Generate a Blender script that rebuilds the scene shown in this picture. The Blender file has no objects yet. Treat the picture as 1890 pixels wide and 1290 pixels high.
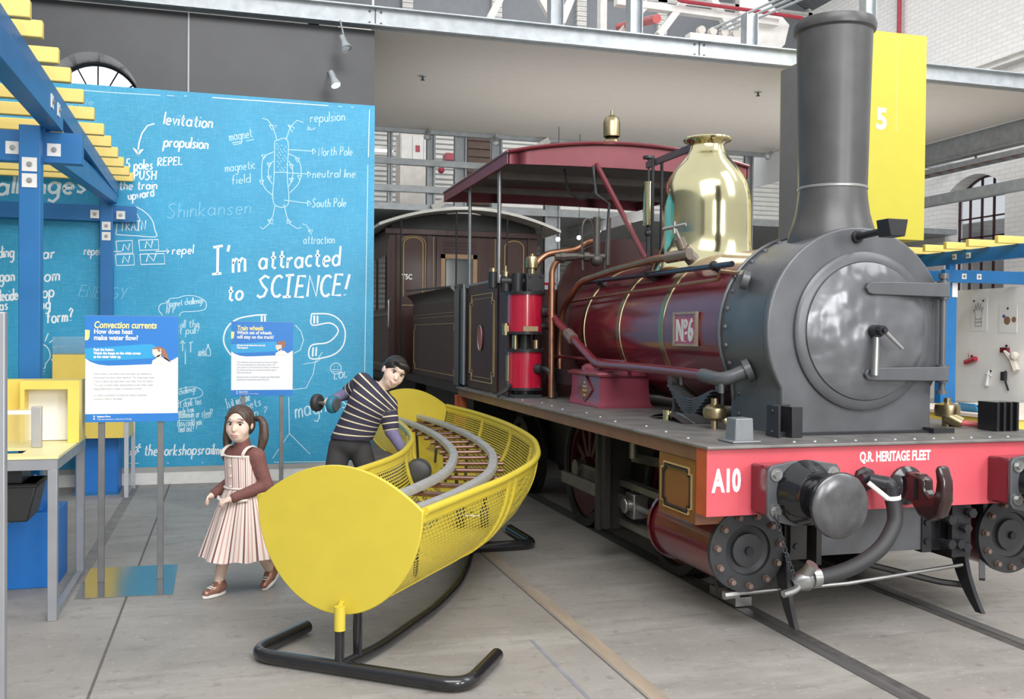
import bpy, bmesh, math, random
from mathutils import Vector, Matrix
import numpy as np
random.seed(7)
R = math.radians
S = bpy.context.scene
COL = S.collection
# ------------------------------------------------------------- camera
cam_d = bpy.data.cameras.new('camera'); cam = bpy.data.objects.new('camera', cam_d); COL.objects.link(cam)
cam_d.sensor_width = 36.0; cam_d.lens = 1797.95*36/1890; cam_d.clip_start = .05; cam_d.clip_end = 200
_yaw, _pit, _rol = 0.28377321, -0.0147276, 0.0092176
_f = Vector((math.sin(_yaw)*math.cos(_pit), math.cos(_yaw)*math.cos(_pit), math.sin(_pit)))
_r0 = Vector((math.cos(_yaw), -math.sin(_yaw), 0)); _u0 = _r0.cross(_f)
_r = _r0*math.cos(_rol)+_u0*math.sin(_rol); _u = -_r0*math.sin(_rol)+_u0*math.cos(_rol)
cam.matrix_world = Matrix(((_r.x,_u.x,-_f.x,0),(_r.y,_u.y,-_f.y,0),(_r.z,_u.z,-_f.z,1.5),(0,0,0,1)))
S.camera = cam
# ------------------------------------------------------------- view, world, lights
S.view_settings.view_transform = 'Standard'; S.view_settings.look = 'None'
S.view_settings.exposure = 0.0; S.view_settings.gamma = 1.0; S.view_settings.use_curve_mapping = False
W = bpy.data.worlds.new('daylight'); S.world = W; W.use_nodes = True
_n = W.node_tree.nodes; _l = W.node_tree.links
_bg = _n['Background']; _tc = _n.new('ShaderNodeTexCoord'); _sp = _n.new('ShaderNodeSeparateXYZ'); _cr = _n.new('ShaderNodeValToRGB')
_l.new(_tc.outputs['Generated'], _sp.inputs[0]); _l.new(_sp.outputs['Z'], _cr.inputs[0]); _l.new(_cr.outputs[0], _bg.inputs['Color'])
_cr.color_ramp.elements[0].color = (.62,.62,.62,1); _cr.color_ramp.elements[0].position = 0.0
_cr.color_ramp.elements[1].color = (.96,.98,1,1); _cr.color_ramp.elements[1].position = .55
_bg.inputs['Strength'].default_value = 0.98
def area(name, loc, target, sx, sy, power, color=(1,1,1)):
    d = bpy.data.lights.new(name, 'AREA'); d.shape = 'RECTANGLE'; d.size = sx; d.size_y = sy; d.energy = power; d.color = color
    o = bpy.data.objects.new(name, d); COL.objects.link(o); o.location = loc
    o.rotation_euler = (Vector(target)-Vector(loc)).to_track_quat('-Z','Y').to_euler(); return o
area('roof_skylight', (0.5,-2.5,8.5), (3.0,7.5,0.5), 9, 4, 900)
area('gable_window', (2.2,-6.5,3.6), (3.0,6,1.4), 1.6, 3.2, 330)
area('gable_window_far', (6.4,-6.5,3.6), (3.4,6,1.4), 1.6, 3.2, 330)
area('side_skylight', (8.5,1.0,8.0), (4,8,1), 3, 6, 320)
area('brick_wall_fill', (8.5,6.0,8.3), (12.5,13.5,2.5), 4, 4, 420)  # added fill lamp out of view, brightens the brick wall and pin board
area('roof_skylight_rear', (7.0,17.0,9.5), (7.0,17.5,3), 8, 4, 260)
area('soffit_fill', (6.2,12.3,3.25), (6.2,12.4,5), 8, 3.2, 52, (1,.97,.93))  # added fill lamp facing up, unseen from below, brightens the soffit
# ------------------------------------------------------------- materials
MATS = {}
def mat(name, col, rough=.5, metal=0., var=.08, scale=8., bump=0., bdist=.01, spec=.5, coat=0., emit=0., trans=0., alpha=1., stretch=None, dirt=None, dirt_amt=.3):
    if name in MATS: return MATS[name]
    m = bpy.data.materials.new(name); MATS[name] = m; m.use_nodes = True
    nt = m.node_tree; n = nt.nodes; l = nt.links; b = n['Principled BSDF']
    c = tuple(col)+(1,)
    b.inputs['Roughness'].default_value = rough; b.inputs['Metallic'].default_value = metal
    b.inputs['Specular IOR Level'].default_value = spec; b.inputs['Coat Weight'].default_value = coat
    b.inputs['Coat Roughness'].default_value = .12
    b.inputs['Transmission Weight'].default_value = trans; b.inputs['Alpha'].default_value = alpha
    if emit: b.inputs['Emission Color'].default_value = c; b.inputs['Emission Strength'].default_value = emit
    tc = n.new('ShaderNodeTexCoord'); mp = n.new('ShaderNodeMapping'); l.new(tc.outputs['Object'], mp.inputs[0])
    if stretch: mp.inputs['Scale'].default_value = stretch
    nz = n.new('ShaderNodeTexNoise'); nz.inputs['Scale'].default_value = scale; nz.inputs['Detail'].default_value = 5; l.new(mp.outputs[0], nz.inputs[0])
    if var > 0:
        hi = tuple(min(1, x*(1+var)) for x in col)+(1,); lo = tuple(x*(1-var) for x in col)+(1,)
        cr = n.new('ShaderNodeValToRGB'); cr.color_ramp.elements[0].position=.3; cr.color_ramp.elements[1].position=.7
        cr.color_ramp.elements[0].color = lo; cr.color_ramp.elements[1].color = hi
        l.new(nz.outputs[0], cr.inputs[0]); out = cr.outputs[0]
        if dirt:
            n2 = n.new('ShaderNodeTexNoise'); n2.inputs['Scale'].default_value = scale*.35; n2.inputs['Detail'].default_value = 8; l.new(mp.outputs[0], n2.inputs[0])
            r2 = n.new('ShaderNodeValToRGB'); r2.color_ramp.elements[0].position=.5; r2.color_ramp.elements[1].position=.72
            r2.color_ramp.elements[0].color=(0,0,0,1); r2.color_ramp.elements[1].color=(dirt_amt,)*3+(1,)
            l.new(n2.outputs[0], r2.inputs[0]); mx = n.new('ShaderNodeMix'); mx.data_type='RGBA'
            l.new(r2.outputs[0], mx.inputs[0]); l.new(out, mx.inputs[6]); mx.inputs[7].default_value = tuple(dirt)+(1,); out = mx.outputs[2]
        l.new(out, b.inputs['Base Color'])
    else: b.inputs['Base Color'].default_value = c
    if bump > 0:
        bp = n.new('ShaderNodeBump'); bp.inputs['Strength'].default_value = bump; bp.inputs['Distance'].default_value = bdist
        l.new(nz.outputs[0], bp.inputs['Height']); l.new(bp.outputs[0], b.inputs['Normal'])
    return m
# ------------------------------------------------------------- mesh builder
WL = {}      # world location of every object made here
def basis(d):
    d = Vector(d).normalized(); a = Vector((0,0,1)) if abs(d.z) < .9 else Vector((1,0,0))
    u = a.cross(d).normalized(); return u, d.cross(u), d
class M:
    def __init__(s): s.v=[]; s.f=[]; s.k=[]; s.mi=0
    def add(s, vs, fs):
        o=len(s.v); s.v += [Vector(p) for p in vs]; s.f += [tuple(i+o for i in f) for f in fs]; s.k += [s.mi]*len(fs); return s
    def m(s, i): s.mi=i; return s
    def box(s, a, b, rz=0, piv=None):
        x0,y0,z0=[min(p,q) for p,q in zip(a,b)]; x1,y1,z1=[max(p,q) for p,q in zip(a,b)]
        vs=[(x0,y0,z0),(x1,y0,z0),(x1,y1,z0),(x0,y1,z0),(x0,y0,z1),(x1,y0,z1),(x1,y1,z1),(x0,y1,z1)]
        if rz:
            c=Vector(piv) if piv else Vector(((x0+x1)/2,(y0+y1)/2,0)); q=Matrix.Rotation(rz,3,'Z')
            vs=[q@(Vector(v)-c)+c for v in vs]
        return s.add(vs,[(0,3,2,1),(4,5,6,7),(0,1,5,4),(1,2,6,5),(2,3,7,6),(3,0,4,7)])
    def bar(s, p, q, w, h, up=(0,0,1)):
        p=Vector(p); q=Vector(q); d=(q-p).normalized(); up=Vector(up)
        if abs(d.dot(up))>.98: up=Vector((0,1,0))
        sd=d.cross(up).normalized()*w/2; u=sd.cross(d).normalized()*h/2
        vs=[p-sd-u,p+sd-u,p+sd+u,p-sd+u,q-sd-u,q+sd-u,q+sd+u,q-sd+u]
        return s.add(vs,[(0,1,2,3),(7,6,5,4),(4,5,1,0),(5,6,2,1),(6,7,3,2),(7,4,0,3)])
    def cyl(s, p, q, r, r2=None, n=24, caps=True):
        r2=r if r2 is None else r2; p=Vector(p); q=Vector(q); u,w,d=basis(q-p)
        c=[(math.cos(2*math.pi*i/n),math.sin(2*math.pi*i/n)) for i in range(n)]
        vs=[p+(u*a+w*b)*r for a,b in c]+[q+(u*a+w*b)*r2 for a,b in c]
        fs=[(i,(i+1)%n,n+(i+1)%n,n+i) for i in range(n)]
        if caps: fs+=[tuple(range(n-1,-1,-1)),tuple(range(n,2*n))]
        return s.add(vs,fs)
    def lathe(s, o, ax, prof, n=36, a0=0, a1=2*math.pi):
        o=Vector(o); u,w,d=basis(ax); full=abs(a1-a0-2*math.pi)<1e-6; k=n if full else n+1
        vs=[];fs=[]
        for r,h in prof:
            for i in range(k):
                t=a0+(a1-a0)*i/n; vs.append(o+d*h+(u*math.cos(t)+w*math.sin(t))*max(r,1e-5))
        for j in range(len(prof)-1):
            for i in range(n if full else n):
                i2=(i+1)%k; fs.append((j*k+i,j*k+i2,(j+1)*k+i2,(j+1)*k+i))
        return s.add(vs,fs)
    def tube(s, pts, r, n=10, caps=True, closed=False):
        pts=[Vector(p) for p in pts]; N=len(pts); rs=r if isinstance(r,(list,tuple)) else [r]*N
        vs=[];fs=[]; pu=None
        for i,p in enumerate(pts):
            a=pts[i-1] if (i or closed) else p; b=pts[(i+1)%N] if (i<N-1 or closed) else p
            d=(b-a).normalized()
            if pu is None: u=basis(d)[0]
            else:
                u=pu-d*pu.dot(d); u=u.normalized() if u.length>1e-6 else basis(d)[0]
            w=d.cross(u); pu=u
            for k in range(n):
                t=2*math.pi*k/n; vs.append(p+(u*math.cos(t)+w*math.sin(t))*rs[i])
        for i in range(N if closed else N-1):
            j=(i+1)%N
            for k in range(n): fs.append((i*n+k,i*n+(k+1)%n,j*n+(k+1)%n,j*n+k))
        if caps and not closed: fs+=[tuple(range(n-1,-1,-1)),tuple(range((N-1)*n,N*n))]
        return s.add(vs,fs)
    def prism(s, poly, o, ex, ey, ez, d):
        """2-D polygon in frame (o,ex,ey) extruded d along ez"""
        o=Vector(o); ex=Vector(ex); ey=Vector(ey); ez=Vector(ez); n=len(poly)
        vs=[o+ex*a+ey*b for a,b in poly]; vs+=[v+ez*d for v in vs]
        if ex.cross(ey).dot(ez)*d<0: base=tuple(range(n)); top=tuple(range(2*n-1,n-1,-1)); sd=[((i+1)%n,i,n+i,n+(i+1)%n) for i in range(n)]
        else: base=tuple(range(n-1,-1,-1)); top=tuple(range(n,2*n)); sd=[(i,(i+1)%n,n+(i+1)%n,n+i) for i in range(n)]
        return s.add(vs,[base,top]+sd)
    def sph(s, c, r, n=16, m=10, sc=(1,1,1)):
        c=Vector(c); vs=[];fs=[]
        for j in range(m+1):
            t=math.pi*j/m
            for i in range(n):
                a=2*math.pi*i/n; vs.append(c+Vector((math.sin(t)*math.cos(a)*sc[0],math.sin(t)*math.sin(a)*sc[1],math.cos(t)*sc[2]))*r)
        for j in range(m):
            for i in range(n): fs.append((j*n+i,(j+1)*n+i,(j+1)*n+(i+1)%n,j*n+(i+1)%n))
        return s.add(vs,fs)
    def grid(s, rows, closed=False):
        nr=len(rows); nc=len(rows[0]); vs=[p for r in rows for p in r]; fs=[]
        for i in range(nr-1):
            for j in range(nc if closed else nc-1): fs.append((i*nc+j,i*nc+(j+1)%nc,(i+1)*nc+(j+1)%nc,(i+1)*nc+j))
        return s.add(vs,fs)
    def bolt(s, p, d, r, h=None):
        h=h or r*.8; p=Vector(p); d=Vector(d).normalized(); return s.cyl(p,p+d*h,r,r*.95,6)
    def rivet(s, p, d, r):
        return s.lathe(p,d,[(r,0),(r*.8,r*.45),(r*.4,r*.7),(0,r*.75)],8)
    def islands(s):
        par=list(range(len(s.f)))
        def find(i):
            while par[i]!=i: par[i]=par[par[i]]; i=par[i]
            return i
        own={}
        for i,f in enumerate(s.f):
            for v in f:
                if v in own: par[find(i)]=find(own[v])
                else: own[v]=i
        g={}
        for i in range(len(s.f)): g.setdefault(find(i),[]).append(i)
        bx=[[fs,[min(s.v[v][k] for i in fs for v in s.f[i]) for k in range(3)],[max(s.v[v][k] for i in fs for v in s.f[i]) for k in range(3)]] for fs in g.values()]
        i=0
        while i<len(bx):
            for j in range(i+1,len(bx)):
                a,b=bx[i],bx[j]
                if all(a[1][k]<=b[2][k]+1e-4 and b[1][k]<=a[2][k]+1e-4 for k in range(3)):
                    bx[i]=[a[0]+b[0],[min(x,y) for x,y in zip(a[1],b[1])],[max(x,y) for x,y in zip(a[2],b[2])]]; bx.pop(j); i=-1; break
            i+=1
        out=[]
        for fs,_,_ in bx:
            q=M(); mp={}
            for i in fs:
                f=[]
                for v in s.f[i]:
                    if v not in mp: mp[v]=len(q.v); q.v.append(s.v[v])
                    f.append(mp[v])
                q.f.append(tuple(f)); q.k.append(s.k[i])
            out.append(q)
        return out
    def each(s, name, mats, parent=None, **k):
        """one object per separate piece"""
        return [q.build(name,mats,parent,**k) for q in s.islands()]
    def build(s, name, mats, parent=None, smooth=40, bev=0, seg=2, at=None):
        if not isinstance(mats,(list,tuple)): mats=[mats]
        lo=Vector([min(v[i] for v in s.v) for i in range(3)]); hi=Vector([max(v[i] for v in s.v) for i in range(3)])
        c=Vector(at) if at is not None else Vector(((lo.x+hi.x)/2,(lo.y+hi.y)/2,lo.z if parent is None else (lo.z+hi.z)/2))
        me=bpy.data.meshes.new(name); me.from_pydata([v-c for v in s.v],[],s.f)
        for m_ in mats: me.materials.append(m_)
        me.polygons.foreach_set('material_index', s.k)
        bm=bmesh.new(); bm.from_mesh(me); bmesh.ops.remove_doubles(bm, verts=bm.verts, dist=1e-6)
        bmesh.ops.recalc_face_normals(bm, faces=bm.faces); bm.to_mesh(me); bm.free()
        if smooth: me.shade_smooth(); me.set_sharp_from_angle(angle=R(smooth))
        o=bpy.data.objects.new(name,me); COL.objects.link(o)
        if bev:
            b=o.modifiers.new('bevel','BEVEL'); b.width=bev; b.segments=seg; b.limit_method='ANGLE'; b.angle_limit=R(50); b.harden_normals=False
        put(o,c,parent); return o
def put(o, c, parent=None):
    c=Vector(c); WL[o.name]=c
    if parent is not None: o.parent=parent; o.location=c-WL[parent.name]
    else: o.location=c
def tag(o, label=None, cat=None, group=None, kind=None):
    if label: o['label']=label
    if cat: o['category']=cat
    if group: o['group']=group
    if kind: o['kind']=kind
    return o
def thing(name, loc, label, cat, group=None):
    o=bpy.data.objects.new(name,None); COL.objects.link(o); o.empty_display_size=.1; put(o,loc); return tag(o,label,cat,group)
def struct(o): o['kind']='structure'; return o
def lab(o, t): o['label']=t; return o
def dup(root, loc, label=None, rz=None, group=None):
    def cp(o,par):
        c=o.copy(); COL.objects.link(c)
        if par is not None: c.parent=par
        for ch in [x for x in COL.objects if x.parent==o]: cp(ch,c)
        return c
    r=cp(root,None); r.location=loc; WL[r.name]=Vector(loc)
    if rz is not None: r.rotation_euler=(0,0,rz)
    if label: r['label']=label
    if group: r['group']=group
    return r
def bez(pts, n=8):
    """smooth Catmull-Rom through points"""
    P=[Vector(p) for p in pts]; P=[P[0]*2-P[1]]+P+[P[-1]*2-P[-2]]; out=[]
    for i in range(1,len(P)-2):
        for k in range(n):
            t=k/n; a,b,c,d=P[i-1],P[i],P[i+1],P[i+2]
            out.append(.5*((2*b)+(c-a)*t+(2*a-5*b+4*c-d)*t*t+(3*b-a-3*c+d)*t**3))
    out.append(P[-2]); return out
def elbow(pts, r, n=5):
    """polyline with rounded corners of radius r"""
    P=[Vector(p) for p in pts]; out=[P[0]]
    for i in range(1,len(P)-1):
        a=(P[i-1]-P[i]); b=(P[i+1]-P[i]); k=min(r,a.length*.45,b.length*.45); a=P[i]+a.normalized()*k; b=P[i]+b.normalized()*k
        for j in range(n+1):
            t=j/n; out.append(a*(1-t)**2+P[i]*2*t*(1-t)+b*t*t)
    out.append(P[-1]); return out
def text_mesh(txt, size, shear=0., bold=0., extrude=.0008, align='LEFT', sx=1.):
    """built-in font as a mesh in its own XY plane -> (verts, faces)"""
    cu=bpy.data.curves.new('t','FONT'); cu.body=txt; cu.size=size; cu.shear=shear; cu.offset=bold; cu.extrude=extrude; cu.align_x=align; cu.resolution_u=3
    o=bpy.data.objects.new('t',cu); COL.objects.link(o); dg=bpy.context.evaluated_depsgraph_get(); me=bpy.data.meshes.new_from_object(o.evaluated_get(dg))
    vs=[Vector((v.co.x*sx,v.co.y,v.co.z)) for v in me.vertices]; fs=[tuple(p.vertices) for p in me.polygons]
    bpy.data.objects.remove(o); bpy.data.curves.remove(cu); bpy.data.meshes.remove(me); return vs,fs
def put_text(mb, txt, o, ex, ey, size, **kw):
    vs,fs=text_mesh(txt,size,**kw); o=Vector(o); ex=Vector(ex).normalized(); ey=Vector(ey).normalized(); ez=ex.cross(ey)
    return mb.add([o+ex*v.x+ey*v.y+ez*v.z for v in vs],fs)
# ============================================================= materials of the place
def layered(name,base,rough,layers,bump=.1,spec=.4):
    """base colour with a stack of noise layers: (scale, stretch, lo, hi, colour, amount)"""
    m=mat(name,base,rough,var=.07,scale=2.2,bump=bump,spec=spec); nt=m.node_tree; n=nt.nodes; l=nt.links; b=n['Principled BSDF']
    out=b.inputs['Base Color'].links[0].from_socket; tc=[x for x in n if x.type=='TEX_COORD'][0]
    for sc,st,lo,hi,col,amt in layers:
        mp=n.new('ShaderNodeMapping'); mp.inputs['Scale'].default_value=st; l.new(tc.outputs['Object'],mp.inputs[0])
        z=n.new('ShaderNodeTexNoise'); z.inputs['Scale'].default_value=sc; z.inputs['Detail'].default_value=9; z.inputs['Roughness'].default_value=.65; l.new(mp.outputs[0],z.inputs[0])
        r=n.new('ShaderNodeValToRGB'); r.color_ramp.elements[0].position=lo; r.color_ramp.elements[1].position=hi; r.color_ramp.elements[0].color=(0,0,0,1); r.color_ramp.elements[1].color=(amt,amt,amt,1); l.new(z.outputs[0],r.inputs[0])
        x=n.new('ShaderNodeMix'); x.data_type='RGBA'; l.new(r.outputs[0],x.inputs[0]); l.new(out,x.inputs[6]); x.inputs[7].default_value=tuple(col)+(1,); out=x.outputs[2]
    l.new(out,b.inputs['Base Color']); return m
concrete=layered('worn_concrete',(.315,.292,.266),.58,[(.9,(1,1,1),.42,.68,(.19,.175,.16),.65),(2.6,(.35,1.6,1),.52,.72,(.43,.41,.38),.6),(5,(.5,2.2,1),.55,.75,(.13,.12,.11),.6),(38,(1,1,1),.60,.68,(.55,.53,.50),.4),(14,(1,1,1),.58,.70,(.15,.13,.12),.55)],bump=.2)
blue_board=layered('blue_painted_board',(.030,.355,.60),.40,[(9,(1,1,14),.50,.66,(.15,.52,.72),.45),(9,(14,1,1),.52,.66,(.15,.52,.72),.4),(1.4,(1,1,1),.45,.75,(.025,.29,.52),.6),(40,(1,1,1),.56,.66,(.10,.48,.68),.35)],bump=.03)
plinth_m=mat('white_plinth_paint',(.80,.79,.76),.7,var=.06,scale=14)
plinth_top=mat('grey_plinth_capping',(.42,.42,.40),.7,var=.05)
dark_wall=mat('charcoal_wall',(.027,.028,.032),.35,var=.2,scale=3)
soffit_m=mat('warm_grey_plasterboard',(.74,.70,.655),.8,var=.02)
galv=mat('galvanised_steel',(.40,.43,.45),.45,metal=.35,var=.14,scale=9)
galv_d=mat('galvanised_steel_dark',(.20,.22,.23),.5,metal=.3,var=.1)
white_paint=mat('aged_white_paint',(.78,.77,.74),.75,var=.08,scale=6)
beige=mat('cream_timber',(.66,.62,.57),.8,var=.08,scale=7)
red_pipe=mat('red_pipe_paint',(.36,.03,.05),.45)
steel_d=mat('dark_steel',(.06,.065,.07),.4,metal=.5)
glass_m=mat('window_glass',(.9,.95,1),.03,var=0,trans=1.0)
day=mat('bright_daylight',(1,1,1),.5,var=0,emit=1.15)
def corr(name,col,axis,sc):
    m=mat(name,col,.55,metal=.2,var=.06); nt=m.node_tree; n=nt.nodes; b=n['Principled BSDF']
    w=n.new('ShaderNodeTexWave'); w.bands_direction=axis; w.inputs['Scale'].default_value=sc
    tc=[x for x in n if x.type=='TEX_COORD'][0]; nt.links.new(tc.outputs['Object'],w.inputs[0])
    bp=n.new('ShaderNodeBump'); bp.inputs['Strength'].default_value=1; bp.inputs['Distance'].default_value=.03
    nt.links.new(w.outputs[1],bp.inputs['Height']); nt.links.new(bp.outputs[0],b.inputs['Normal']); return m
roof_m=corr('corrugated_roof_sheet',(.16,.17,.185),'Y',4)
cladding=corr('white_weatherboard',(.60,.59,.56),'Z',3)
def brick():
    m=mat('white_painted_brick',(.84,.83,.81),.85,var=.05,scale=2); nt=m.node_tree; n=nt.nodes; b=n['Principled BSDF']
    tc=[x for x in n if x.type=='TEX_COORD'][0]; sx=n.new('ShaderNodeSeparateXYZ'); cb=n.new('ShaderNodeCombineXYZ')
    nt.links.new(tc.outputs['Object'],sx.inputs[0]); nt.links.new(sx.outputs['Y'],cb.inputs['X']); nt.links.new(sx.outputs['Z'],cb.inputs['Y'])
    br=n.new('ShaderNodeTexBrick'); br.inputs['Scale'].default_value=1; br.inputs['Brick Width'].default_value=.24; br.inputs['Row Height'].default_value=.086; br.inputs['Mortar Size'].default_value=.006
    br.inputs['Color1'].default_value=(.88,.87,.85,1); br.inputs['Color2'].default_value=(.83,.82,.80,1); br.inputs['Mortar'].default_value=(.73,.72,.70,1)
    nt.links.new(cb.outputs[0],br.inputs[0]); nt.links.new(br.outputs[0],b.inputs['Base Color'])
    bp=n.new('ShaderNodeBump'); bp.inputs['Strength'].default_value=.8; bp.inputs['Distance'].default_value=.01; bp.invert=True
    nt.links.new(br.outputs['Fac'],bp.inputs['Height']); nt.links.new(bp.outputs[0],b.inputs['Normal']); return m
brick_m=brick()
# ============================================================= floor and rails
m=M(); m.box((-9,-8,-.2),(16,27,0)); floor=struct(m.build('floor',concrete,smooth=0))
joint_m=mat('joint_filler',(.12,.105,.095),.9,var=.2,scale=20)
for (a,b,w) in (((1.675,2.5),(1.665,9.6),.010),((-.543,3.0),(-.543,10.14),.012)):
    m=M(); m.box((a[0]-w/2,a[1],0),(a[0]+w/2,b[1],.0015)); m.build('expansion_joint',joint_m,floor,smooth=0)
m=M(); m.box((-.90,6.6,0),(-.82,10.14,.0015)); m.build('cover_strip',mat('duct_cover',(.20,.185,.175),.8,var=.2,scale=6),floor,smooth=0)
m=M(); m.box((1.69,3.0,0),(1.765,9.5,.0012)); m.build('painted_line',mat('worn_ochre_line',(.32,.255,.19),.8,var=.2,scale=9,stretch=(1,.25,1),dirt=(.27,.25,.23),dirt_amt=.95),floor,smooth=0)
m=M(); m.box((1.43,3.75,0),(1.448,4.55,.0012)); m.build('scuff_mark',mat('blue_grey_scuff',(.22,.22,.25),.8,var=.2),floor,smooth=0)
rail_m=mat('worn_rail_steel',(.17,.165,.16),.45,metal=.5,var=.25,scale=20,stretch=(1,.06,1))
groove_m=mat('flangeway_dark',(.075,.07,.065),.9,var=.3,scale=14)
for x,s,l in ((2.695,1,'steel running rail let into the floor on the trough side of the engine'),(3.825,-1,'steel running rail let into the floor under the far buffer')):
    t=thing('floor_rail',(x,6,0),l,'rail','rails let into the floor')
    m=M(); m.box((x,.5,0),(x+s*.068,13,.004)); m.build('rail_head',rail_m,t,smooth=0)
    m=M(); m.box((x+s*.068,.5,0),(x+s*.125,13,.0015)); m.build('flangeway',groove_m,t,smooth=0)
# ============================================================= back wall (blue board), plinth, upper wall with arched window
m=M(); m.box((-3.6,10.15,.172),(1.453,10.33,3.868)); wall_back=struct(m.build('wall_back',blue_board,smooth=0))
m=M(); m.m(0).box((-3.6,10.155,0),(1.453,10.33,.118)); m.m(1).box((-3.6,10.152,.118),(1.453,10.33,.172)); struct(m.build('baseboard_back',[plinth_m,plinth_top],smooth=0))
ac=(-1.285,3.80); ar=.43
def arch_wall(mb,x0,x1,z0,z1,y,d):
    """wall panel in the XZ plane with a half-round opening"""
    N=20; arc=[(ac[0]+ar*math.cos(math.pi*i/N),ac[1]+ar*math.sin(math.pi*i/N)) for i in range(N+1)]
    poly=[(x0,z0),(ac[0]-ar,z0)]+arc[::-1]+[(ac[0]+ar,z0),(x1,z0),(x1,z1),(x0,z1)]
    left=[(x0,z0),(ac[0]-ar,z0)]+arc[::-1][:N//2+1]+[(ac[0],z1),(x0,z1)]
    right=arc[:N//2+1][::-1]+[(ac[0]+ar,z0),(x1,z0),(x1,z1),(ac[0],z1)]
    for p in (left,right): mb.prism(p,(0,y,0),(1,0,0),(0,0,1),(0,1,0),d)
m=M(); arch_wall(m,-3.6,1.47,3.6,4.70,10.33,.5); wall_up=struct(m.build('wall_back_upper',dark_wall,smooth=0))
m=M(); N=20
m.prism([(ac[0]+.42*math.cos(math.pi*i/N),ac[1]+.42*math.sin(math.pi*i/N)) for i in range(N+1)],(0,10.80,0),(1,0,0),(0,0,1),(0,1,0),.01)
win=struct(m.build('window_1',day,smooth=0))
m=M(); m.tube([(ac[0]+.415*math.cos(math.pi*i/N),10.77,ac[1]+.415*math.sin(math.pi*i/N)) for i in range(N+1)],.014,6)
for a in (35,62,90,118,145): m.tube([(ac[0]+.08*math.cos(R(a)),10.77,ac[1]+.08*math.sin(R(a))),(ac[0]+.42*math.cos(R(a)),10.77,ac[1]+.42*math.sin(R(a)))],.008,6)
m.tube([(ac[0]+.085*math.cos(math.pi*i/N),10.77,ac[1]+.085*math.sin(math.pi*i/N)) for i in range(N+1)],.008,6)
m.build('glazing_bars',steel_d,win)
m=M(); m.box((-.40,10.318,3.868),(-.385,10.335,4.70)); struct(m.build('trim_1',mat('pale_joint_strip',(.45,.48,.5),.5),smooth=0))
m=M(); m.box((-5.2,-7,0),(-5.0,20,6.5)); struct(m.build('wall_left_blocker',mat('grey_blocker_wall',(.22,.235,.25),.8,var=.1),smooth=0))  # unseen wall, added to cut ambient light on the engine's left side
# ============================================================= soffit, girder, posts
m=M(); m.box((1.47,10.30,4.70),(11.0,15.05,4.78)); struct(m.build('wall_left_blocker',mat('grey_blocker_wall',(.30,.31,.32),.8,var=.1),smooth=0)) if 0 else None; ceil=struct(m.build('ceiling',soffit_m,smooth=0))
def ibeam(mb,p,q,h,w,t=.014,tw=.01):
    """I section from p to q; p,q on the bottom centre line"""
    p=Vector(p);q=Vector(q);z=Vector((0,0,1))
    mb.bar(p+z*t/2,q+z*t/2,w,t); mb.bar(p+z*(h-t/2),q+z*(h-t/2),w,t); mb.bar(p+z*h/2,q+z*h/2,tw,h)
m=M(); ibeam(m,(-4,10.22,4.70),(12.95,10.22,4.70),.20,.16); gird=struct(m.build('trim_2',galv,smooth=0))
for x in (1.46,5.19):
    m=M(); m.box((x-.006,10.208,4.715),(x+.006,10.216,4.885)); 
    for dx in (-.06,.06):
        for z in (4.74,4.86): m.bolt((x+dx,10.215,z),(0,-1,0),.014)
    m.build('splice_bolts',steel_d,gird)
for x,h,l in ((3.45,7.5,'grey steel post on the girder above the red engine canopy'),(4.39,7.5,'grey steel post on the girder above the brass whistle'),(5.85,5.285,'short cut-off grey steel post on the girder beside the black chimney'),(7.46,7.5,'grey steel post on the girder above the yellow number box')):
    t=thing('steel_post',(x,10.24,4.90),l,'post','steel posts standing on the girder')
    m=M(); m.box((x-.075,10.17,4.905),(x-.067,10.31,h)); m.box((x+.067,10.17,4.905),(x+.075,10.31,h)); m.box((x-.067,10.235,4.905),(x+.067,10.245,h)); m.build('column_section',galv,t,smooth=0)
    m=M(); m.box((x-.09,10.16,4.90),(x+.09,10.32,4.908)); m.build('base_plate',galv,t,smooth=0)
m=M(); m.box((1.2,11.4,4.80),(12.9,11.6,5.30)); struct(m.build('trim_3',beige,smooth=0))
for x,y in ((2.45,14.2),(7.25,13.5)):
    p=(2.55,15.0-.9) 
for i,(x,y) in enumerate(((2.30,11.95),(6.62,11.35))):
    t=thing('fire_sprinkler',(x,y,4.64),('small sprinkler head on the grey ceiling nearest the blue wall','small sprinkler head on the grey ceiling above the brass dome')[i],'sprinkler','ceiling sprinklers')
    m=M(); m.lathe((x,y,4.70),(0,0,-1),[(.05,0),(.045,.008),(.012,.012)],16); m.build('escutcheon',galv,t)
    m=M(); m.cyl((x,y,4.692),(x,y,4.655),.012); m.lathe((x,y,4.655),(0,0,-1),[(.004,0),(.028,.004),(.028,.008),(0,.01)],12); m.build('deflector',steel_d,t)
# longitudinal beams, cable tray and crane rail on the right
m=M(); ibeam(m,(11.1,9.0,4.36),(11.1,15.2,4.36),.34,.18); struct(m.build('trim_4',galv,smooth=0))
m=M(); m.box((11.02,9.0,3.68),(11.16,15.2,3.84)); struct(m.build('trim_5',galv,smooth=0))
t=thing('cable_tray',(11.1,12,4.2),'ladder-type cable tray slung under a steel beam beside the brick wall','cable tray')
for x,n in ((11.0,'side_rail'),(11.28,'side_rail')):
    m=M(); m.box((x,9,4.20),(x+.012,15.0,4.28)); m.build(n,galv,t,smooth=0)
for i in range(22):
    m=M(); m.box((11.012,9.15+i*.27,4.205),(11.28,9.19+i*.27,4.22)); m.build('rung',galv_d,t,smooth=0)
for i in range(3):
    m=M(); m.tube([(11.08+i*.06,9,4.232),(11.08+i*.06,15,4.232)],.012,6); m.build('cable',mat('brown_cable',(.30,.13,.10),.6),t)
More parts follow.
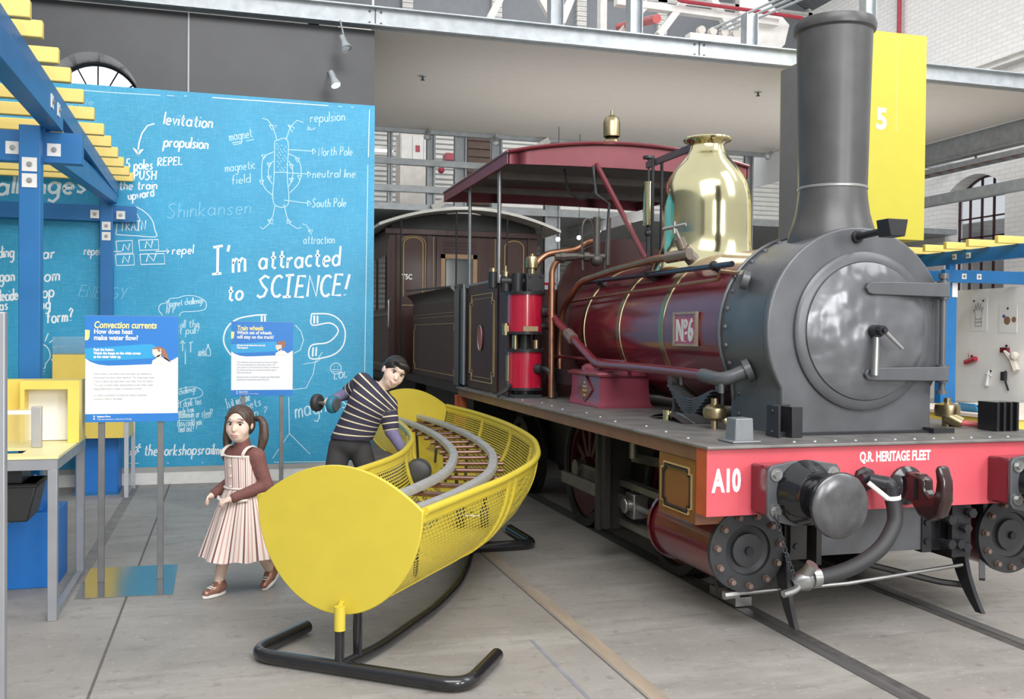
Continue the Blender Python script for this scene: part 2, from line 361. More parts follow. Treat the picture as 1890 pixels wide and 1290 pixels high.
for y in (10.5,12.5,14.5):
    m=M(); m.box((11.09,y,4.28),(11.11,y+.03,4.37)); m.build('hanger',galv_d,t,smooth=0)
m=M(); ibeam(m,(12.9,9,6.25),(12.9,22,6.25),.13,.2,.02); struct(m.build('trim_6',white_paint,smooth=0))
# ============================================================= right brick wall with arched window
Ya,Yb,zb,zs,zt=13.95,15.42,1.6,4.18,4.50
def seg(n=14): return [(Ya+(Yb-Ya)*i/n, zs+(zt-zs)*(1-(2*i/n-1)**2)) for i in range(n+1)]
m=M()
YZ=dict(o=(13,0,0),ex=(0,1,0),ey=(0,0,1),ez=(1,0,0),d=.4)
for p in ([(8,0),(Ya,0),(Ya,11),(8,11)],[(Yb,0),(24,0),(24,11),(Yb,11)],[(Ya,0),(Yb,0),(Yb,zb),(Ya,zb)]): m.prism(p,**YZ)
s=seg()
for i in range(len(s)-1): m.prism([s[i],s[i+1],(s[i+1][0],11),(s[i][0],11)],**YZ)
m.box((12.7,12.0,0),(13,12.45,9)); wall_r=struct(m.build('wall_right',brick_m,smooth=0))
m=M(); m.prism([(Ya,zb),(Yb,zb)]+s[::-1],(13.32,0,0),(0,1,0),(0,0,1),(1,0,0),.006); w2=struct(m.build('window_2',glass_m,smooth=0))
m=M(); red_br=mat('dark_maroon_steel',(.05,.012,.016),.5)
for i in range(6):
    y=Ya+(Yb-Ya)*i/5; y=min(max(y,Ya+.02),Yb-.02); zz=zs+(zt-zs)*(1-(2*(y-Ya)/(Yb-Ya)-1)**2); m.box((13.30,y-.018,zb),(13.335,y+.018,zz))
for i in range(6):
    z=4.18-.36*(i+.2)*1.0; m.box((13.30,Ya,z-.014),(13.335,Yb,z+.014))
m.tube([(13.315,a,b-.015) for a,b in s],.022,6); m.build('window_frame',red_br,w2,smooth=0)
m=M(); m.box((19,8,0),(22,30,4.6)); struct(m.build('wall_outside',mat('grey_render',(.25,.24,.23),.8,var=.3,scale=.8),smooth=0))
# ============================================================= rear of the hall: mezzanine frame, floor, far wall, roof
m=M(); m.m(0).box((-4,20,0),(13,20.2,6.2)); m.m(1).box((-4,20.02,6.2),(13,20.2,11.5)); m.m(0)
for i in range(7): m.box((1.5+i*1.9,19.9,6.2),(1.72+i*1.9,20.02,11))
m.box((-4,19.9,7.5),(13,20.02,7.7)); m.box((-4,19.9,8.9),(13,20.02,9.05)); struct(m.build('wall_far',[cladding,roof_m],smooth=0))
m=M(); m.box((1.0,15.1,3.44),(13,20,3.54)); struct(m.build('trim_7',galv,smooth=0))
k=0
def frame(name,n,f,l,cat,grp):
    m=M(); f(m); o=m.build(name,galv,smooth=0); return tag(o,l,cat,grp)
for z0,z1,l in ((4.64,4.76,'top'),(4.14,4.235,'middle'),(3.72,3.82,'lowest')):
    frame('steel_rail_beam',0,lambda m:m.box((1.4,15.06,z0),(5.1 if z0<4.5 else 12.9,15.16,z1)),'%s horizontal galvanised rail of the mezzanine frame behind the canopy'%l,'beam','mezzanine rails')
for x,w,zb_,l in ((2.42,.07,3.54,'slim galvanised post beside the blue wall on the mezzanine edge'),(3.07,.13,3.3,'galvanised column at the foot of the white diagonal brace'),(3.55,.19,3.3,'wide galvanised column between cabinet and brown crate'),(4.15,.17,3.3,'galvanised column touching the brown slatted crate'),(5.1,.26,0,'wide galvanised column behind the engine canopy post'),(8.71,.14,0,'galvanised column between brass dome and chimney')):
    frame('steel_column',0,lambda m:(m.box((x-w/2,15.17,zb_),(x-w/2+.03,15.30,4.70)),m.box((x+w/2-.03,15.17,zb_),(x+w/2,15.30,4.70)),m.box((x-w/2,15.22,zb_),(x+w/2,15.25,4.70))),l,'column','mezzanine columns')
m=M(); m.bar((3.06,15.02,3.47),(4.97,15.02,4.66),.06,.10); tag(m.build('diagonal_brace',white_paint,smooth=0),'white diagonal brace rising behind the corner of the red canopy','brace')
m=M(); m.box((9.0,13.9,4.17),(9.03,15.6,4.68)); tag(m.build('white_panel',mat('white_blind',(.93,.94,.95),.6,var=.01),smooth=0),'white hanging panel between brass dome and chimney','panel','white hanging panels')
m=M(); m.prism([(13.3,3.25),(16.9,3.25),(16.9,3.42),(13.3,3.42)],(5.95,0,0),(0,1,0),(0,0,1),(1,0,0),.03); tag(m.build('white_panel',MATS['white_blind'],smooth=0),'white hanging panel behind the red diagonal stay','panel','white hanging panels')
# things stored on the mezzanine
t=thing('storage_cabinet',(3.33,17.9,3.54),'cream cabinet with small square doors on the mezzanine','cabinet')
m=M(); m.box((3.02,17.8,3.54),(3.68,18.3,5.2)); m.build('carcass',beige,t,smooth=0)
for i in range(3):
    m=M(); m.box((3.04+i*.21,17.785,4.62),(3.23+i*.21,17.8,5.15)); m.build('door',white_paint,t,smooth=0)
m=M(); m.box((3.30,17.775,4.86),(3.38,17.785,4.98)); m.build('red_badge',red_pipe,t,smooth=0)
t=thing('slatted_crate',(4.57,17.9,3.54),'dark brown slatted crate standing on the mezzanine','crate')
m=M(); m.box((4.33,17.85,3.54),(4.83,18.3,5.25)); m.build('carcass',mat('brown_timber',(.10,.065,.05),.7,var=.2),t,smooth=0)
for i in range(11):
    m=M(); m.box((4.31,17.82,3.65+i*.15),(4.85,17.85,3.77+i*.15)); m.build('slat',MATS['brown_timber'],t,smooth=0)
t=thing('drill_press',(3.98,17.2,3.54),'red and black workshop machine on a stand between columns','machine')
m=M(); m.cyl((3.98,17.2,3.54),(3.98,17.2,4.75),.035); m.build('stand',steel_d,t); m=M(); m.box((3.72,17.05,4.62),(4.05,17.35,4.74)); m.sph((3.66,17.2,4.45),.06); m.build('head',red_pipe,t); m=M(); m.cyl((3.98,17.2,3.54),(3.98,17.2,3.57),.16); m.build('foot',steel_d,t); m=M(); m.cyl((3.98,17.2,4.3),(3.98,17.2,4.36),.10); m.build('work_table',steel_d,t)
t=thing('strip_light',(2.6,18.5,4.98),'lit strip light on the mezzanine beside the blue wall','light'); m=M(); m.cyl((2.2,18.5,4.98),(3.0,18.5,4.98),.025); m.build('tube',mat('lit_tube',(1,1,1),.4,var=0,emit=2.5),t); m=M(); m.box((2.15,18.47,5.0),(3.05,18.53,5.06)); m.box((2.58,18.49,5.06),(2.62,18.51,9)); m.build('batten',white_paint,t,smooth=0)
# roof, truss, gable infill, pipes
m=M(); m.prism([(13.1,9.05),(13.1,9.2),(1,14.9),(1,14.75)],(0,10.5,0),(1,0,0),(0,0,1),(0,1,0),14); struct(m.build('ceiling_roof',roof_m,smooth=0))
t=thing('roof_truss',(6,16,6.3),'white steel roof truss crossing above the girder','truss')
for n,a,b,w in (('bottom_chord',(1.5,6.30),(12.8,6.30),.22),('tie_beam',(6.5,7.36),(9.7,7.30),.16),('diagonal',(7.32,6.85),(7.96,7.70),.14),('diagonal',(8.28,7.72),(8.92,6.85),.14),('diagonal',(4.98,7.5),(5.3,7.0),.12),('diagonal',(5.5,6.9),(5.9,7.9),.10),('diagonal',(6.5,6.7),(7.1,7.4),.1),('diagonal',(8.05,6.4),(8.9,7.0),.1),('king_post',(6.25,6.4),(6.25,9),.16),('diagonal',(4.0,6.4),(4.6,7.6),.12)):
    m=M(); m.bar((a[0],16,a[1]),(b[0],16,b[1]),.12,w,up=(0,1,0)); m.build(n,white_paint,t,smooth=0)
m=M(); m.prism([(9.07,7.9),(9.5,7.9),(10.09,7.37),(10.0,7.0),(9.85,6.86),(9.07,6.78)],(0,16.2,0),(1,0,0),(0,0,1),(0,1,0),.06); tag(m.build('gable_infill',white_paint,smooth=0),'white infill board below the sloping roof beside the chimney','board')
m=M(); m.tube(elbow([(7.55,15.7,8.4),(7.55,15.7,7.40),(9.1,15.7,7.37),(10.08,15.7,7.34),(10.08,15.7,6.0)],.08),.035,8); tag(m.build('sprinkler_pipe',red_pipe),'red sprinkler pipe running along the white roof truss','pipe')
m=M(); m.tube([(6.2,13.6,6.3),(6.9,16.8,7.2)],.07,8); tag(m.build('red_main_pipe',mat('bright_red_paint',(.55,.10,.10),.5)),'thick red pipe slanting up between two girder posts','pipe')
m=M(); m.tube([(12.9,16.7,4.6),(12.9,16.7,9.0)],.045,8); tag(m.build('wall_pipe',red_pipe),'red vertical pipe on the brick wall above the yellow box','pipe')
t=thing('pulley_block',(8.1,15.3,6.5),'white pulley block on the truss beside the short cut-off post','pulley')
m=M(); m.box((7.55,15.2,6.60),(8.75,15.4,6.70)); m.build('bracket',white_paint,t,smooth=0)
for i in range(4):
    m=M(); m.cyl((7.8+i*.22,15.25,6.78),(7.8+i*.22,15.35,6.78),.07); m.build('sheave',beige,t)
for i in range(3):
    m=M(); m.tube([(8.0+i*.16,15.32,6.82),(10.0+i*.2,12.0,7.55)],.022,6); m.build('tie_rod',galv,t)
for i,(x,y,z) in enumerate(((4.86,14.2,2.98),(5.35,14.6,3.06),(5.84,15.0,3.22))):
    t=thing('festoon_bulb',(x,y,z),'small lit bulb hanging in a row above the copper pipes behind the engine','bulb','row of small lit bulbs'); m=M(); m.sph((x,y,z),.035,12,8); m.build('bulb_glass',mat('lit_bulb',(.9,.9,1),.4,var=0,emit=6),t); m=M(); m.cyl((x,y,z+.03),(x,y,z+.08),.018); m.cyl((x,y,z+.08),(x,y,4.7),.005,n=6); m.build('holder',steel_d,t)
# spot lamps
def spot(p,d,l,lit=False,stem=None):
    p=Vector(p); d=Vector(d).normalized(); t=thing('spotlight',p,l,'spotlight','spotlights')
    m=M(); m.lathe(p-d*.09,d,[(0,0),(.028,.005),(.034,.04),(.036,.10),(.056,.16),(.056,.175),(.048,.172)],16); m.build('lamp_body',galv,t)
    m=M(); m.lathe(p+d*.068,d,[(.048,0),(0,.006)],16); m.build('lens',mat('lit_lens',(1,.98,.94),.3,var=0,emit=9) if lit else mat('dull_lens',(.75,.77,.8),.15),t)
    m=M(); q=Vector(stem) if stem else p+Vector((0,0,.15)); m.tube([p-d*.03,(p.x,p.y,p.z+.05),q],.009,6); m.build('bracket',galv,t)
    return t
spot((-.02+1.13,9.95,4.43),(.25,-.5,-.9),'unlit grey spotlight hanging before the dark upper wall',stem=(1.09,10.14,4.71))
spot((1.005,9.95,4.06),(.3,-.35,-.9),'lit spotlight low on the dark upper wall',True,stem=(.99,10.32,4.22))
spot((2.96,14.9,4.60),(-.3,-.6,-.8),'spotlight under the ceiling edge above the carriage roof',stem=(2.98,14.9,4.70))
spot((4.05,14.9,4.58),(-.1,-.6,-.8),'spotlight under the ceiling edge beside the canopy corner',stem=(4.07,14.9,4.70))
spot((8.75,14.6,4.58),(-.8,-.4,-.5),'spotlight under the ceiling edge in front of the white panel',stem=(8.85,14.6,4.70))
WTXT=[
('levitation',-0.615,3.535,-0.164,3.529,0.0638,0.0058,0),
('propulsion',-0.614,3.318,-0.204,3.317,0.058,0.0058,0),
('5 poles',-0.955,3.071,-0.718,3.09,0.0522,0.0052,0),
('REPEL',-0.668,3.124,-0.442,3.148,0.0406,0.0052,0),
('PUSH',-0.886,2.975,-0.688,2.991,0.0464,0.0052,0),
('the train',-1.018,2.874,-0.678,2.896,0.0464,0.0049,0),
('upward',-0.935,2.778,-0.702,2.826,0.0464,0.0049,0),
('TRAIN',-1.012,2.476,-0.781,2.495,0.0464,0.0038,0),
('N',-0.987,2.283,-0.933,2.29,0.0348,0.0041,0),
('N',-0.78,2.316,-0.725,2.323,0.0348,0.0041,0),
('N',-0.987,2.167,-0.933,2.174,0.0348,0.0041,0),
('N',-0.77,2.184,-0.7,2.192,0.0348,0.0041,0),
('repel',-0.53,2.261,-0.337,2.277,0.0464,0.0043,0),
('repel',-1.332,2.235,-1.197,2.234,0.0464,0.0041,0),
('Shinkansen',-0.581,2.615,0.209,2.697,0.0754,0.0035,2),
('magnet',0.007,3.411,0.226,3.463,0.0522,0.0038,1),
('magnetic',-0.033,3.102,0.254,3.15,0.0464,0.0035,1),
('field',0.03,2.975,0.208,3.012,0.0464,0.0035,1),
('repulsion',0.797,3.649,1.142,3.695,0.0522,0.0041,1),
('North Pole',0.88,3.318,1.222,3.339,0.0464,0.0038,1),
('neutral line',0.822,3.088,1.251,3.117,0.0464,0.0041,1),
('South Pole',0.818,2.79,1.159,2.811,0.0464,0.0041,1),
('attraction',0.734,2.411,1.045,2.428,0.0464,0.0038,1),
("I'm",-0.142,2.079,0.16,2.12,0.1392,0.0099,0),
('attracted',0.296,2.145,1.096,2.201,0.1044,0.0087,0),
('to',-0.006,1.823,0.135,1.831,0.087,0.0087,0),
('SCIENCE!',0.277,1.85,1.181,1.896,0.1131,0.0099,0),
('ENERGY',-1.379,1.834,-0.966,1.81,0.058,0.0029,2),
('#',-0.922,0.295,-0.833,0.293,0.058,0.0055,0),
('theworkshopsrailmuseum',-0.783,0.287,0.148,0.279,0.058,0.0049,0),
('Magnet challenge',-0.578,1.743,-0.233,1.792,0.0348,0.0035,1),
('#1',-0.588,1.684,-0.523,1.691,0.0348,0.0041,1),
('What will the',-0.668,1.534,-0.278,1.549,0.0406,0.0035,1),
('magnet pull?',-0.662,1.476,-0.278,1.485,0.0406,0.0035,1),
('soda',-0.277,1.291,-0.221,1.292,0.0232,0.0026,1),
('bottle',-0.282,1.264,-0.21,1.265,0.0232,0.0026,1),
('LOL',1.054,1.028,1.187,1.05,0.0319,0.0052,1),
('magnets',0.668,0.631,1.184,0.736,0.0928,0.0064,1),
('Is it just the',-0.006,0.745,0.219,0.818,0.0464,0.0041,1),
('magnets',0.041,0.679,0.325,0.768,0.0464,0.0041,1),
('or iron ?',0.005,0.63,0.379,0.668,0.0464,0.0041,1),
('challenge',-0.459,0.879,-0.301,0.915,0.0348,0.0029,1),
('soft drink tins',-0.514,0.745,-0.249,0.785,0.0406,0.0029,1),
('made from',-0.463,0.68,-0.321,0.711,0.0348,0.0029,1),
('aluminium or steel?',-0.473,0.648,-0.146,0.665,0.0406,0.0032,1),
('How could you',-0.473,0.563,-0.248,0.58,0.0406,0.0032,1),
('find out?',-0.467,0.509,-0.32,0.517,0.0406,0.0032,1),
('Challenges',-2.334,2.762,-1.328,2.827,0.0986,0.011,0),
('building',-2.189,2.172,-1.945,2.195,0.058,0.0058,0),
('gear',-1.819,2.178,-1.594,2.196,0.058,0.0058,0),
('organ',-2.143,1.95,-1.94,1.97,0.058,0.0058,0),
('room',-1.8,1.958,-1.551,1.985,0.0638,0.0058,0),
('decided',-2.083,1.774,-1.875,1.793,0.058,0.0058,0),
('stop',-1.791,1.8,-1.598,1.824,0.0638,0.0058,0),
('as',-2.06,1.688,-1.995,1.699,0.0522,0.0052,0),
('going',-1.837,1.691,-1.631,1.71,0.058,0.0055,0),
('it form?',-1.753,1.564,-1.431,1.599,0.0638,0.0058,0),
('invisible',-1.621,3.645,-1.254,3.672,0.0348,0.0026,2),
]
WLIN=[
(0.0064,0,(-0.7,3.534),(-0.764,3.509),(-0.814,3.432),(-0.838,3.346),(-0.848,3.272)),
(0.0064,0,(-0.892,3.285),(-0.848,3.214),(-0.803,3.28)),
(0.0064,0,(-0.877,3.275),(-0.848,3.214),(-0.818,3.274)),
(0.0064,0,(-0.862,3.266),(-0.848,3.214),(-0.833,3.267)),
(0.0041,0,(-1.046,2.443),(-1.037,2.548)),
(0.0041,0,(-1.032,2.569),(-1.027,2.601)),
(0.0041,0,(-0.871,2.718),(-0.791,2.674),(-0.721,2.598),(-0.691,2.494),(-0.686,2.43),(-0.87,2.434),(-1.046,2.438)),
(0.0035,0,(-0.865,2.666),(-0.826,2.583),(-0.88,2.576),(-0.865,2.666)),
(0.0035,0,(-0.993,2.571),(-0.89,2.565)),
(0.0043,0,(-1.046,2.375),(-0.899,2.386),(-0.894,2.265),(-1.036,2.255),(-1.046,2.375)),
(0.0043,0,(-0.84,2.393),(-0.661,2.405),(-0.655,2.304),(-0.83,2.293),(-0.84,2.393)),
(0.0043,0,(-1.051,2.244),(-0.884,2.255),(-0.879,2.149),(-1.041,2.139),(-1.051,2.244)),
(0.0043,0,(-0.829,2.256),(-0.605,2.269),(-0.6,2.168),(-0.819,2.156),(-0.829,2.256)),
(0.0043,0,(-1.085,2.274),(-0.997,2.277)),
(0.0043,0,(-0.685,2.287),(-0.56,2.297),(-0.585,2.317)),
(0.0043,0,(-0.56,2.297),(-0.58,2.27)),
(0.0038,1,(0.443,3.439),(0.571,3.453),(0.568,3.108),(0.58,2.807),(0.436,2.811),(0.44,3.111),(0.443,3.439)),
(0.0035,1,(0.434,3.122),(0.573,3.13)),
(0.0038,1,(0.32,3.659),(0.373,3.647),(0.427,3.574),(0.465,3.451)),
(0.0038,1,(0.726,3.644),(0.662,3.662),(0.597,3.591),(0.555,3.457)),
(0.0046,1,(0.389,3.594),(0.464,3.593),(0.416,3.546),(0.389,3.594)),
(0.0046,1,(0.571,3.611),(0.635,3.583),(0.619,3.538),(0.571,3.611)),
(0.0038,1,(0.433,3.329),(0.364,3.292),(0.328,3.247),(0.318,3.159),(0.324,3.023),(0.361,2.944),(0.425,2.892)),
(0.0038,1,(0.434,3.237),(0.392,3.196),(0.381,3.119),(0.392,3.049),(0.424,3.001)),
(0.0038,1,(0.583,3.317),(0.653,3.288),(0.696,3.225),(0.708,3.115),(0.676,3.015),(0.596,2.923)),
(0.0038,1,(0.583,3.245),(0.616,3.198),(0.627,3.122),(0.611,3.039),(0.585,2.988)),
(0.0046,1,(0.317,3.29),(0.359,3.292),(0.338,3.247),(0.317,3.29)),
(0.0046,1,(0.297,3.033),(0.339,3.035),(0.318,2.99),(0.297,3.033)),
(0.0046,1,(0.37,3.211),(0.413,3.214),(0.392,3.169),(0.37,3.211)),
(0.0046,1,(0.371,3.08),(0.413,3.083),(0.392,3.038),(0.371,3.08)),
(0.0046,1,(0.648,3.277),(0.691,3.279),(0.669,3.234),(0.648,3.277)),
(0.0046,1,(0.67,3.102),(0.713,3.105),(0.692,3.059),(0.67,3.102)),
(0.0046,1,(0.589,3.207),(0.632,3.21),(0.611,3.165),(0.589,3.207)),
(0.0046,1,(0.59,3.07),(0.633,3.073),(0.611,3.028),(0.59,3.07)),
(0.0038,1,(0.583,3.36),(0.82,3.359)),
(0.0038,1,(0.573,3.124),(0.773,3.124)),
(0.0038,1,(0.537,2.848),(0.769,2.826)),
(0.0052,1,(0.82,3.386),(0.853,3.355),(0.82,3.326),(0.82,3.386)),
(0.0052,1,(0.773,3.152),(0.805,3.121),(0.773,3.091),(0.773,3.152)),
(0.0052,1,(0.774,2.854),(0.807,2.823),(0.775,2.794),(0.774,2.854)),
(0.0038,1,(0.452,2.801),(0.431,2.685),(0.389,2.596),(0.331,2.544),(0.305,2.565)),
(0.0038,1,(0.538,2.805),(0.565,2.685),(0.603,2.604),(0.673,2.563),(0.711,2.581)),
(0.0035,1,(0.722,2.615),(0.765,2.6),(0.804,2.535)),
(0.0046,1,(0.782,2.551),(0.825,2.558),(0.809,2.508),(0.782,2.551)),
(0.0046,1,(0.379,2.639),(0.432,2.647),(0.427,2.597),(0.379,2.639)),
(0.0046,1,(0.571,2.653),(0.614,2.627),(0.571,2.609),(0.571,2.653)),
(0.0026,1,(0.459,3.418),(0.47,3.403)),
(0.0026,1,(0.497,3.361),(0.508,3.345)),
(0.0026,1,(0.535,3.303),(0.546,3.287)),
(0.0026,1,(0.471,3.239),(0.482,3.223)),
(0.0026,1,(0.509,3.181),(0.52,3.165)),
(0.0026,1,(0.545,3.396),(0.556,3.381)),
(0.0026,1,(0.481,3.332),(0.492,3.317)),
(0.0026,1,(0.519,3.274),(0.53,3.259)),
(0.0026,1,(0.557,3.216),(0.568,3.201)),
(0.0026,1,(0.493,3.153),(0.504,3.137)),
(0.0026,1,(0.529,3.368),(0.54,3.352)),
(0.0026,1,(0.465,3.304),(0.476,3.288)),
(0.0026,1,(0.503,3.246),(0.514,3.23)),
(0.0026,1,(0.541,3.188),(0.552,3.172)),
(0.0026,1,(0.476,3.397),(0.486,3.382)),
(0.0026,1,(0.513,3.34),(0.524,3.324)),
(0.0026,1,(0.551,3.282),(0.562,3.266)),
(0.0026,1,(0.487,3.218),(0.498,3.202)),
(0.0026,1,(0.525,3.16),(0.536,3.144)),
(0.0026,1,(0.46,3.369),(0.47,3.353)),
(0.0026,1,(0.497,3.311),(0.508,3.296)),
(0.0026,1,(0.535,3.254),(0.546,3.238)),
(0.0026,1,(0.471,3.19),(0.482,3.174)),
(0.0026,1,(0.508,3.405),(0.518,3.389)),
(0.0026,1,(0.545,3.347),(0.556,3.331)),
(0.0026,1,(0.481,3.283),(0.492,3.267)),
(0.0043,1,(0.028,3.391),(0.122,3.413)),
(0.0038,1,(0.169,3.421),(0.242,3.442)),
(0.0035,1,(0.039,3.375),(0.112,3.391)),
(0.0041,1,(0.781,3.593),(0.759,3.57),(0.792,3.577)),
(0.0041,1,(0.77,3.609),(0.808,3.573),(0.846,3.597)),
(0.0075,0,(0.82,1.7),(1,1.697),(1.111,1.632),(1.162,1.521),(1.146,1.386),(1.069,1.296),(0.948,1.251),(0.806,1.245),(0.816,1.373),(0.969,1.402),(1.046,1.452),(1.09,1.52),(1.067,1.575),(0.99,1.608),(0.826,1.584),(0.82,1.7)),
(0.0099,0,(0.847,1.684),(0.847,1.601)),
(0.0099,0,(0.88,1.679),(0.88,1.601)),
(0.0087,0,(0.838,1.356),(0.833,1.262)),
(0.0087,0,(0.871,1.357),(0.866,1.268)),
(0.0075,0,(0.373,1.683),(0.257,1.675),(0.099,1.64),(0,1.563),(-0.041,1.455),(-0.025,1.357),(0.049,1.26),(0.154,1.228)),
(0.0093,0,(0.325,1.671),(0.326,1.589)),
(0.0093,0,(0.357,1.671),(0.358,1.589)),
(0.0046,1,(0.658,1.582),(0.717,1.516),(0.74,1.428),(0.708,1.328),(0.648,1.295)),
(0.0046,1,(1.125,1.14),(1.12,1.115),(1.105,1.096),(1.082,1.085),(1.058,1.085),(1.036,1.096),(1.02,1.116),(1.015,1.14),(1.02,1.165),(1.036,1.184),(1.058,1.194),(1.083,1.194),(1.105,1.183),(1.12,1.163),(1.125,1.139)),
(0.0035,1,(1.037,1.129),(1.109,1.129),(1.098,1.106),(1.048,1.106),(1.037,1.129)),
(0.0035,1,(1.048,1.162),(1.059,1.162)),
(0.0035,1,(1.086,1.162),(1.098,1.162)),
(0.0041,1,(0.634,0.925),(0.77,0.94),(0.84,1.084),(0.861,1.207),(0.931,1.307)),
(0.0043,1,(0.597,0.848),(0.605,0.477),(0.44,0.227)),
(0.0043,1,(0.605,0.477),(0.812,0.262)),
(0.0035,1,(0.741,1.184),(0.877,1.207),(0.926,1.251)),
(0.0038,1,(-0.618,1.663),(-0.653,1.715),(-0.638,1.769),(-0.578,1.791),(-0.548,1.829),(-0.478,1.836),(-0.417,1.858),(-0.325,1.86),(-0.254,1.835),(-0.212,1.798),(-0.212,1.744),(-0.253,1.716),(-0.355,1.704),(-0.437,1.697),(-0.462,1.66)),
(0.0032,1,(-0.525,0.895),(-0.454,0.937),(-0.352,0.958),(-0.281,0.947),(-0.239,0.904),(-0.26,0.861),(-0.331,0.845),(-0.398,0.835),(-0.463,0.798)),
(0.0029,1,(-0.362,0.808),(-0.331,0.851)),
(0.0032,1,(-0.473,0.627),(-0.32,0.625)),
(0.0029,1,(-0.238,0.645),(-0.166,0.655)),
(0.0046,1,(-0.43,1.409),(-0.43,1.312)),
(0.0046,1,(-0.451,1.387),(-0.43,1.419),(-0.41,1.387)),
(0.0043,1,(-0.354,1.398),(-0.354,1.302)),
(0.0043,1,(-0.369,1.393),(-0.334,1.404)),
(0.0046,1,(-0.404,1.184),(-0.405,1.302),(-0.395,1.355),(-0.405,1.302)),
(0.0041,1,(-0.205,1.27),(-0.21,1.324),(-0.195,1.351),(-0.195,1.378),(-0.185,1.378),(-0.185,1.351),(-0.169,1.324),(-0.169,1.27),(-0.205,1.27)),
(0.0041,0,(-1.715,1.369),(-1.668,1.359),(-1.635,1.307),(-1.63,1.245),(-1.667,1.183),(-1.672,1.142)),
(0.0038,0,(-1.71,1.137),(-1.667,1.147)),
(0.0038,0,(-1.71,1.111),(-1.672,1.116)),
(0.0038,0,(-1.705,1.09),(-1.681,1.09)),
(0.0035,0,(-1.715,1.266),(-1.691,1.276),(-1.691,1.204),(-1.7,1.162)),
(0.0043,0,(-1.71,1.492),(-1.715,1.42)),
(0.0043,0,(-1.644,1.477),(-1.673,1.4)),
(0.0043,0,(-1.578,1.437),(-1.635,1.385)),
(0.0043,0,(-1.535,1.354),(-1.597,1.343)),
(0.0043,0,(-1.578,1.271),(-1.606,1.271)),
(0.0043,0,(-1.62,1.23),(-1.578,1.183)),
(0.0041,1,(-1.71,3.812),(-1.455,3.807),(-1.07,3.806),(-0.646,3.813)),
(0.0035,1,(-0.586,3.817),(-0.516,3.817)),
(0.0035,1,(-0.425,3.824),(-0.4,3.826)),
(0.0046,0,(-0.16,3.829),(0.976,3.833)),
(0.0043,1,(1.075,3.835),(1.113,3.832)),
(0.0038,1,(1.207,3.834),(1.235,3.836)),
(0.0041,0,(1.397,3.82),(1.389,3.332)),
(0.0041,1,(1.384,3.253),(1.375,2.153),(1.366,1.027),(1.361,0.18)),
(0.0038,1,(1.361,0.18),(0.966,0.18),(0.45,0.189)),
(0.0035,1,(-0.572,0.206),(-0.552,0.206)),
(0.0035,1,(-0.961,0.217),(-0.833,0.213)),
(0.0035,1,(-0.247,0.202),(-0.226,0.202)),
]
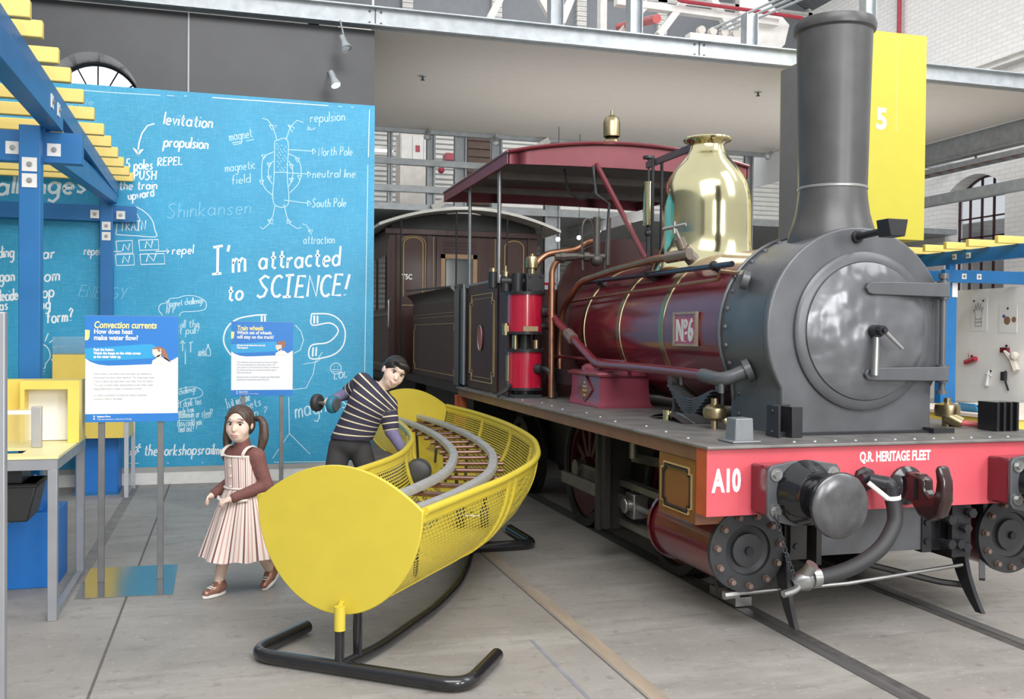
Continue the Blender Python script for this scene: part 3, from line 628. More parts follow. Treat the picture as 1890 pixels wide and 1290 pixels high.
# ------------------------------------------------------------- hand lettering: a small stroke alphabet (x-height 1)
def _o(cx,cy,rx,ry,a,b,n=9): return [(cx+rx*math.cos(R(a+(b-a)*i/n)),cy+ry*math.sin(R(a+(b-a)*i/n))) for i in range(n+1)]
_bowl=_o(.38,.5,.38,.5,30,390,11)
GL={'a':[_bowl,[(.76,1),(.76,.1),(.86,0)]],'b':[[(0,1.9),(0,0)],_o(.38,.5,.38,.5,180,-180,11)],'c':[_o(.38,.5,.38,.5,50,310)],'d':[_bowl,[(.76,1.9),(.76,0)]],
'e':[[(0,.5),(.72,.55)]+_o(.38,.5,.36,.5,10,315)],'f':[[(.6,1.75),(.42,1.9),(.26,1.6),(.22,0)],[(0,1),(.55,1)]],'g':[_bowl,[(.76,1),(.76,-.45),(.45,-.85),(.05,-.65)]],
'h':[[(0,1.9),(0,0)],[(0,.6),(.3,1),(.58,.85),(.62,0)]],'i':[[(0,1),(0,0)],[(0,1.42),(.02,1.5)]],'j':[[(.2,1),(.2,-.6),(0,-.8)],[(.2,1.4),(.2,1.5)]],'k':[[(0,1.9),(0,0)],[(.6,1),(.05,.45),(.65,0)]],
'l':[[(0,1.9),(0,0)]],'m':[[(0,1),(0,0)],[(0,.65),(.22,1),(.44,.85),(.45,0)],[(.45,.65),(.68,1),(.9,.85),(.92,0)]],'n':[[(0,1),(0,0)],[(0,.6),(.3,1),(.58,.85),(.62,0)]],'o':[_o(.38,.5,.38,.5,80,440,12)],
'p':[[(0,1),(-.03,-.8)],_o(.38,.5,.38,.5,180,-180,11)],'q':[_bowl,[(.76,1),(.76,-.8)]],'r':[[(0,1),(0,0)],[(0,.6),(.25,.95),(.5,.95)]],'s':[[(.6,.9),(.3,1),(.08,.78),(.32,.52),(.58,.28),(.32,0),(0,.12)]],
't':[[(.25,1.6),(.25,.15),(.45,0),(.6,.1)],[(0,1.05),(.55,1.05)]],'u':[[(0,1),(.05,.2),(.3,0),(.6,.25)],[(.62,1),(.66,0)]],'v':[[(0,1),(.3,0),(.62,1)]],'w':[[(0,1),(.22,0),(.45,.8),(.68,0),(.9,1)]],'x':[[(0,1),(.6,0)],[(.6,1),(0,0)]],
'y':[[(0,1),(.32,.1)],[(.66,1),(.3,-.4),(0,-.8)]],'z':[[(0,1),(.6,1),(0,0),(.62,0)]],
'A':[[(0,0),(.45,1.9),(.9,0)],[(.2,.7),(.7,.7)]],'C':[_o(.5,.95,.5,.95,50,310)],'E':[[(.75,1.85),(.08,1.9),(.0,0),(.75,0)],[(.05,1),(.6,1)]],'G':[_o(.5,.95,.5,.95,50,330)+[(.95,.85),(.55,.85)]],'H':[[(0,1.9),(0,0)],[(.8,1.9),(.8,0)],[(0,1),(.8,1)]],
'I':[[(.3,1.9),(.3,0)],[(-.05,1.9),(.68,1.95)],[(-.1,0),(.6,0)]],'L':[[(0,1.9),(0,0),(.75,.05)]],'M':[[(0,0),(.1,1.9),(.5,.5),(.9,1.9),(1,0)]],'N':[[(0,0),(0,1.9),(.8,0),(.82,1.9)]],'O':[_o(.5,.95,.5,.95,90,450,14)],'P':[[(0,0),(0,1.9),(.5,1.9),(.75,1.5),(.5,1),(0,.9)]],
'R':[[(0,0),(0,1.9),(.5,1.9),(.75,1.5),(.5,1.05),(0,.95),(.8,0)]],'S':[[(.9,1.7),(.5,1.9),(.1,1.55),(.4,1.05),(.8,.65),(.6,.1),(.25,0),(0,.2)]],'T':[[(0,1.9),(1,1.9)],[(.5,1.9),(.5,0)]],'U':[[(0,1.9),(.02,.5),(.4,0),(.78,.5),(.8,1.9)]],'W':[[(0,1.9),(.3,0),(.6,1.3),(.9,0),(1.2,1.9)]],'Y':[[(0,1.9),(.4,1)],[(.8,1.9),(.3,0)]],
'1':[[(0,1.5),(.3,1.9),(.3,0)]],'5':[[(.7,1.9),(.1,1.9),(.05,1.1),(.5,1.15),(.7,.6),(.45,0),(0,.15)]],'#':[[(.25,1.9),(.1,-.1)],[(.8,1.9),(.6,-.1)],[(0,1.3),(1,1.3)],[(-.05,.6),(.95,.6)]],'?':[[(0,1.5),(.3,1.9),(.65,1.6),(.3,.9),(.3,.5)],[(.28,.1),(.3,0)]],'!':[[(.25,1.9),(.05,.55)],[(0,.08),(.03,0)]],"'":[[(.15,2.0),(.05,1.55)]]}
CHALK=[mat('chalk_white',(.92,.97,1.0),.7,var=.02),mat('chalk_pale',(.62,.84,.93),.7,var=.05),mat('chalk_faint',(.30,.64,.82),.8,var=.05)]
def write(mb, txt, x0,z0,x1,z1, xh, r, tone, y=10.148):
    r*=1.35 if tone==0 else 1.1
    adv=[]; x=0
    for ch in txt:
        if ch==' ': x+=.7; adv.append(None); continue
        g=GL[ch]; wd=max(p[0] for s in g for p in s); adv.append(x); x+=wd+.32
    tot=x-.32; L=math.hypot(x1-x0,z1-z0); k=L/tot; ca,sa=(x1-x0)/L,(z1-z0)/L; mb.m(tone)
    for ch,a in zip(txt,adv):
        if a is None: continue
        j=random.uniform(-.06,.06)
        for st in GL[ch]:
            pts=[]
            for px,pz in st:
                u=(a+px+.16*pz)*k; v=(pz+j)*xh; pts.append((x0+u*ca-v*sa,y,z0+u*sa+v*ca))
            mb.tube(pts,r,5)
wa=M()
for t in WTXT: write(wa,*t)
for v in wa.v: v.y=10.1493+(v.y-10.148)*.14
wall_text=lab(wa.build('chalk_lettering',CHALK,wall_back,smooth=0),'white handwritten chalk words')
wa=M()
for q in WLIN:
    wa.m(q[1]); pts=[(x,10.148,z) for x,z in q[2:]]
    wa.tube(bez(pts,4) if len(pts)>5 else pts, q[0], 5)
for v in wa.v: v.y=10.1493+(v.y-10.148)*.14
wall_draw=lab(wa.build('chalk_drawing',CHALK,wall_back,smooth=0),'white chalk sketches of magnets, train and light bulb')
# ============================================================= the red tank engine
maroon=mat('maroon_gloss_paint',(.15,.017,.026),.22,var=.07,scale=4,coat=.5)
maroon_d=mat('dark_lined_maroon',(.040,.011,.011),.38,var=.15,scale=3,coat=.08,spec=.3)
maroon_flat=mat('maroon_primer',(.22,.045,.06),.5,var=.06)
black_g=mat('black_gloss_paint',(.012,.012,.014),.16,var=.05,coat=.4)
black_m=mat('engine_black',(.022,.022,.025),.38,var=.15,scale=12,spec=.4)
graphite=mat('graphite_smokebox_paint',(.112,.117,.126),.36,metal=.25,var=.14,scale=5,bump=.06,dirt=(.05,.045,.04),dirt_amt=.4)
under=mat('sooty_frame_black',(.022,.021,.02),.6,var=.2)
brass=mat('polished_brass',(.72,.66,.40),.13,metal=1,var=.04,scale=5)
brass_d=mat('dull_brass',(.42,.34,.20),.32,metal=1,var=.1)
copper=mat('copper_pipe',(.42,.21,.13),.34,metal=.9,var=.12,scale=18)
steel=mat('bright_steel',(.42,.42,.41),.3,metal=.9,var=.1)
pump_red=mat('signal_red_gloss',(.42,.010,.035),.18,var=.04,coat=.6)
beam_red=mat('buffer_beam_red',(.64,.095,.12),.42,var=.06,scale=5,spec=.5)
deck_m=mat('worn_deck_plate',(.20,.19,.18),.5,metal=.4,var=.25,scale=6)
gold=mat('gold_lining',(.50,.34,.14),.45)
letter_w=mat('white_lettering',(.90,.90,.88),.5,var=.01)
rust=mat('rusty_nut',(.21,.15,.125),.5,metal=.4,var=.25)
wood_red=mat('orange_red_beam_end',(.52,.10,.03),.5,var=.15,scale=6)
val_m=mat('brown_valance_paint',(.19,.085,.05),.45,var=.2,scale=5)
X0=3.36
L=thing('steam_locomotive',(X0,7.0,0),'maroon steam tank engine with red buffer beam reading A10 and brass dome','locomotive')
def P(name,mb,m,par=L,**k): return mb.build(name,m,par,**k)
# --- frames and under-parts
for x in (2.93,3.77):
    m=M(); m.box((x-.015,4.36,.33),(x+.015,9.8,.93)); P('frame_plate',m,under,smooth=0)
m=M(); m.box((2.95,4.37,.375),(3.56,4.40,.63)); P('front_stretcher',m,graphite,smooth=0)
# buffer beam with its lettering
m=M(); m.m(0).box((2.227,4.25,.628),(4.493,4.36,.956)); m.m(1).box((2.2265,4.2505,.6285),(2.2272,4.36,.9555))
bb=P('buffer_beam',m,[beam_red,wood_red],smooth=0)
m=M(); put_text(m,'A10',(2.258,4.249,.750),(1,0,0),(0,0,1),.152,bold=.006,sx=.60); P('number_lettering',m,letter_w,bb,smooth=0)
m=M(); put_text(m,'Q.R. HERITAGE FLEET',(3.085,4.249,.873),(1,0,0),(0,0,1),.071,bold=.0022,sx=.63); P('owner_lettering',m,letter_w,bb,smooth=0)
# running plate and valance
m=M(); m.box((2.215,4.225,.956),(4.505,9.62,.972)); P('running_plate',m,deck_m,bev=.004)
for x,a in ((2.235,1),(4.485,-1)):
    m=M(); m.box((x,4.362,.885),(x+a*.04,9.6,.955)); P('valance',m,val_m,smooth=0)
m=M()
for i in range(16):
    m.rivet((2.30+.03*(i%3),4.6+i*.33,.972),(0,0,1),.009)
for i in range(12): m.rivet((2.75+i*.12,4.32,.972),(0,0,1),.009)
P('deck_rivets',m,galv)
for y in (9.50,):
    m=M(); m.box((2.245,y,.55),(2.30,y+.07,.885)); m.box((2.24,y+.2,.55),(2.30,y+.27,.885)); P('step_hanger',m,wood_red,smooth=0); m=M(); m.box((2.16,y-.02,.53),(2.34,y+.30,.55)); P('cab_step',m,under,smooth=0)
# --- smokebox
def sb_outline(r,w,z0=.972,cz=1.54,n=40):
    a0,a1=-33,213; pts=[(r*math.cos(R(a0+(a1-a0)*i/n)),cz+r*math.sin(R(a0+(a1-a0)*i/n))) for i in range(n+1)]
    xe,ze=pts[-1]; 
    lf=[(xe+(-w-xe)*t*t*(3-2*t)*1.0,ze+(z0+.17-ze)*t) for t in (.3,.6,.85,1)]
    rt=[(-x,z) for x,z in lf[::-1]]
    return pts+lf+[(-w,z0),(w,z0)]+rt
ol=sb_outline(.565,.468)
m=M(); m.prism(ol,(X0,4.69,0),(1,0,0),(0,0,1),(0,1,0),.53); sbx=P('smokebox',m,graphite,smooth=50)
m=M(); m.prism(sb_outline(.577,.482),(X0,4.65,0),(1,0,0),(0,0,1),(0,1,0),.05); P('smokebox_front',m,graphite,bev=.012,seg=3,smooth=50)
m=M(); m.tube([(X0+x*1.012,5.19,1.54+(z-1.54)*1.012) for x,z in ol if z>.98],.012,6); P('edge_band',m,graphite,sbx)
m=M()
for a in range(-20,201,11):
    c,s_=math.cos(R(a)),math.sin(R(a)); m.rivet((X0+.565*c,5.13,1.54+.565*s_),(c,0,s_),.017)
for z in (1.05,1.17): m.rivet((X0-.468,5.13,z),(-1,0,0),.016); m.rivet((X0+.468,5.13,z),(1,0,0),.016)
P('rivet_row',m,graphite,sbx)
m=M(); m.box((X0-.54,4.60,.972),(X0+.54,4.66,.985))
for s_ in (-1,1): m.box((X0+s_*.5-.07,4.56,.972),(X0+s_*.5+.07,4.66,1.0))
P('smokebox_foot',m,black_m,smooth=0)
# door
dx=3.385
m=M(); m.lathe((dx,4.655,1.54),(0,-1,0),[(.440,0),(.440,.022),(.425,.034),(.385,.036),(.380,.03)],64); P('door_ring',m,graphite)
m=M(); m.lathe((dx,4.655,1.54),(0,-1,0),[(.384,.026),(.380,.044),(.33,.064),(.22,.082),(.1,.092),(0,.094)],64)
door=P('smokebox_door',m,mat('dented_door_paint',(.15,.155,.165),.25,metal=.35,var=.1,scale=4.5,bump=.9,bdist=.035))
for _q in MATS['dented_door_paint'].node_tree.nodes:
    if _q.type=='TEX_NOISE': _q.inputs['Detail'].default_value=1.2; _q.inputs['Scale'].default_value=6
m=M(); m.cyl((dx+.485,4.595,1.205),(dx+.485,4.595,1.84),.018,n=12)
for z in (1.775,1.305): m.cyl((dx+.485,4.595,z-.05),(dx+.485,4.595,z+.05),.034,n=16)
m.cyl((dx+.485,4.595,1.84),(dx+.485,4.595,1.87),.028,n=12); m.cyl((dx+.485,4.595,1.19),(dx+.485,4.595,1.21),.03,n=12); P('hinge_pin',m,graphite,door)
for z in (1.775,1.305):
    m=M(); m.prism([(-.03,-.026),(0,-.034),(.5,-.040),(.5,.040),(0,.034),(-.03,.026),(-.045,0)],(dx-.005,4.575,z),(1,0,0),(0,0,1),(0,-1,0),.022); m.box((dx+.485,4.60,z-.035),(dx+.52,4.66,z+.035)); P('hinge_strap',m,graphite,door,bev=.004)
m=M(); m.cyl((dx,4.57,1.54),(dx,4.51,1.54),.034); m.cyl((dx,4.52,1.545),(dx+.0,4.47,1.545),.026,n=8); m.cyl((dx,4.47,1.545),(dx,4.45,1.545),.014,n=8); P('handle_boss',m,black_m,door)
m=M(); m.tube([(dx-.0,4.53,1.54),(dx-.012,4.525,1.30)],[.017,.022],10); P('locking_handle',m,steel,door)
m=M(); m.tube([(dx+.02,4.49,1.54),(dx+.125,4.475,1.445)],[.013,.009],8); P('locking_handle',m,steel,door)
# lamp iron at the top of the smokebox
m=M(); m.cyl((3.335,4.66,2.06),(3.345,4.38,2.075),.019,n=12); m.cyl((3.335,4.66,2.06),(3.337,4.63,2.06),.035,n=16)
m.prism([(-.045,-.045),(.045,-.045),(.062,.045),(-.062,.045)],(3.35,4.42,2.08),(1,0,0),(0,0,1),(0,-1,0),.10); P('lamp_iron',m,black_m,bev=.004)
# --- chimney
m=M(); m.lathe((X0-.005,4.91,0),(0,0,1),[(.252,1.98),(.250,2.06),(.240,2.11),(.223,2.16),(.207,2.22),(.197,2.29),(.191,2.36),(.193,2.362),(.200,2.75),(.212,3.25),(.228,3.262),(.234,3.29),(.226,3.318),(.205,3.32),(.19,3.30),(.185,2.9)],48); ch=P('chimney',m,mat('sooty_chimney_paint',(.082,.080,.080),.38,metal=.25,var=.14,scale=5,bump=.06))
m=M(); m.lathe((X0-.005,4.91,0),(0,0,1),[(.193,2.352),(.197,2.356),(.197,2.366),(.193,2.37)],48); P('joint_band',m,mat('worn_edge_metal',(.35,.35,.34),.4,metal=.6),ch)
# --- boiler
m=M(); m.cyl((X0,5.2,1.55),(X0,8.0,1.55),.525,n=72); boiler=P('boiler',m,maroon)
for y in (6.10,6.86,7.62):
    m=M(); m.lathe((X0,y-.036,1.55),(0,1,0),[(.524,0),(.530,.001),(.530,.071),(.524,.072)],72); P('boiler_band',m,brass_d,boiler)
m=M(); m.lathe((X0,5.21,1.55),(0,1,0),[(.524,0),(.531,.001),(.531,.03),(.524,.031)],72); P('boiler_band',m,black_m,boiler)
m=M(); m.prism([(x,z) for x,z in [(-.62,.975),(.62,.975),(.62,1.85)]+[(.62*math.cos(math.pi*i/16),1.80+.56*math.sin(math.pi*i/16)) for i in range(1,16)]+[(-.62,1.85)]],(X0,8.0,0),(1,0,0),(0,0,1),(0,1,0),.06); P('spectacle_plate',m,maroon_d,smooth=50)
# number plate
plate=M(); plate.m(0).box((2.825,5.555,1.45),(2.84,5.865,1.65))
for a,b in (((5.545,1.44),(5.875,1.455)),((5.545,1.645),(5.875,1.66)),((5.545,1.455),(5.562,1.645)),((5.858,1.455),(5.875,1.645))): plate.m(1).box((2.815,a[0],a[1]),(2.835,b[0],b[1]))
for y in (5.575,5.71,5.845):
    for z in (1.467,1.633): plate.m(1).rivet((2.825,y,z),(-1,0,0),.009)
npl=P('number_plate',plate,[pump_red,mat('dull_cast_frame',(.38,.30,.24),.55,metal=.3)],boiler,smooth=0)
m=M(); put_text(m,'N',(2.823,5.84,1.475),(0,-1,0),(0,0,1),.195,bold=.006,sx=.75,extrude=.004); put_text(m,'o',(2.823,5.725,1.555),(0,-1,0),(0,0,1),.12,bold=.004,sx=.75,extrude=.004); put_text(m,'.',(2.823,5.708,1.515),(0,-1,0),(0,0,1),.13,bold=.004,extrude=.004); put_text(m,'6',(2.823,5.665,1.475),(0,-1,0),(0,0,1),.195,bold=.006,sx=.75,extrude=.004); P('raised_figures',m,mat('cast_silver',(.72,.70,.66),.4,metal=.3),npl,smooth=0)
# dome
m=M(); m.lathe((X0,6.467,0),(0,0,1),[(.41,1.95),(.385,2.03),(.35,2.085),(.328,2.15),(.322,2.25),(.322,2.44),(.316,2.52),(.300,2.60),(.27,2.67),(.225,2.735),(.18,2.785),(.145,2.83),(.126,2.865),(.120,2.895),(.135,2.915),(.172,2.93),(.176,2.940),(.172,2.95),(.13,2.95),(.10,2.92)],64); dome=P('steam_dome',m,brass,boiler)
# spring balance and lever
m=M(); m.cyl((X0,7.5,2.43),(X0,7.5,2.77),.044); m.cyl((X0,7.5,2.425),(X0,7.5,2.435),.05); m.cyl((X0,7.5,2.77),(X0,7.5,2.785),.05); m.cyl((X0,7.5,2.54),(X0,7.5,2.555),.049)
sb_=P('spring_balance',m,brass,boiler)
m=M(); m.tube([(X0,7.5,2.78),(X0,7.5,3.0)],.011,8); m.tube([(X0,7.5,2.44),(X0,7.5,2.05)],.018,8); m.cyl((X0,7.5,2.98),(X0,7.5,3.0),.05); m.sph((X0,7.5,2.36),.032,8,6); m.each('balance_rod',steel_d,sb_)
m=M(); m.bar((X0,7.53,2.93),(X0,6.5,2.93),.03,.05); P('safety_lever',m,graphite,sb_)
m=M(); m.cyl((X0+.06,6.6,2.86),(X0+.10,6.75,2.97),.02); P('valve_pillar',m,steel,sb_)
m=M(); m.cyl((X0-.03,7.35,2.05),(X0-.03,7.35,2.95),.014,n=8); m.cyl((X0+.05,7.35,2.05),(X0+.05,7.35,2.95),.014,n=8); P('guide_rod',m,black_m,sb_)
# clack valve
m=M(); m.cyl((3.05,6.05,2.02),(2.975,6.05,2.10),.048); m.cyl((2.915,6.18,2.045),(2.99,5.99,2.06),.040); m.cyl((2.97,6.05,2.10),(2.94,6.05,2.17),.035); cl=P('clack_valve',m,mat('tarnished_bronze',(.28,.24,.20),.4,metal=.8),boiler)
m=M(); m.cyl((2.94,6.05,2.17),(2.905,6.05,2.24),.012); m.tube([(2.86,6.13,2.235),(2.95,5.97,2.255)],.013,8); m.tube([(2.905,6.05,2.20),(2.905,6.05,2.28)],.012,8); P('valve_wheel',m,steel,cl)
# handrail + brackets, thin oil pipe
m=M(); m.cyl((2.945,7.95,1.957),(2.945,5.33,1.947),.019,n=12); hr=P('handrail',m,mat('blue_black_tube',(.02,.025,.05),.25,coat=.3),boiler)
for y in (7.55,6.55,5.56):
    m=M(); m.sph((2.945,y,1.95),.032,12,8); m.cyl((2.945,y,1.945),(3.02,y-.03,1.90),.020,.03,n=10); m.cyl((3.005,y-.025,1.91),(3.035,y-.035,1.89),.04,n=10); P('handrail_knob',m,black_m,hr)
m=M(); m.tube(elbow([(2.84,8.1,1.79),(2.865,6.86,1.825),(2.872,5.36,1.85),(2.872,5.34,1.90),(2.862,5.08,1.87),(2.82,4.97,1.835)],.03),.0125,8); P('oil_pipe',m,copper,boiler)
m=M(); m.tube([(2.865,5.10,1.87),(2.85,5.02,1.86),(2.80,4.955,1.83)],[.018,.03,.03],8); m.cyl((2.80,4.955,1.83),(2.835,4.94,1.82),.055,n=14); P('pipe_flange',m,graphite,boiler)
# exhaust pipe, elbow
m=M(); m.tube(elbow([(2.585,7.95,1.70),(2.62,7.85,1.69),(2.66,6.85,1.29),(2.70,5.85,1.285),(2.70,5.17,1.275)],.12),.032,12); P('exhaust_pipe',m,maroon)
m=M(); m.cyl((2.632,7.42,1.52),(2.637,7.30,1.47),.046,n=8); P('pipe_union',m,rust)
m=M(); m.tube(elbow([(2.70,5.22,1.275),(2.70,4.98,1.255),(2.83,4.93,1.31)],.07),[.04]*1+[.04]*6+[.045],14); m.cyl((2.82,4.935,1.305),(2.85,4.92,1.32),.068,n=20); m.cyl((2.70,4.99,1.24),(2.70,4.99,1.18),.016); m.cyl((2.70,5.5,1.26),(2.70,5.5,1.20),.012); m.each('exhaust_elbow',graphite,L)
m=M(); m.tube(elbow([(2.72,8.0,1.32),(2.72,6.4,1.315),(2.72,6.35,1.22)],.05),.014,8); P('feed_pipe',m,maroon)
m=M(); m.box((2.66,7.0,1.10),(2.70,8.1,1.22)); P('pipe_bracket',m,black_m,smooth=0)
# copper pipes
for pts,r in (([(2.80,7.70,2.165),(2.66,7.73,2.155),(2.605,7.76,2.06),(2.60,7.74,1.6),(2.60,7.73,.98)],.026),([(2.95,6.05,2.04),(2.90,6.3,2.05),(2.80,6.9,2.00),(2.74,7.42,1.94),(2.74,7.86,1.73),(2.76,8.0,1.40),(2.76,7.98,1.10)],.027),([(2.505,7.95,2.07),(2.55,7.95,2.14),(2.625,7.95,2.20),(2.89,7.95,2.245),(2.98,7.95,2.31),(3.06,7.95,2.33)],.028)):
    m=M(); m.tube(elbow(pts,.10),r,12); P('copper_pipe',m,copper)
m=M(); m.cyl((2.62,7.72,2.155),(2.80,7.70,2.165),.034,n=8); m.cyl((2.66,7.72,2.155),(2.70,7.72,2.157),.046,n=8); m.cyl((2.80,7.70,2.165),(3.05,7.70,2.17),.028,n=10); m.cyl((2.86,7.7,2.165),(2.91,7.7,2.167),.042,n=8); P('steam_fittings',m,mat('grimy_fittings',(.10,.09,.08),.45,metal=.6),smooth=40)
m=M(); m.cyl((2.98,7.7,2.10),(2.98,7.7,2.50),.032); m.sph((2.98,7.7,2.14),.055,12,8); m.tube(bez([(2.86,7.7,2.05),(2.85,7.7,2.40),(2.90,7.7,2.48),(2.95,7.7,2.40),(2.96,7.7,2.15)],6),.011,6); m.tube([(3.08,7.7,2.1),(3.09,7.7,2.5)],.02,8); m.each('gauge_fitting',MATS['grimy_fittings'],L)
m=M(); m.tube([(3.05,7.7,2.0),(3.09,7.7,2.62),(2.99,7.75,2.70),(2.98,7.8,2.95)],.011,6); P('whistle_rod',m,steel_d)
# --- air pump
px,py_=2.43,7.95
ap=M(); ap.cyl((px,py_,1.53),(px,py_,1.845),.150,n=36); ap=P('pump_steam_cylinder',ap,pump_red)
m=M(); m.cyl((px,py_,1.055),(px,py_,1.36),.150,n=36); P('pump_air_cylinder',m,pump_red,ap)
m=M()
for z,h,r in ((1.845,.022,.170),(1.508,.022,.168),(1.36,.022,.170),(1.035,.022,.165)): m.cyl((px,py_,z),(px,py_,z+h),r,n=36)
for z in (1.867,1.382):
    for i in range(12): m.bolt((px+.155*math.cos(i*math.pi/6),py_+.155*math.sin(i*math.pi/6),z),(0,0,1),.012)
P('pump_flange',m,black_m,ap)
m=M(); m.cyl((px,py_,1.38),(px,py_,1.51),.052); m.box((px-.12,py_-.12,.972),(px+.12,py_+.12,1.0)); m.cyl((px,py_,1.0),(px,py_,1.04),.09); m.each('pump_column',black_m,ap)
m=M(); m.cyl((px-.09,py_-.02,1.38),(px-.09,py_-.02,1.50),.028); m.cyl((px+.08,py_-.07,1.385),(px+.08,py_-.07,1.46),.03); m.cyl((px-.17,py_,1.50),(px-.17,py_,1.60),.03); m.box((px-.19,py_-.03,1.53),(px-.15,py_+.03,1.58)); m.each('drain_cock',brass_d,ap)
m=M(); m.box((px-.02,py_-.10,1.867),(px+.14,py_+.08,2.02)); m.cyl((px-.07,py_,1.867),(px-.07,py_,2.03),.055); m.cyl((px-.16,py_+.05,1.867),(px-.16,py_+.05,2.0),.045); m.cyl((px-.26,py_+.1,1.9),(px-.26,py_+.1,2.04),.04)
m.cyl((px-.2,py_+.05,1.96),(px,py_,1.96),.04)
for a in (0,.1):
    for b in (0,.11): m.bolt((px+.01+a,py_-.10,1.885+b),(0,-1,0),.013)
P('valve_gear',m,black_m,ap,bev=.004)
m=M(); m.lathe((px+.06,py_,2.02),(0,0,1),[(.028,0),(.028,.05),(.052,.055),(.052,.13),(.045,.15),(.02,.155),(.02,.175),(0,.18)],20); m.lathe((px-.26,py_+.1,2.04),(0,0,1),[(.03,0),(.03,.03),(0,.04)],12); m.lathe((px-.16,py_+.05,2.0),(0,0,1),[(.035,0),(.035,.04),(.012,.05),(.012,.09),(0,.09)],12); P('brass_lubricator',m,brass_d,ap)
m=M(); m.lathe((px+.19,py_-.08,1.93),(0,0,1),[(0,0),(.055,0),(.055,.018),(0,.02)],14); m.cyl((px+.19,py_-.08,1.85),(px+.19,py_-.08,1.93),.01); P('red_valve_wheel',m,pump_red,ap)
m=M(); m.tube(elbow([(px+.10,py_-.14,1.22),(px+.14,py_-.20,1.22),(px+.20,py_-.20,1.10),(px+.20,py_-.18,.985)],.07),.026,10); m.cyl((px+.06,py_-.13,1.22),(px+.10,py_-.16,1.22),.042); m.cyl((px+.20,py_-.18,.975),(px+.20,py_-.18,1.03),.04,n=8); m.tube(elbow([(px-.14,py_-.06,1.08),(px-.18,py_-.08,1.04),(px-.26,py_-.06,.985)],.04),.018,8); m.cyl((px+.12,py_-.06,1.70),(px+.17,py_-.06,1.70),.05); m.cyl((px+.12,py_-.06,1.58),(px+.22,py_-.06,1.58),.03); m.each('pump_pipe',black_m,ap)
m=M(); m.box((px-.06,py_-.153,1.535),(px+.07,py_-.147,1.575)); P('maker_plate',m,brass_d,ap,smooth=0)
m=M(); m.box((px-.158,py_-.03,1.11),(px-.146,py_+.03,1.33)); P('name_strip',m,brass_d,ap,smooth=0)
# --- cab: side sheet, posts, canopy
m=M(); m.box((2.29,8.33,.99),(2.315,9.43,1.975)); cs=P('cab_side_sheet',m,maroon_d,smooth=0)
def lined(y0,y1,z0,z1,c,x,mb,w=.012,t=.004):
    pts=[(x,y0+c,z0),(x,y1-c,z0),(x,y1-c,z0+c),(x,y1,z0+c),(x,y1,z1-c),(x,y1-c,z1-c),(x,y1-c,z1),(x,y0+c,z1),(x,y0+c,z1-c),(x,y0,z1-c),(x,y0,z0+c),(x,y0+c,z0+c)]
    for i in range(len(pts)): 
        a,b=Vector(pts[i]),Vector(pts[(i+1)%len(pts)]); mb.bar(a,b,w,w*.5) if abs(a.z-b.z)<1e-6 else mb.bar(a,b,w*.5,w,up=(0,1,0))
m=M(); lined(8.42,9.34,1.06,1.88,.07,2.288,m); lined(8.46,9.30,1.10,1.84,.06,2.288,m,.006); P('gold_lining',m,gold,cs,smooth=0)
m=M(); m.prism([(.075*math.cos(2*math.pi*i/24),.115*math.sin(2*math.pi*i/24)) for i in range(24)],(2.289,8.9,1.47),(0,1,0),(0,0,1),(-1,0,0),.008); P('oval_plate',m,pump_red,cs,smooth=0)
m=M(); m.tube([(2.289-.01,8.9+.078*math.cos(2*math.pi*i/24),1.47+.118*math.sin(2*math.pi*i/24)) for i in range(24)],.007,6,closed=True); P('oval_rim',m,steel,cs)
m=M(); m.tube([(2.302,9.45,1.985),(2.302,8.31,1.985)],.016,8); m.cyl((2.302,8.32,1.96),(2.302,8.32,2.03),.035); P('sheet_beading',m,steel,cs)
m=M(); m.box((2.30,8.0,.975),(2.36,8.33,1.96)); m.box((2.31,8.25,.975),(2.37,8.33,1.98)); P('cab_front_corner',m,maroon_d,smooth=0)
m=M(); m.box((2.55,8.05,.975),(4.2,8.10,1.9)); P('cab_front_plate',m,maroon_d,smooth=0)
m=M(); m.box((4.405,8.33,.99),(4.43,9.43,1.975)); P('cab_side_sheet',m,maroon_d,smooth=0)
for x,y in ((2.30,9.42),(2.30,8.33),(4.42,9.42),(4.42,8.33)):
    m=M(); m.cyl((x,y,1.96),(x,y,2.96),.018,n=12); m.cyl((x,y,1.96),(x,y,1.99),.03); P('canopy_post',m,mat('burnished_post',(.30,.29,.28),.3,metal=.8))
cx0,cx1,cy0,cy1=2.25,4.50,7.88,10.38
def arcz(x,zb,h): t=(x-cx0)/(cx1-cx0)*2-1; return zb+h*(1-t*t)
xs=[cx0+(cx1-cx0)*i/24 for i in range(25)]
m=M()
for y in (cy0,cy1):
    m.add([(x,y,arcz(x,3.045,.13)) for x in xs]+[(x,y,arcz(x,3.02,.13)) for x in xs],[(i,i+1,26+i,25+i) for i in range(24)])
m.grid([[(x,y,arcz(x,3.045,.13)) for x in xs] for y in (cy0-.02,cy1+.02)]); m.grid([[(x,y,arcz(x,3.022,.13)) for x in xs] for y in (cy0-.02,cy1+.02)])
m.add([(cx0,cy0-.02,3.045),(cx0,cy1+.02,3.045),(cx0,cy1+.02,3.022),(cx0,cy0-.02,3.022)],[(0,1,2,3)]); m.add([(cx1,cy0-.02,3.045),(cx1,cy1+.02,3.045),(cx1,cy1+.02,3.022),(cx1,cy0-.02,3.022)],[(0,1,2,3)])
can=P('canopy_roof',m,mat('soot_grey_sheet',(.16,.145,.135),.6,var=.15),smooth=30)
m=M()
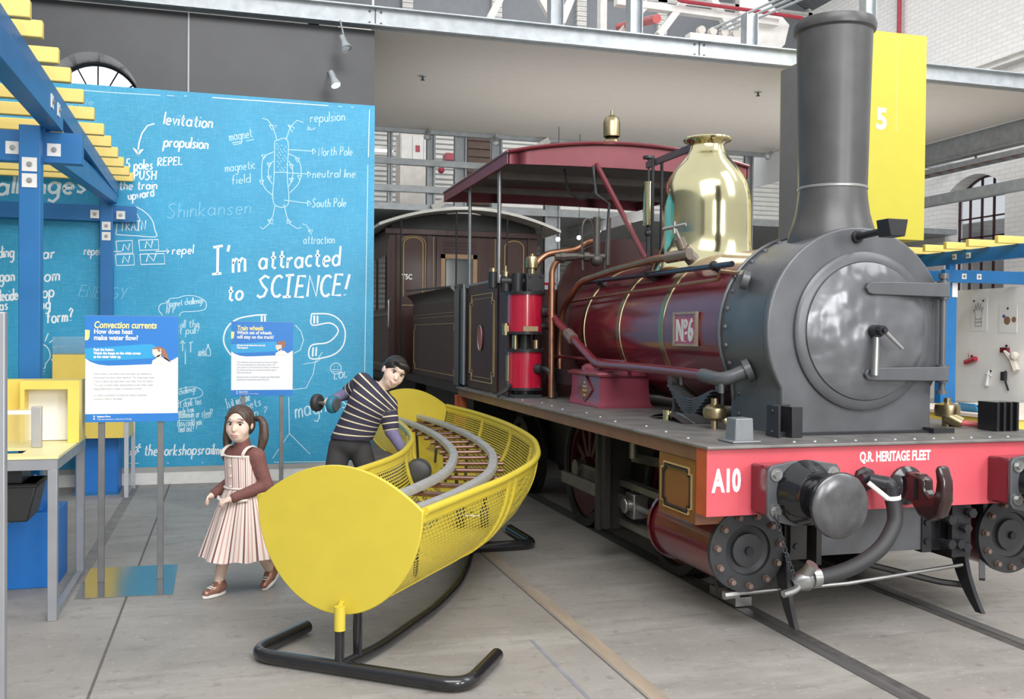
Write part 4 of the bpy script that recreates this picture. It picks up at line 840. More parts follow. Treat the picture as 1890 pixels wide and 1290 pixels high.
for y,yy in ((cy0,cy0+.02),(cy1,cy1-.02)):
    poly=[(x,arcz(x,2.937,.03)) for x in xs]+[(x,arcz(x,3.03,.13)) for x in xs[::-1]]
    n=len(xs)
    for i in range(24): m.prism([(xs[i],arcz(xs[i],2.937,.02)),(xs[i+1],arcz(xs[i+1],2.937,.02)),(xs[i+1],arcz(xs[i+1],3.03,.13)),(xs[i],arcz(xs[i],3.03,.13))],(0,min(y,yy),0),(1,0,0),(0,0,1),(0,1,0),.02)
for x in (cx0,cx1): m.box((x-.01,cy0,2.937),(x+.01,cy1,3.03))
P('canopy_fascia',m,maroon_flat,can,smooth=30)
m=M()
for i in range(24): m.tube([(xs[i],cy0-.02,arcz(xs[i],3.04,.13)),(xs[i+1],cy0-.02,arcz(xs[i+1],3.04,.13))],.016,6)
m.tube([(cx0-.01,cy0-.02,3.04),(cx0-.01,cy1,3.04)],.012,6); P('roof_beading',m,maroon,can)
m=M(); m.box((2.27,8.6,2.93),(4.48,8.66,2.99)); m.box((2.27,9.5,2.93),(4.48,9.56,2.99)); P('roof_carlines',m,MATS['soot_grey_sheet'],can,smooth=0)
m=M(); m.tube(bez([(2.86,8.2,2.98),(2.90,8.2,2.80),(3.02,8.2,2.72),(3.14,8.2,2.80),(3.16,8.2,2.98)],6),.010,6); P('whistle_cord',m,black_m,can)
m=M(); m.tube([(3.035,7.86,2.97),(3.10,6.95,2.10)],.022,8); m.box((3.0,6.9,2.055),(3.3,7.02,2.075)); P('canopy_stay',m,maroon)
m=M(); m.bar((4.0,7.86,2.97),(3.75,6.95,2.1),.03,.03); P('canopy_stay',m,maroon)
m=M(); m.lathe((X0,8.33,3.17),(0,0,1),[(.06,0),(.05,.05),(.065,.07),(.075,.10),(.062,.13),(.035,.15),(.035,.165),(.0,.165)],20); m.lathe((X0,8.33,3.30),(0,0,1),[(.070,.02),(.078,.024),(.078,.15),(.066,.19),(.03,.215),(.012,.22),(.012,.26),(0,.262)],20); P('whistle',m,brass_d,can)
# --- tool box (sand box) on the running plate
tb=M()
prof=[(.0,.972),(.035,.975),(.02,1.02),(0,1.10),(-.005,1.20)]
def ringbox(mb,x0,x1,y0,y1,pr):
    rows=[[(x0-e,y0-e,z),(x1+e,y0-e,z),(x1+e,y1+e,z),(x0-e,y1+e,z)] for e,z in pr]
    mb.grid(rows,closed=True); n=len(mb.v); mb.f.append((n-4,n-3,n-2,n-1)); mb.k.append(mb.mi)
ringbox(tb,2.60,2.99,6.63,7.22,[(.024,.972),(.024,.985),(.012,1.0),(.004,1.05),(0,1.12),(0,1.20)])
tbx=P('tool_box',tb,mat('box_maroon_gloss',(.21,.04,.06),.3,var=.05,coat=.5),smooth=30)
m=M(); ringbox(m,2.60,2.99,6.63,7.22,[(0,1.195),(.025,1.205),(.03,1.225),(.0,1.24)]); P('box_lid',m,MATS['box_maroon_gloss'],tbx,smooth=30,bev=.004)
m=M(); m.lathe((2.70,6.95,1.235),(0,0,1),[(.115,0),(.115,.03),(.09,.05),(.03,.065),(.03,.075),(.02,.09),(0,.095)],28); m.cyl((2.85,6.72,1.235),(2.85,6.72,1.30),.018); P('filler_cap',m,MATS['box_maroon_gloss'],tbx)
m=M(); m.prism([(-.15,0),(0,-.105),(.15,0),(0,.105)],(2.598,6.90,1.10),(0,1,0),(0,0,1),(-1,0,0),.012); dp=P('diamond_plate',m,maroon,tbx,smooth=0)
m=M()
for k,(w,z) in enumerate(((.03,.05),(.07,.02),(.08,-.01),(.04,-.045))): m.box((2.582,6.90-w/2,1.10+z-.008),(2.587,6.90+w/2,1.10+z+.008))
P('diamond_marks',m,gold,dp,smooth=0)
# --- springs, oil cups and brackets on the plate
m=M()
for i in range(7):
    pp=bez([(2.94,5.48+i*.035,1.165-i*.024),(2.94,5.80,1.09-i*.016),(2.94,6.13-i*.035,1.165-i*.024)],5)
    for a_,b_ in zip(pp,pp[1:]): m.bar(a_,b_,.08,.012)
m.box((2.93,5.75,.97),(2.99,5.86,1.09))
for y in (5.46,6.15): m.cyl((2.93,y,1.19),(3.0,y,1.19),.035); m.cyl((2.965,y,.972),(2.965,y,1.19),.012)
P('leaf_spring',m,graphite,smooth=0)
m=M(); m.tube(bez([(2.72,5.35,.975),(2.72,5.6,1.02),(2.72,5.85,.978)],8),.004,6); m.grid([[(x,5.35+.5*i/10,.975+.04*math.sin(math.pi*i/10)) for x in (2.64,2.84)] for i in range(11)]); P('wheel_splasher',m,steel)
m=M(); m.lathe((2.69,5.05,.972),(0,0,1),[(.02,0),(.02,.045),(.035,.05),(.062,.065),(.068,.09),(.064,.12),(.04,.14),(.02,.145),(.02,.175),(0,.177)],24); m.cyl((2.73,5.0,1.03),(2.74,4.985,1.0),.02); P('oil_cup',m,brass_d)
m=M(); m.cyl((2.684,5.66,.972),(2.684,5.66,1.035),.03); m.lathe((2.684,5.66,.972),(0,0,1),[(.05,0),(.05,.006),(.03,.01)],16); P('small_oil_cup',m,brass)
m=M(); m.lathe((4.21,4.95,.972),(0,0,1),[(.03,0),(.03,.05),(.07,.06),(.075,.10),(.07,.13),(.02,.145),(.02,.17),(0,.172)],24); m.cyl((4.19,4.93,1.03),(4.24,4.86,.99),.04); P('oil_cup',m,brass_d)
m=M(); m.tube([(4.22,4.86,1.0),(4.36,4.74,.985)],.018,8); P('red_cock_handle',m,MATS['bright_red_paint'])
m=M(); m.box((2.40,4.31,.972),(2.56,4.47,.985)); m.prism([(-.055,0),(.055,0),(.048,.115),(-.048,.115)],(2.48,4.34,.98),(1,0,0),(0,0,1),(0,1,0),.10); P('lamp_socket',m,mat('grey_casting',(.22,.23,.24),.4,metal=.4),bev=.006)
def hsock(x,y):
    m=M(); m.box((x-.085,y-.05,.972),(x-.07,y+.07,1.14)); m.box((x-.01,y-.06,.972),(x+.055,y-.04,1.135)); m.box((x-.07,y+.05,.972),(x+.05,y+.07,1.14)); m.box((x-.01,y-.04,.972),(x+.004,y+.05,1.135)); m.rivet((x-.085,y+.01,1.11),(-1,0,0),.012); m.rivet((x-.085,y+.01,1.0),(-1,0,0),.012); return P('coupling_bracket',m,black_m,bev=.003)
hsock(2.86,4.56)
m=M(); m.box((4.23,4.60,.975),(4.40,4.72,1.14))
for i in range(4): m.box((4.235+i*.046,4.575,.975),(4.25+i*.046,4.60,1.14))
P('fluted_block',m,black_g,smooth=0)
# --- buffers
def buffer(cx):
    m=M(); m.box((cx-.19,4.10,.645),(cx+.19,4.25,.885)); bf=P('buffer_casing',m,maroon,bev=.012)
    m=M(); m.prism([(-.198,-.11),(-.18,-.135),(-.06,-.165),(.06,-.165),(.18,-.135),(.198,-.11),(.198,.10),(.18,.125),(.06,.145),(-.06,.145),(-.18,.125),(-.198,.10)],(cx,4.10,.765),(1,0,0),(0,0,1),(0,-1,0),.022); P('buffer_flange',m,graphite,bf,bev=.004)
    m=M()
    for a in (-.155,.155):
        for b in (-.085,.085): m.cyl((cx+a,4.08,.765+b),(cx+a,4.07,.765+b),.032,n=16); m.bolt((cx+a,4.07,.765+b),(0,-1,0),.02)
    m.each('flange_bolt',steel,bf)
    m=M(); m.lathe((cx+.006,4.08,.758),(0,-1,0),[(.158,0),(.150,.02),(.120,.095),(.112,.105),(.112,.125),(.085,.13),(.082,.17),(.095,.19),(.095,.2),(.06,.215)],36); P('buffer_barrel',m,black_g,bf)
    m=M(); m.lathe((cx+.023,3.84,.737),(0,-1,0),[(.05,-.02),(.12,-.01),(.150,0),(.153,.008),(.148,.018)],48); P('buffer_head',m,black_g,bf)
    m=M(); m.lathe((cx+.023,3.822,.737),(0,-1,0),[(.148,0),(.142,.006),(.09,.013),(0,.016)],48); P('buffer_face',m,mat('greased_buffer_face',(.13,.13,.135),.28,metal=.6,var=.5,scale=7,bump=.1,dirt=(.03,.03,.03),dirt_amt=.6),bf)
buffer(2.655); buffer(4.065)
# --- hook, vacuum hose, chain
m=M(); m.lathe((X0,4.25,.745),(0,-1,0),[(.10,0),(.10,.02),(.08,.035),(.05,.05)],24); m.box((X0-.05,4.12,.69),(X0+.05,4.25,.80)); hk=P('hook_plate',m,black_g)
m=M(); pf=[(0,.07),(.10,.07),(.145,.05),(.15,-.005),(.185,-.03),(.225,-.01),(.235,.05),(.222,.115),(.25,.135),(.285,.06),(.29,-.04),(.255,-.12),(.19,-.155),(.11,-.14),(.06,-.09),(.0,-.06)]
m.prism(pf,(X0-.035,4.22,.752),(0,-1,0),(0,0,1),(1,0,0),.07); P('draw_hook',m,mat('oxblood_black',(.032,.012,.011),.2,coat=.4),hk,bev=.018,seg=3)
m=M(); m.lathe((3.11,4.25,.785),(0,-1,0),[(.062,0),(.062,.02),(.045,.03),(.036,.08),(.036,.10),(.0,.10)],8); m.cyl((3.09,4.17,.79),(3.15,4.12,.775),.036); m.cyl((3.05,4.19,.80),(3.19,4.19,.775),.022); vh=P('brake_pipe_valve',m,black_m)
m=M(); m.tube(elbow([(3.12,4.15,.785),(3.16,4.11,.78),(3.172,4.11,.745)],.04),.034,12); m.cyl((3.17,4.11,.76),(3.174,4.11,.715),.040); P('pipe_elbow',m,black_m,vh)
m=M(); m.cyl((3.173,4.11,.722),(3.175,4.11,.702),.043); P('white_clip',m,letter_w,vh)
m=M(); m.tube([(3.05,4.13,.785),(3.13,4.08,.71)],.012,8); P('white_handle',m,letter_w,vh)
m=M(); m.tube(bez([(3.174,4.11,.71),(3.185,4.10,.64),(3.17,4.09,.57),(3.09,4.08,.47),(2.95,4.07,.395),(2.80,4.07,.355),(2.70,4.08,.345)],6),.038,14); P('brake_hose',m,mat('rubber_hose',(.035,.035,.037),.55),vh)
m=M(); m.cyl((2.74,4.08,.347),(2.70,4.08,.345),.046); m.lathe((2.70,4.08,.345),(-1,.1,-.25),[(.04,0),(.055,.03),(.04,.08),(.02,.10)],14); m.tube(bez([(2.66,4.08,.34),(2.60,4.06,.30),(2.53,4.05,.285)],5),.018,8); m.cyl((2.66,4.08,.35),(2.68,4.04,.42),.03); P('hose_coupling',m,steel,vh)
m=M()
for i in range(13):
    t=i/12; p=Vector((2.50+.10*t,4.07,.655-.29*t-.02*math.sin(math.pi*t))); a=math.pi*.5*(i%2)
    ex=Vector((math.cos(a),math.sin(a),0)); m.tube([p+ex*.010*math.cos(u*math.pi/4)+Vector((0,0,.016))*math.sin(u*math.pi/4) for u in range(8)],.0035,5,closed=True)
P('safety_chain',m,steel_d,vh)
# --- guard irons and front brackets
for s_,x in ((1,2.72),(-1,3.865)):
    m=M(); m.box((x+.055*s_,4.38,.36),(x+.15*s_,4.41,.63)); m.box((x+.04*s_,4.41,.30),(x+.06*s_,4.6,.63))
    for z in (.43,.56): m.bolt((x+.085*s_,4.38,z),(0,-1,0),.016)
    gi=P('guard_iron_bracket',m,under,smooth=0)
    m=M(); rows=[]
    for t in range(11):
        u=t/10; z=.40-.355*u; y=4.40-.10*u*u*1.5-.02; hw=.055*(1-.55*u*u); xx=x+s_*(.03-.02*u)
        rows.append([(xx-.012,y-hw+.03,z),(xx+.012,y-hw+.03,z),(xx+.012,y+hw+.03,z),(xx-.012,y+hw+.03,z)])
    m.grid(rows,closed=True); n=len(m.v); m.f+= [(n-4,n-3,n-2,n-1),(0,3,2,1)]; m.k+=[0,0]; P('guard_iron',m,black_m,gi,smooth=0)
m=M(); rows=[]
m=M(); m.box((3.56,4.36,.36),(3.62,4.42,.63)); m.box((3.62,4.40,.36),(3.80,4.43,.63)); m.box((3.70,4.30,.34),(3.82,4.33,.62))
for x in (3.585,):
    for z in (.42,.52,.59): m.bolt((x,4.36,z),(0,-1,0),.017)
for x,z in ((3.66,.42),(3.72,.42),(3.76,.40),(3.76,.50),(3.66,.55),(3.79,.58)): m.cyl((x,4.33,z),(x,4.26,z),.02,n=8); m.bolt((x,4.27,z),(0,-1,0),.028)
P('front_bracket',m,black_m,smooth=0)
m=M(); m.tube(elbow([(3.56,4.5,.36),(3.42,4.6,.36),(3.40,4.62,.25),(3.75,4.45,.17),(3.9,4.42,.15)],.03),.017,6); P('brake_linkage',m,under)
m=M(); m.tube([(2.50,4.42,.195),(3.10,4.36,.225),(3.82,4.36,.28)],.011,8); m.cyl((2.42,4.42,.19),(2.50,4.42,.195),.022,n=8); P('drain_rod',m,steel)
m=M(); m.bar((4.0,4.42,.62),(4.03,4.45,.30),.03,.05); m.bar((4.03,4.45,.30),(3.99,4.40,.18),.03,.05); P('sand_pipe',m,black_m,smooth=0)
# --- cylinders
for s_,cx in ((1,2.535),(-1,4.165)):
    m=M(); m.cyl((cx,4.42,.42),(cx,5.12,.42),.198,n=40)
    cy=P('cylinder',m,maroon)
    m=M(); m.lathe((cx,4.42,.42),(0,-1,0),[(.212,0),(.212,.03),(.128,.034),(.122,.018),(.088,.012),(.084,.032),(.06,.036),(.0,.036)],48); hd=P('cylinder_cover',m,mat('cover_black',(.05,.052,.056),.36,metal=.3,var=.12),cy)
    for i in range(11): a=2*math.pi*(i+.3)/11; m=M(); m.cyl((cx+.178*math.cos(a),4.39,.42+.178*math.sin(a)),(cx+.178*math.cos(a),4.378,.42+.178*math.sin(a)),.018,n=12); m.bolt((cx+.178*math.cos(a),4.378,.42+.178*math.sin(a)),(0,-1,0),.015,.018); P('cover_nut',m,rust,cy)
    m=M(); m.cyl((cx,4.39,.42),(cx,4.365,.42),.022,n=8); P('centre_nut',m,black_m,cy)
    m=M(); m.lathe((cx,5.12,.42),(0,1,0),[(.215,0),(.215,.03),(.06,.04),(.05,.12),(0,.12)],32); P('rear_cover',m,maroon,cy)
    xs_=2.245 if s_>0 else 4.455
    m=M(); m.box((min(xs_,xs_+s_*.20),4.40,.56),(max(xs_,xs_+s_*.20),4.83,.88)); vc=P('valve_chest',m,mat('amber_varnish_paint',(.20,.075,.028),.3,var=.25,scale=3,coat=.3),cy,smooth=0)
    m=M(); lined(4.44,4.79,.60,.835,.03,xs_-s_*.003,m,.014); P('gold_lining',m,gold,vc,smooth=0)
    m=M(); lined(4.455,4.775,.615,.82,.025,xs_-s_*.002,m,.02); P('dark_lining',m,black_m,vc,smooth=0)
    m=M(); m.cyl((cx,5.12,.40),(cx,5.78,.40),.022); P('piston_rod',m,steel,cy)
    m=M(); m.box((cx-.05,5.72,.33),(cx+.05,5.86,.49)); m.cyl((cx-.08,5.80,.41),(cx+.05,5.80,.41),.035); m.cyl((cx-.09,5.80,.41),(cx-.07,5.80,.41),.05); P('crosshead',m,steel,cy,bev=.008)
    for z in (.53,.27):
        m=M(); m.box((cx-.035,5.15,z-.02),(cx+.035,6.25,z+.02)); P('slide_bar',m,mat('dull_motion_steel',(.26,.25,.22),.4,metal=.7,var=.15),cy,smooth=0)
    m=M(); m.bar((cx-.03,5.82,.41),(cx-.0,7.22,.40),.035,.09); P('connecting_rod',m,MATS['dull_motion_steel'],cy,bev=.006)
    m=M(); m.box((cx-.19 if s_>0 else cx-.05,6.0,.22),(cx+.05 if s_>0 else cx+.19,6.04,.88)); m.box((cx-.17 if s_>0 else cx-.05,5.92,.24),(cx-.13 if s_>0 else cx+.13,6.0,.86))
    for i in range(6): m.rivet((cx-.12*s_,6.0,.30+i*.10),(0,-1,0),.018)
    P('motion_bracket',m,under,smooth=0)
    m=M(); m.bar((cx+.10*s_,5.2,.72),(cx+.10*s_,6.6,.66),.03,.06); m.cyl((cx+.02*s_,5.9,.70),(cx+.02*s_,5.9,.80),.03); m.bar((cx-.05*s_,6.4,.86),(cx-.02*s_,6.05,.66),.02,.05); P('valve_rod',m,MATS['dull_motion_steel'],smooth=0)
# --- wheels
wheel_r=mat('wheel_maroon',(.10,.018,.018),.45,var=.2)
def wheel(x,y,r,s_):
    m=M(); m.lathe((x,y,r),(s_,0,0),[(r-.07,-.02),(r+.025,-.03),(r+.025,0.0),(r,.01),(r-.004,.12),(r-.06,.125),(r-.07,.10)],48); w=P('driving_wheel',m,under)
    m=M(); m.lathe((x,y,r),(s_,0,0),[(0,-.01),(.09,-.01),(.09,.12),(.05,.13),(0,.13)],20)
    for i in range(12):
        a=2*math.pi*i/12; m.bar((x+s_*.05,y+.08*math.cos(a),r+.08*math.sin(a)),(x+s_*.05,y+(r-.06)*math.cos(a),r+(r-.06)*math.sin(a)),.05,.035,up=(1,0,0))
    m.lathe((x,y,r),(s_,0,0),[(r-.07,.01),(r-.12,.01),(r-.12,.09),(r-.07,.09)],40); P('wheel_centre',m,wheel_r,w,smooth=30)
    m=M(); m.prism([( (r-.1)*math.cos(R(a)),(r-.1)*math.sin(R(a))) for a in range(200,341,14)],(x+s_*.03,y,r),(0,1,0),(0,0,1),(s_,0,0),.07); P('balance_weight',m,wheel_r,w,smooth=0)
for y in (5.60,7.22):
    for x,s_ in ((2.82,-1),(3.90,1)): wheel(x,y,.455,s_)
    m=M(); m.cyl((2.84,y,.455),(3.88,y,.455),.06); P('axle',m,under)
for x,s_ in ((2.82,-1),(3.90,1)): wheel(x,8.95,.36,s_)
m=M(); m.box((2.66,5.6,.40),(2.69,7.25,.50)); m.cyl((2.63,5.6,.455),(2.71,5.6,.455),.07); m.cyl((2.63,7.22,.455),(2.71,7.22,.455),.07); P('coupling_rod',m,MATS['dull_motion_steel'])
m=M(); m.bar((2.70,4.95,.05),(2.76,5.15,.16),.05,.07); m.box((2.70,4.80,.01),(2.80,5.1,.06)); P('brake_shoe',m,steel,smooth=0)
m=M(); m.box((2.97,6.3,.25),(3.73,8.6,.9)); P('ash_pan',m,under,smooth=0)
# ============================================================= coal bunker wagon behind the cab and the wooden carriage
T=thing('coal_tender',(3.3,11.2,0),'dark maroon coal tender coupled behind the engine cab','tender')
m=M(); m.box((2.32,10.02,.98),(4.35,12.6,1.86)); tb_=m.build('tank_body',maroon_d,T,smooth=0)
m=M(); m.grid([[(2.33-.10*(i/5)**2,y,1.86+.14*i/5) for y in (10.02,12.6)] for i in range(6)]); m.build('coal_flare',mat('black_flare',(.03,.035,.032),.35,coat=.3),T); m=M(); m.grid([[(4.34+.10*(i/5)**2,y,1.86+.14*i/5) for y in (10.02,12.6)] for i in range(6)]); m.tube([(2.235,10.0,2.002),(2.235,12.6,2.065)],.012,6); m.each('coal_flare',MATS['black_flare'],T)
m=M(); lined(10.1,12.5,1.06,1.62,.07,2.317,m); lined(10.1,12.5,1.70,1.74,.0,2.317,m,.008); m.build('gold_lining',gold,T,smooth=0)
for y in (10.6,12.0):
    for x in (2.78,3.90):
        m=M(); m.lathe((x,y,.40),(1,0,0),[(0,-.05),(.40,-.05),(.42,0),(.42,.05),(0,.05)],28); m.build('tender_wheel',under,T)
m=M(); m.box((2.28,9.50,1.0),(2.33,9.72,1.97)); m.box((2.27,9.74,.97),(2.31,9.96,2.02)); m.build('fall_door',mat('blue_black_sheet',(.02,.024,.03),.3,coat=.4),T,smooth=0)
m=M(); m.tube([(2.265,9.48,1.0),(2.265,9.48,2.0)],.014,8); m.build('hand_rail',steel,T)
m=M(); m.box((2.26,9.7,.90),(4.40,12.7,.98)); m.box((2.5,10,.35),(4.15,12.6,.9)); m.build('under_frame',under,T,smooth=0)
Cg=thing('wooden_carriage',(3.25,16,0),'brown panelled wooden carriage with white arched roof behind the engine','carriage')
cabrown=mat('varnished_brown_timber',(.050,.019,.014),.4,var=.2,scale=3,stretch=(4,1,.6),coat=.08,spec=.3)
cy=13.35; xa,xb=2.12,4.25; xm=(xa+xb)/2
m=M(); m.box((xa,cy,.95),(xb,19.5,2.96)); body=m.build('carriage_body',cabrown,Cg,smooth=0)
m=M()
xs=[xa-.20+(xb-xa+.42)*i/20 for i in range(21)]
def rz(x): t=(x-(xa+xb)/2)/((xb-xa)/2+.21); return 2.95+.26*(1-t*t)
for a,b in ((cy-.42,19.6),): m.grid([[(x,y,rz(x)+.03) for x in xs] for y in (a,b)]); m.grid([[(x,y,rz(x)-.01) for x in xs] for y in (a,b)]); m.grid([[(x,a,rz(x)+.03) for x in xs],[(x,a,rz(x)-.01) for x in xs]]); m.grid([[(xs[0],y,rz(xs[0])+d) for y in (a,b)] for d in (.03,-.01)]); m.grid([[(xs[-1],y,rz(xs[-1])+d) for y in (a,b)] for d in (.03,-.01)])
m.build('carriage_roof',mat('cream_canvas_roof',(.66,.65,.60),.7,var=.06),Cg,smooth=30)
for y in (14.3,16.2):
    for x in (2.78,3.90):
        m=M(); m.lathe((x,y,.40),(1,0,0),[(0,-.05),(.40,-.05),(.42,0),(.42,.05),(0,.05)],28); m.build('carriage_wheel',under,Cg)
m=M(); m.prism([(x,2.94) for x in (xa,xb)]+[(x,rz(x)-.015) for x in xs[::-1] if xa<=x<=xb],(0,cy,0),(1,0,0),(0,0,1),(0,1,0),.05); m.build('end_tympanum',under,Cg,smooth=0)
m=M(); m.box((xa-.06,cy-.06,2.88),(xb+.06,cy,2.95)); m.box((xa-.02,cy-.03,2.0),(xa+.06,cy,2.8)); m.build('cornice',cabrown,Cg,smooth=0)
for x in (xa+.12,xa+.55,xb-.55,xb-.12):
    m=M(); m.box((x-.025,cy-.02,.97),(x+.025,cy,2.88)); m.build('panel_rib',cabrown,Cg,smooth=0)
def archp(mb,x0,x1,z0,z1,y,r=.008):
    w=(x1-x0)/2; mb.tube([(x0,y,z0),(x0,y,z1-w*.7)]+[(x0+w-w*math.cos(math.pi*i/10),y,z1-w*.7+w*.7*math.sin(math.pi*i/10)) for i in range(1,10)]+[(x1,y,z1-w*.7),(x1,y,z0)],r,5)
m=M(); archp(m,xa+.20,xa+.47,2.02,2.84,cy-.006); archp(m,xa+.16,xa+.51,2.0,2.865,cy-.006,.006); archp(m,xb-.48,xb-.20,2.02,2.84,cy-.006); 
m.tube([(xa+.62,cy-.006,1.0),(xa+.62,cy-.006,2.86)],.006,5); m.tube([(xb-.62,cy-.006,1.0),(xb-.62,cy-.006,2.86)],.006,5); m.tube([(xa+.16,cy-.006,1.9),(xa+.51,cy-.006,1.9)],.006,5); m.build('gold_lining',gold,Cg,smooth=0)
m=M(); m.box((2.78,cy-.03,1.0),(3.42,cy,2.85)); dr=m.build('end_door',cabrown,Cg,smooth=0)
m=M(); m.box((2.90,cy-.034,1.82),(3.30,cy-.03,2.56)); m.build('door_glass',mat('dark_glass',(.05,.06,.06),.04,var=0,coat=.5),dr,smooth=0)
m=M(); 
for a,b in (((2.84,1.76),(2.90,2.62)),((3.30,1.76),(3.36,2.62)),((2.84,2.56),(3.36,2.62))): m.box((a[0],cy-.045,a[1]),(b[0],cy-.03,b[1]))
m.build('window_frame',mat('ochre_timber',(.30,.17,.07),.4,var=.1),dr,smooth=0)
m=M()
for i in range(4): m.box((2.88,cy-.04,2.65+i*.042),(3.34,cy-.03,2.68+i*.042))
m.build('louvre',maroon_d,dr,smooth=0)
m=M(); m.sph((3.385,cy-.05,2.1),.025,10,8); m.build('door_knob',steel,dr)
m=M(); put_text(m,'T5C',(2.30,cy-.004,2.26),(1,0,0),(0,0,1),.10,bold=.003,sx=.8); m.build('number_lettering',letter_w,body,smooth=0)
for x in (2.22,2.98,3.70,4.20):
    m=M(); m.cyl((x,cy-.38,1.0),(x,cy-.38,rz(x)-.01),.012,n=8); m.build('verandah_rod',under,Cg)
m=M(); m.tube(elbow([(2.1,cy-.30,1.55),(2.06,cy-.36,1.58),(2.06,cy-.36,1.95),(2.1,cy-.30,1.98)],.03),.014,8); m.build('grab_rail',steel,Cg)
m=M(); m.box((xa,cy-.42,.86),(xb,19.5,.96)); m.box((2.5,cy,.3),(4.0,19,.86)); m.build('under_frame',under,Cg,smooth=0)
m=M()
for i in range(7): m.box((xa-.012,cy+.25+i*.85,1.85),(xa-.004,cy+.85+i*.85,2.6))
m.build('side_windows',MATS['dark_glass'],Cg,smooth=0)
m=M(); m.box((xa-.02,cy+.02,1.05),(xa-.005,19.4,1.10)); m.box((xa-.02,cy+.02,1.75),(xa-.005,19.4,1.80)); m.build('waist_rail',mat('grey_green_trim',(.12,.12,.11),.5),Cg,smooth=0)
# ============================================================= materials of the exhibits
blue_steel=mat('blue_painted_steel',(.014,.150,.40),.38,var=.08,scale=4)
blue_ped=mat('cobalt_blue_laminate',(.012,.17,.56),.45,var=.05)
yel_slat=mat('yellow_painted_timber',(.80,.60,.17),.5,var=.10,scale=3,stretch=(.3,2,2))
yel=mat('yellow_laminate',(.82,.62,.12),.42,var=.04)
yel_pale=mat('pale_yellow_top',(.86,.76,.36),.35,var=.03)
frame_g=mat('grey_powdercoat_steel',(.33,.34,.36),.4,metal=.35,var=.06)
plate_w=mat('white_bolt_plate',(.80,.80,.78),.5)
white_m=mat('white_screen',(.83,.85,.85),.6,var=.02)
acryl=mat('clear_acrylic',(.88,.94,.97),.05,var=0,trans=.9,alpha=.45)
bin_m=mat('black_plastic',(.02,.02,.022),.4)
def bolt_plate(par,c,n,s=.064,nm='bolt_plate'):
    """square white plate with a hexagon bolt; c centre on the surface, n outward normal"""
    c=Vector(c); n=Vector(n).normalized(); u=Vector((0,0,1)).cross(n); u=u.normalized() if u.length>.1 else Vector((1,0,0)); w=n.cross(u)
    m=M(); m.m(0).prism([(-s/2,-s/2),(s/2,-s/2),(s/2,s/2),(-s/2,s/2)],c,u,w,n,.005); m.m(1).cyl(c+n*.005,c+n*.008,.017,n=12); m.bolt(c+n*.008,n,.012)
    return m.build(nm,[plate_w,steel],par,smooth=0)
# --- left pergola
PG=thing('pergola',(-1.9,8.2,0),'blue steel pergola with yellow slats over the tables in front of the chalk wall','pergola','slatted pergolas')
for x0,x1,y,z1,zp in ((-1.229,-1.107,6.55,2.757,(2.515,2.417)),(-1.176,-1.06,10.01,2.87,(2.505,2.407))):
    m=M(); m.box((x0,y,0),(x1,y+.11,z1)); m.build('post',blue_steel,PG,bev=.005)
    for z in zp: bolt_plate(PG,((x0+x1)/2,y,z),(0,-1,0),.084 if y<8 else .078)
for y,z0,z1,xr,xp in ((6.67,2.55,2.742,-.889,(-1.05,-1.285)),(10.03,2.551,2.704,-.855,(-.99,-1.22))):
    m=M(); m.box((-3.3,y,z0),(xr,y+.09,z1)); m.build('cross_beam',blue_steel,PG,bev=.004)
    for x in xp: bolt_plate(PG,(x,y if y<8 else y-.02,(z0+z1)/2-.015),(0,-1,0),.078)
m=M(); m.box((-1.107,3.3,2.751),(-1.002,6.70,2.908)); m.build('side_beam',blue_steel,PG,bev=.004)
for y in (6.29,6.52): bolt_plate(PG,(-1.002,y,2.85),(1,0,0),.08)
m=M(); m.bar((-1.125,6.70,2.68),(-1.066,10.02,2.80),.09,.16); m.build('side_beam',blue_steel,PG,bev=.004)
m=M(); m.box((-3.2,3.3,2.75),(-3.1,10.05,2.908)); m.build('side_beam',blue_steel,PG,bev=.004)
for y0 in (3.68,4.06,4.32,4.71,5.05,5.48,5.90,6.34,6.72,7.12,7.51,7.91,8.22):
    s=1.31-max(0,y0-5)*.0274; m=M(); m.box((-3.4,y0*s,1.5+1.182*s),(-.724*s,y0*s+.055,1.5+1.252*s)); m.build('slat',yel_slat,PG,bev=.007)
m=M(); m.bar((-1.05,3.6,2.985),(-1.05,10.1,2.86),.06,.12); m.build('slat_bearer',blue_steel,PG,smooth=0)
m=M(); m.bar((-3.15,3.6,2.985),(-3.15,10.1,2.86),.06,.12); m.build('slat_bearer',blue_steel,PG,smooth=0)
# --- near table with convection display
TB=thing('display_table',(-1.3,6.0,0),'grey framed table with pale yellow top carrying the white screen','table')
m=M(); m.box((-1.85,5.46,.842),(-.835,5.62,.856)); m.box((-1.85,5.62,.842),(-1.50,5.86,.856)); m.box((-1.035,5.62,.842),(-.835,5.86,.856)); m.box((-1.85,5.86,.842),(-.835,6.50,.856)); m.build('table_top',yel_pale,TB,smooth=0)
m=M(); m.box((-1.85,5.465,.785),(-.84,5.495,.842)); m.box((-.87,5.495,.785),(-.84,6.495,.842)); m.box((-1.85,6.465,.785),(-.87,6.495,.842)); m.build('apron',frame_g,TB,smooth=0)
for x,y in ((-.888,5.465),(-.888,6.445),(-1.85,5.465),(-1.85,6.445)):
    m=M(); m.box((x,y,0),(x+.046,y+.048,.785)); m.build('leg',frame_g,TB,bev=.003)
m=M(); m.box((-.882,5.51,.0),(-.848,6.45,.035)); m.build('floor_rail',frame_g,TB,smooth=0)
m=M(); m.box((-1.5,5.62,.70),(-1.035,5.86,.83)); m.build('sunk_tray',bin_m,TB,smooth=0)
SC=thing('display_screen',(-1.05,6.2,.856),'yellow box framing a white screen on the grey table','display')
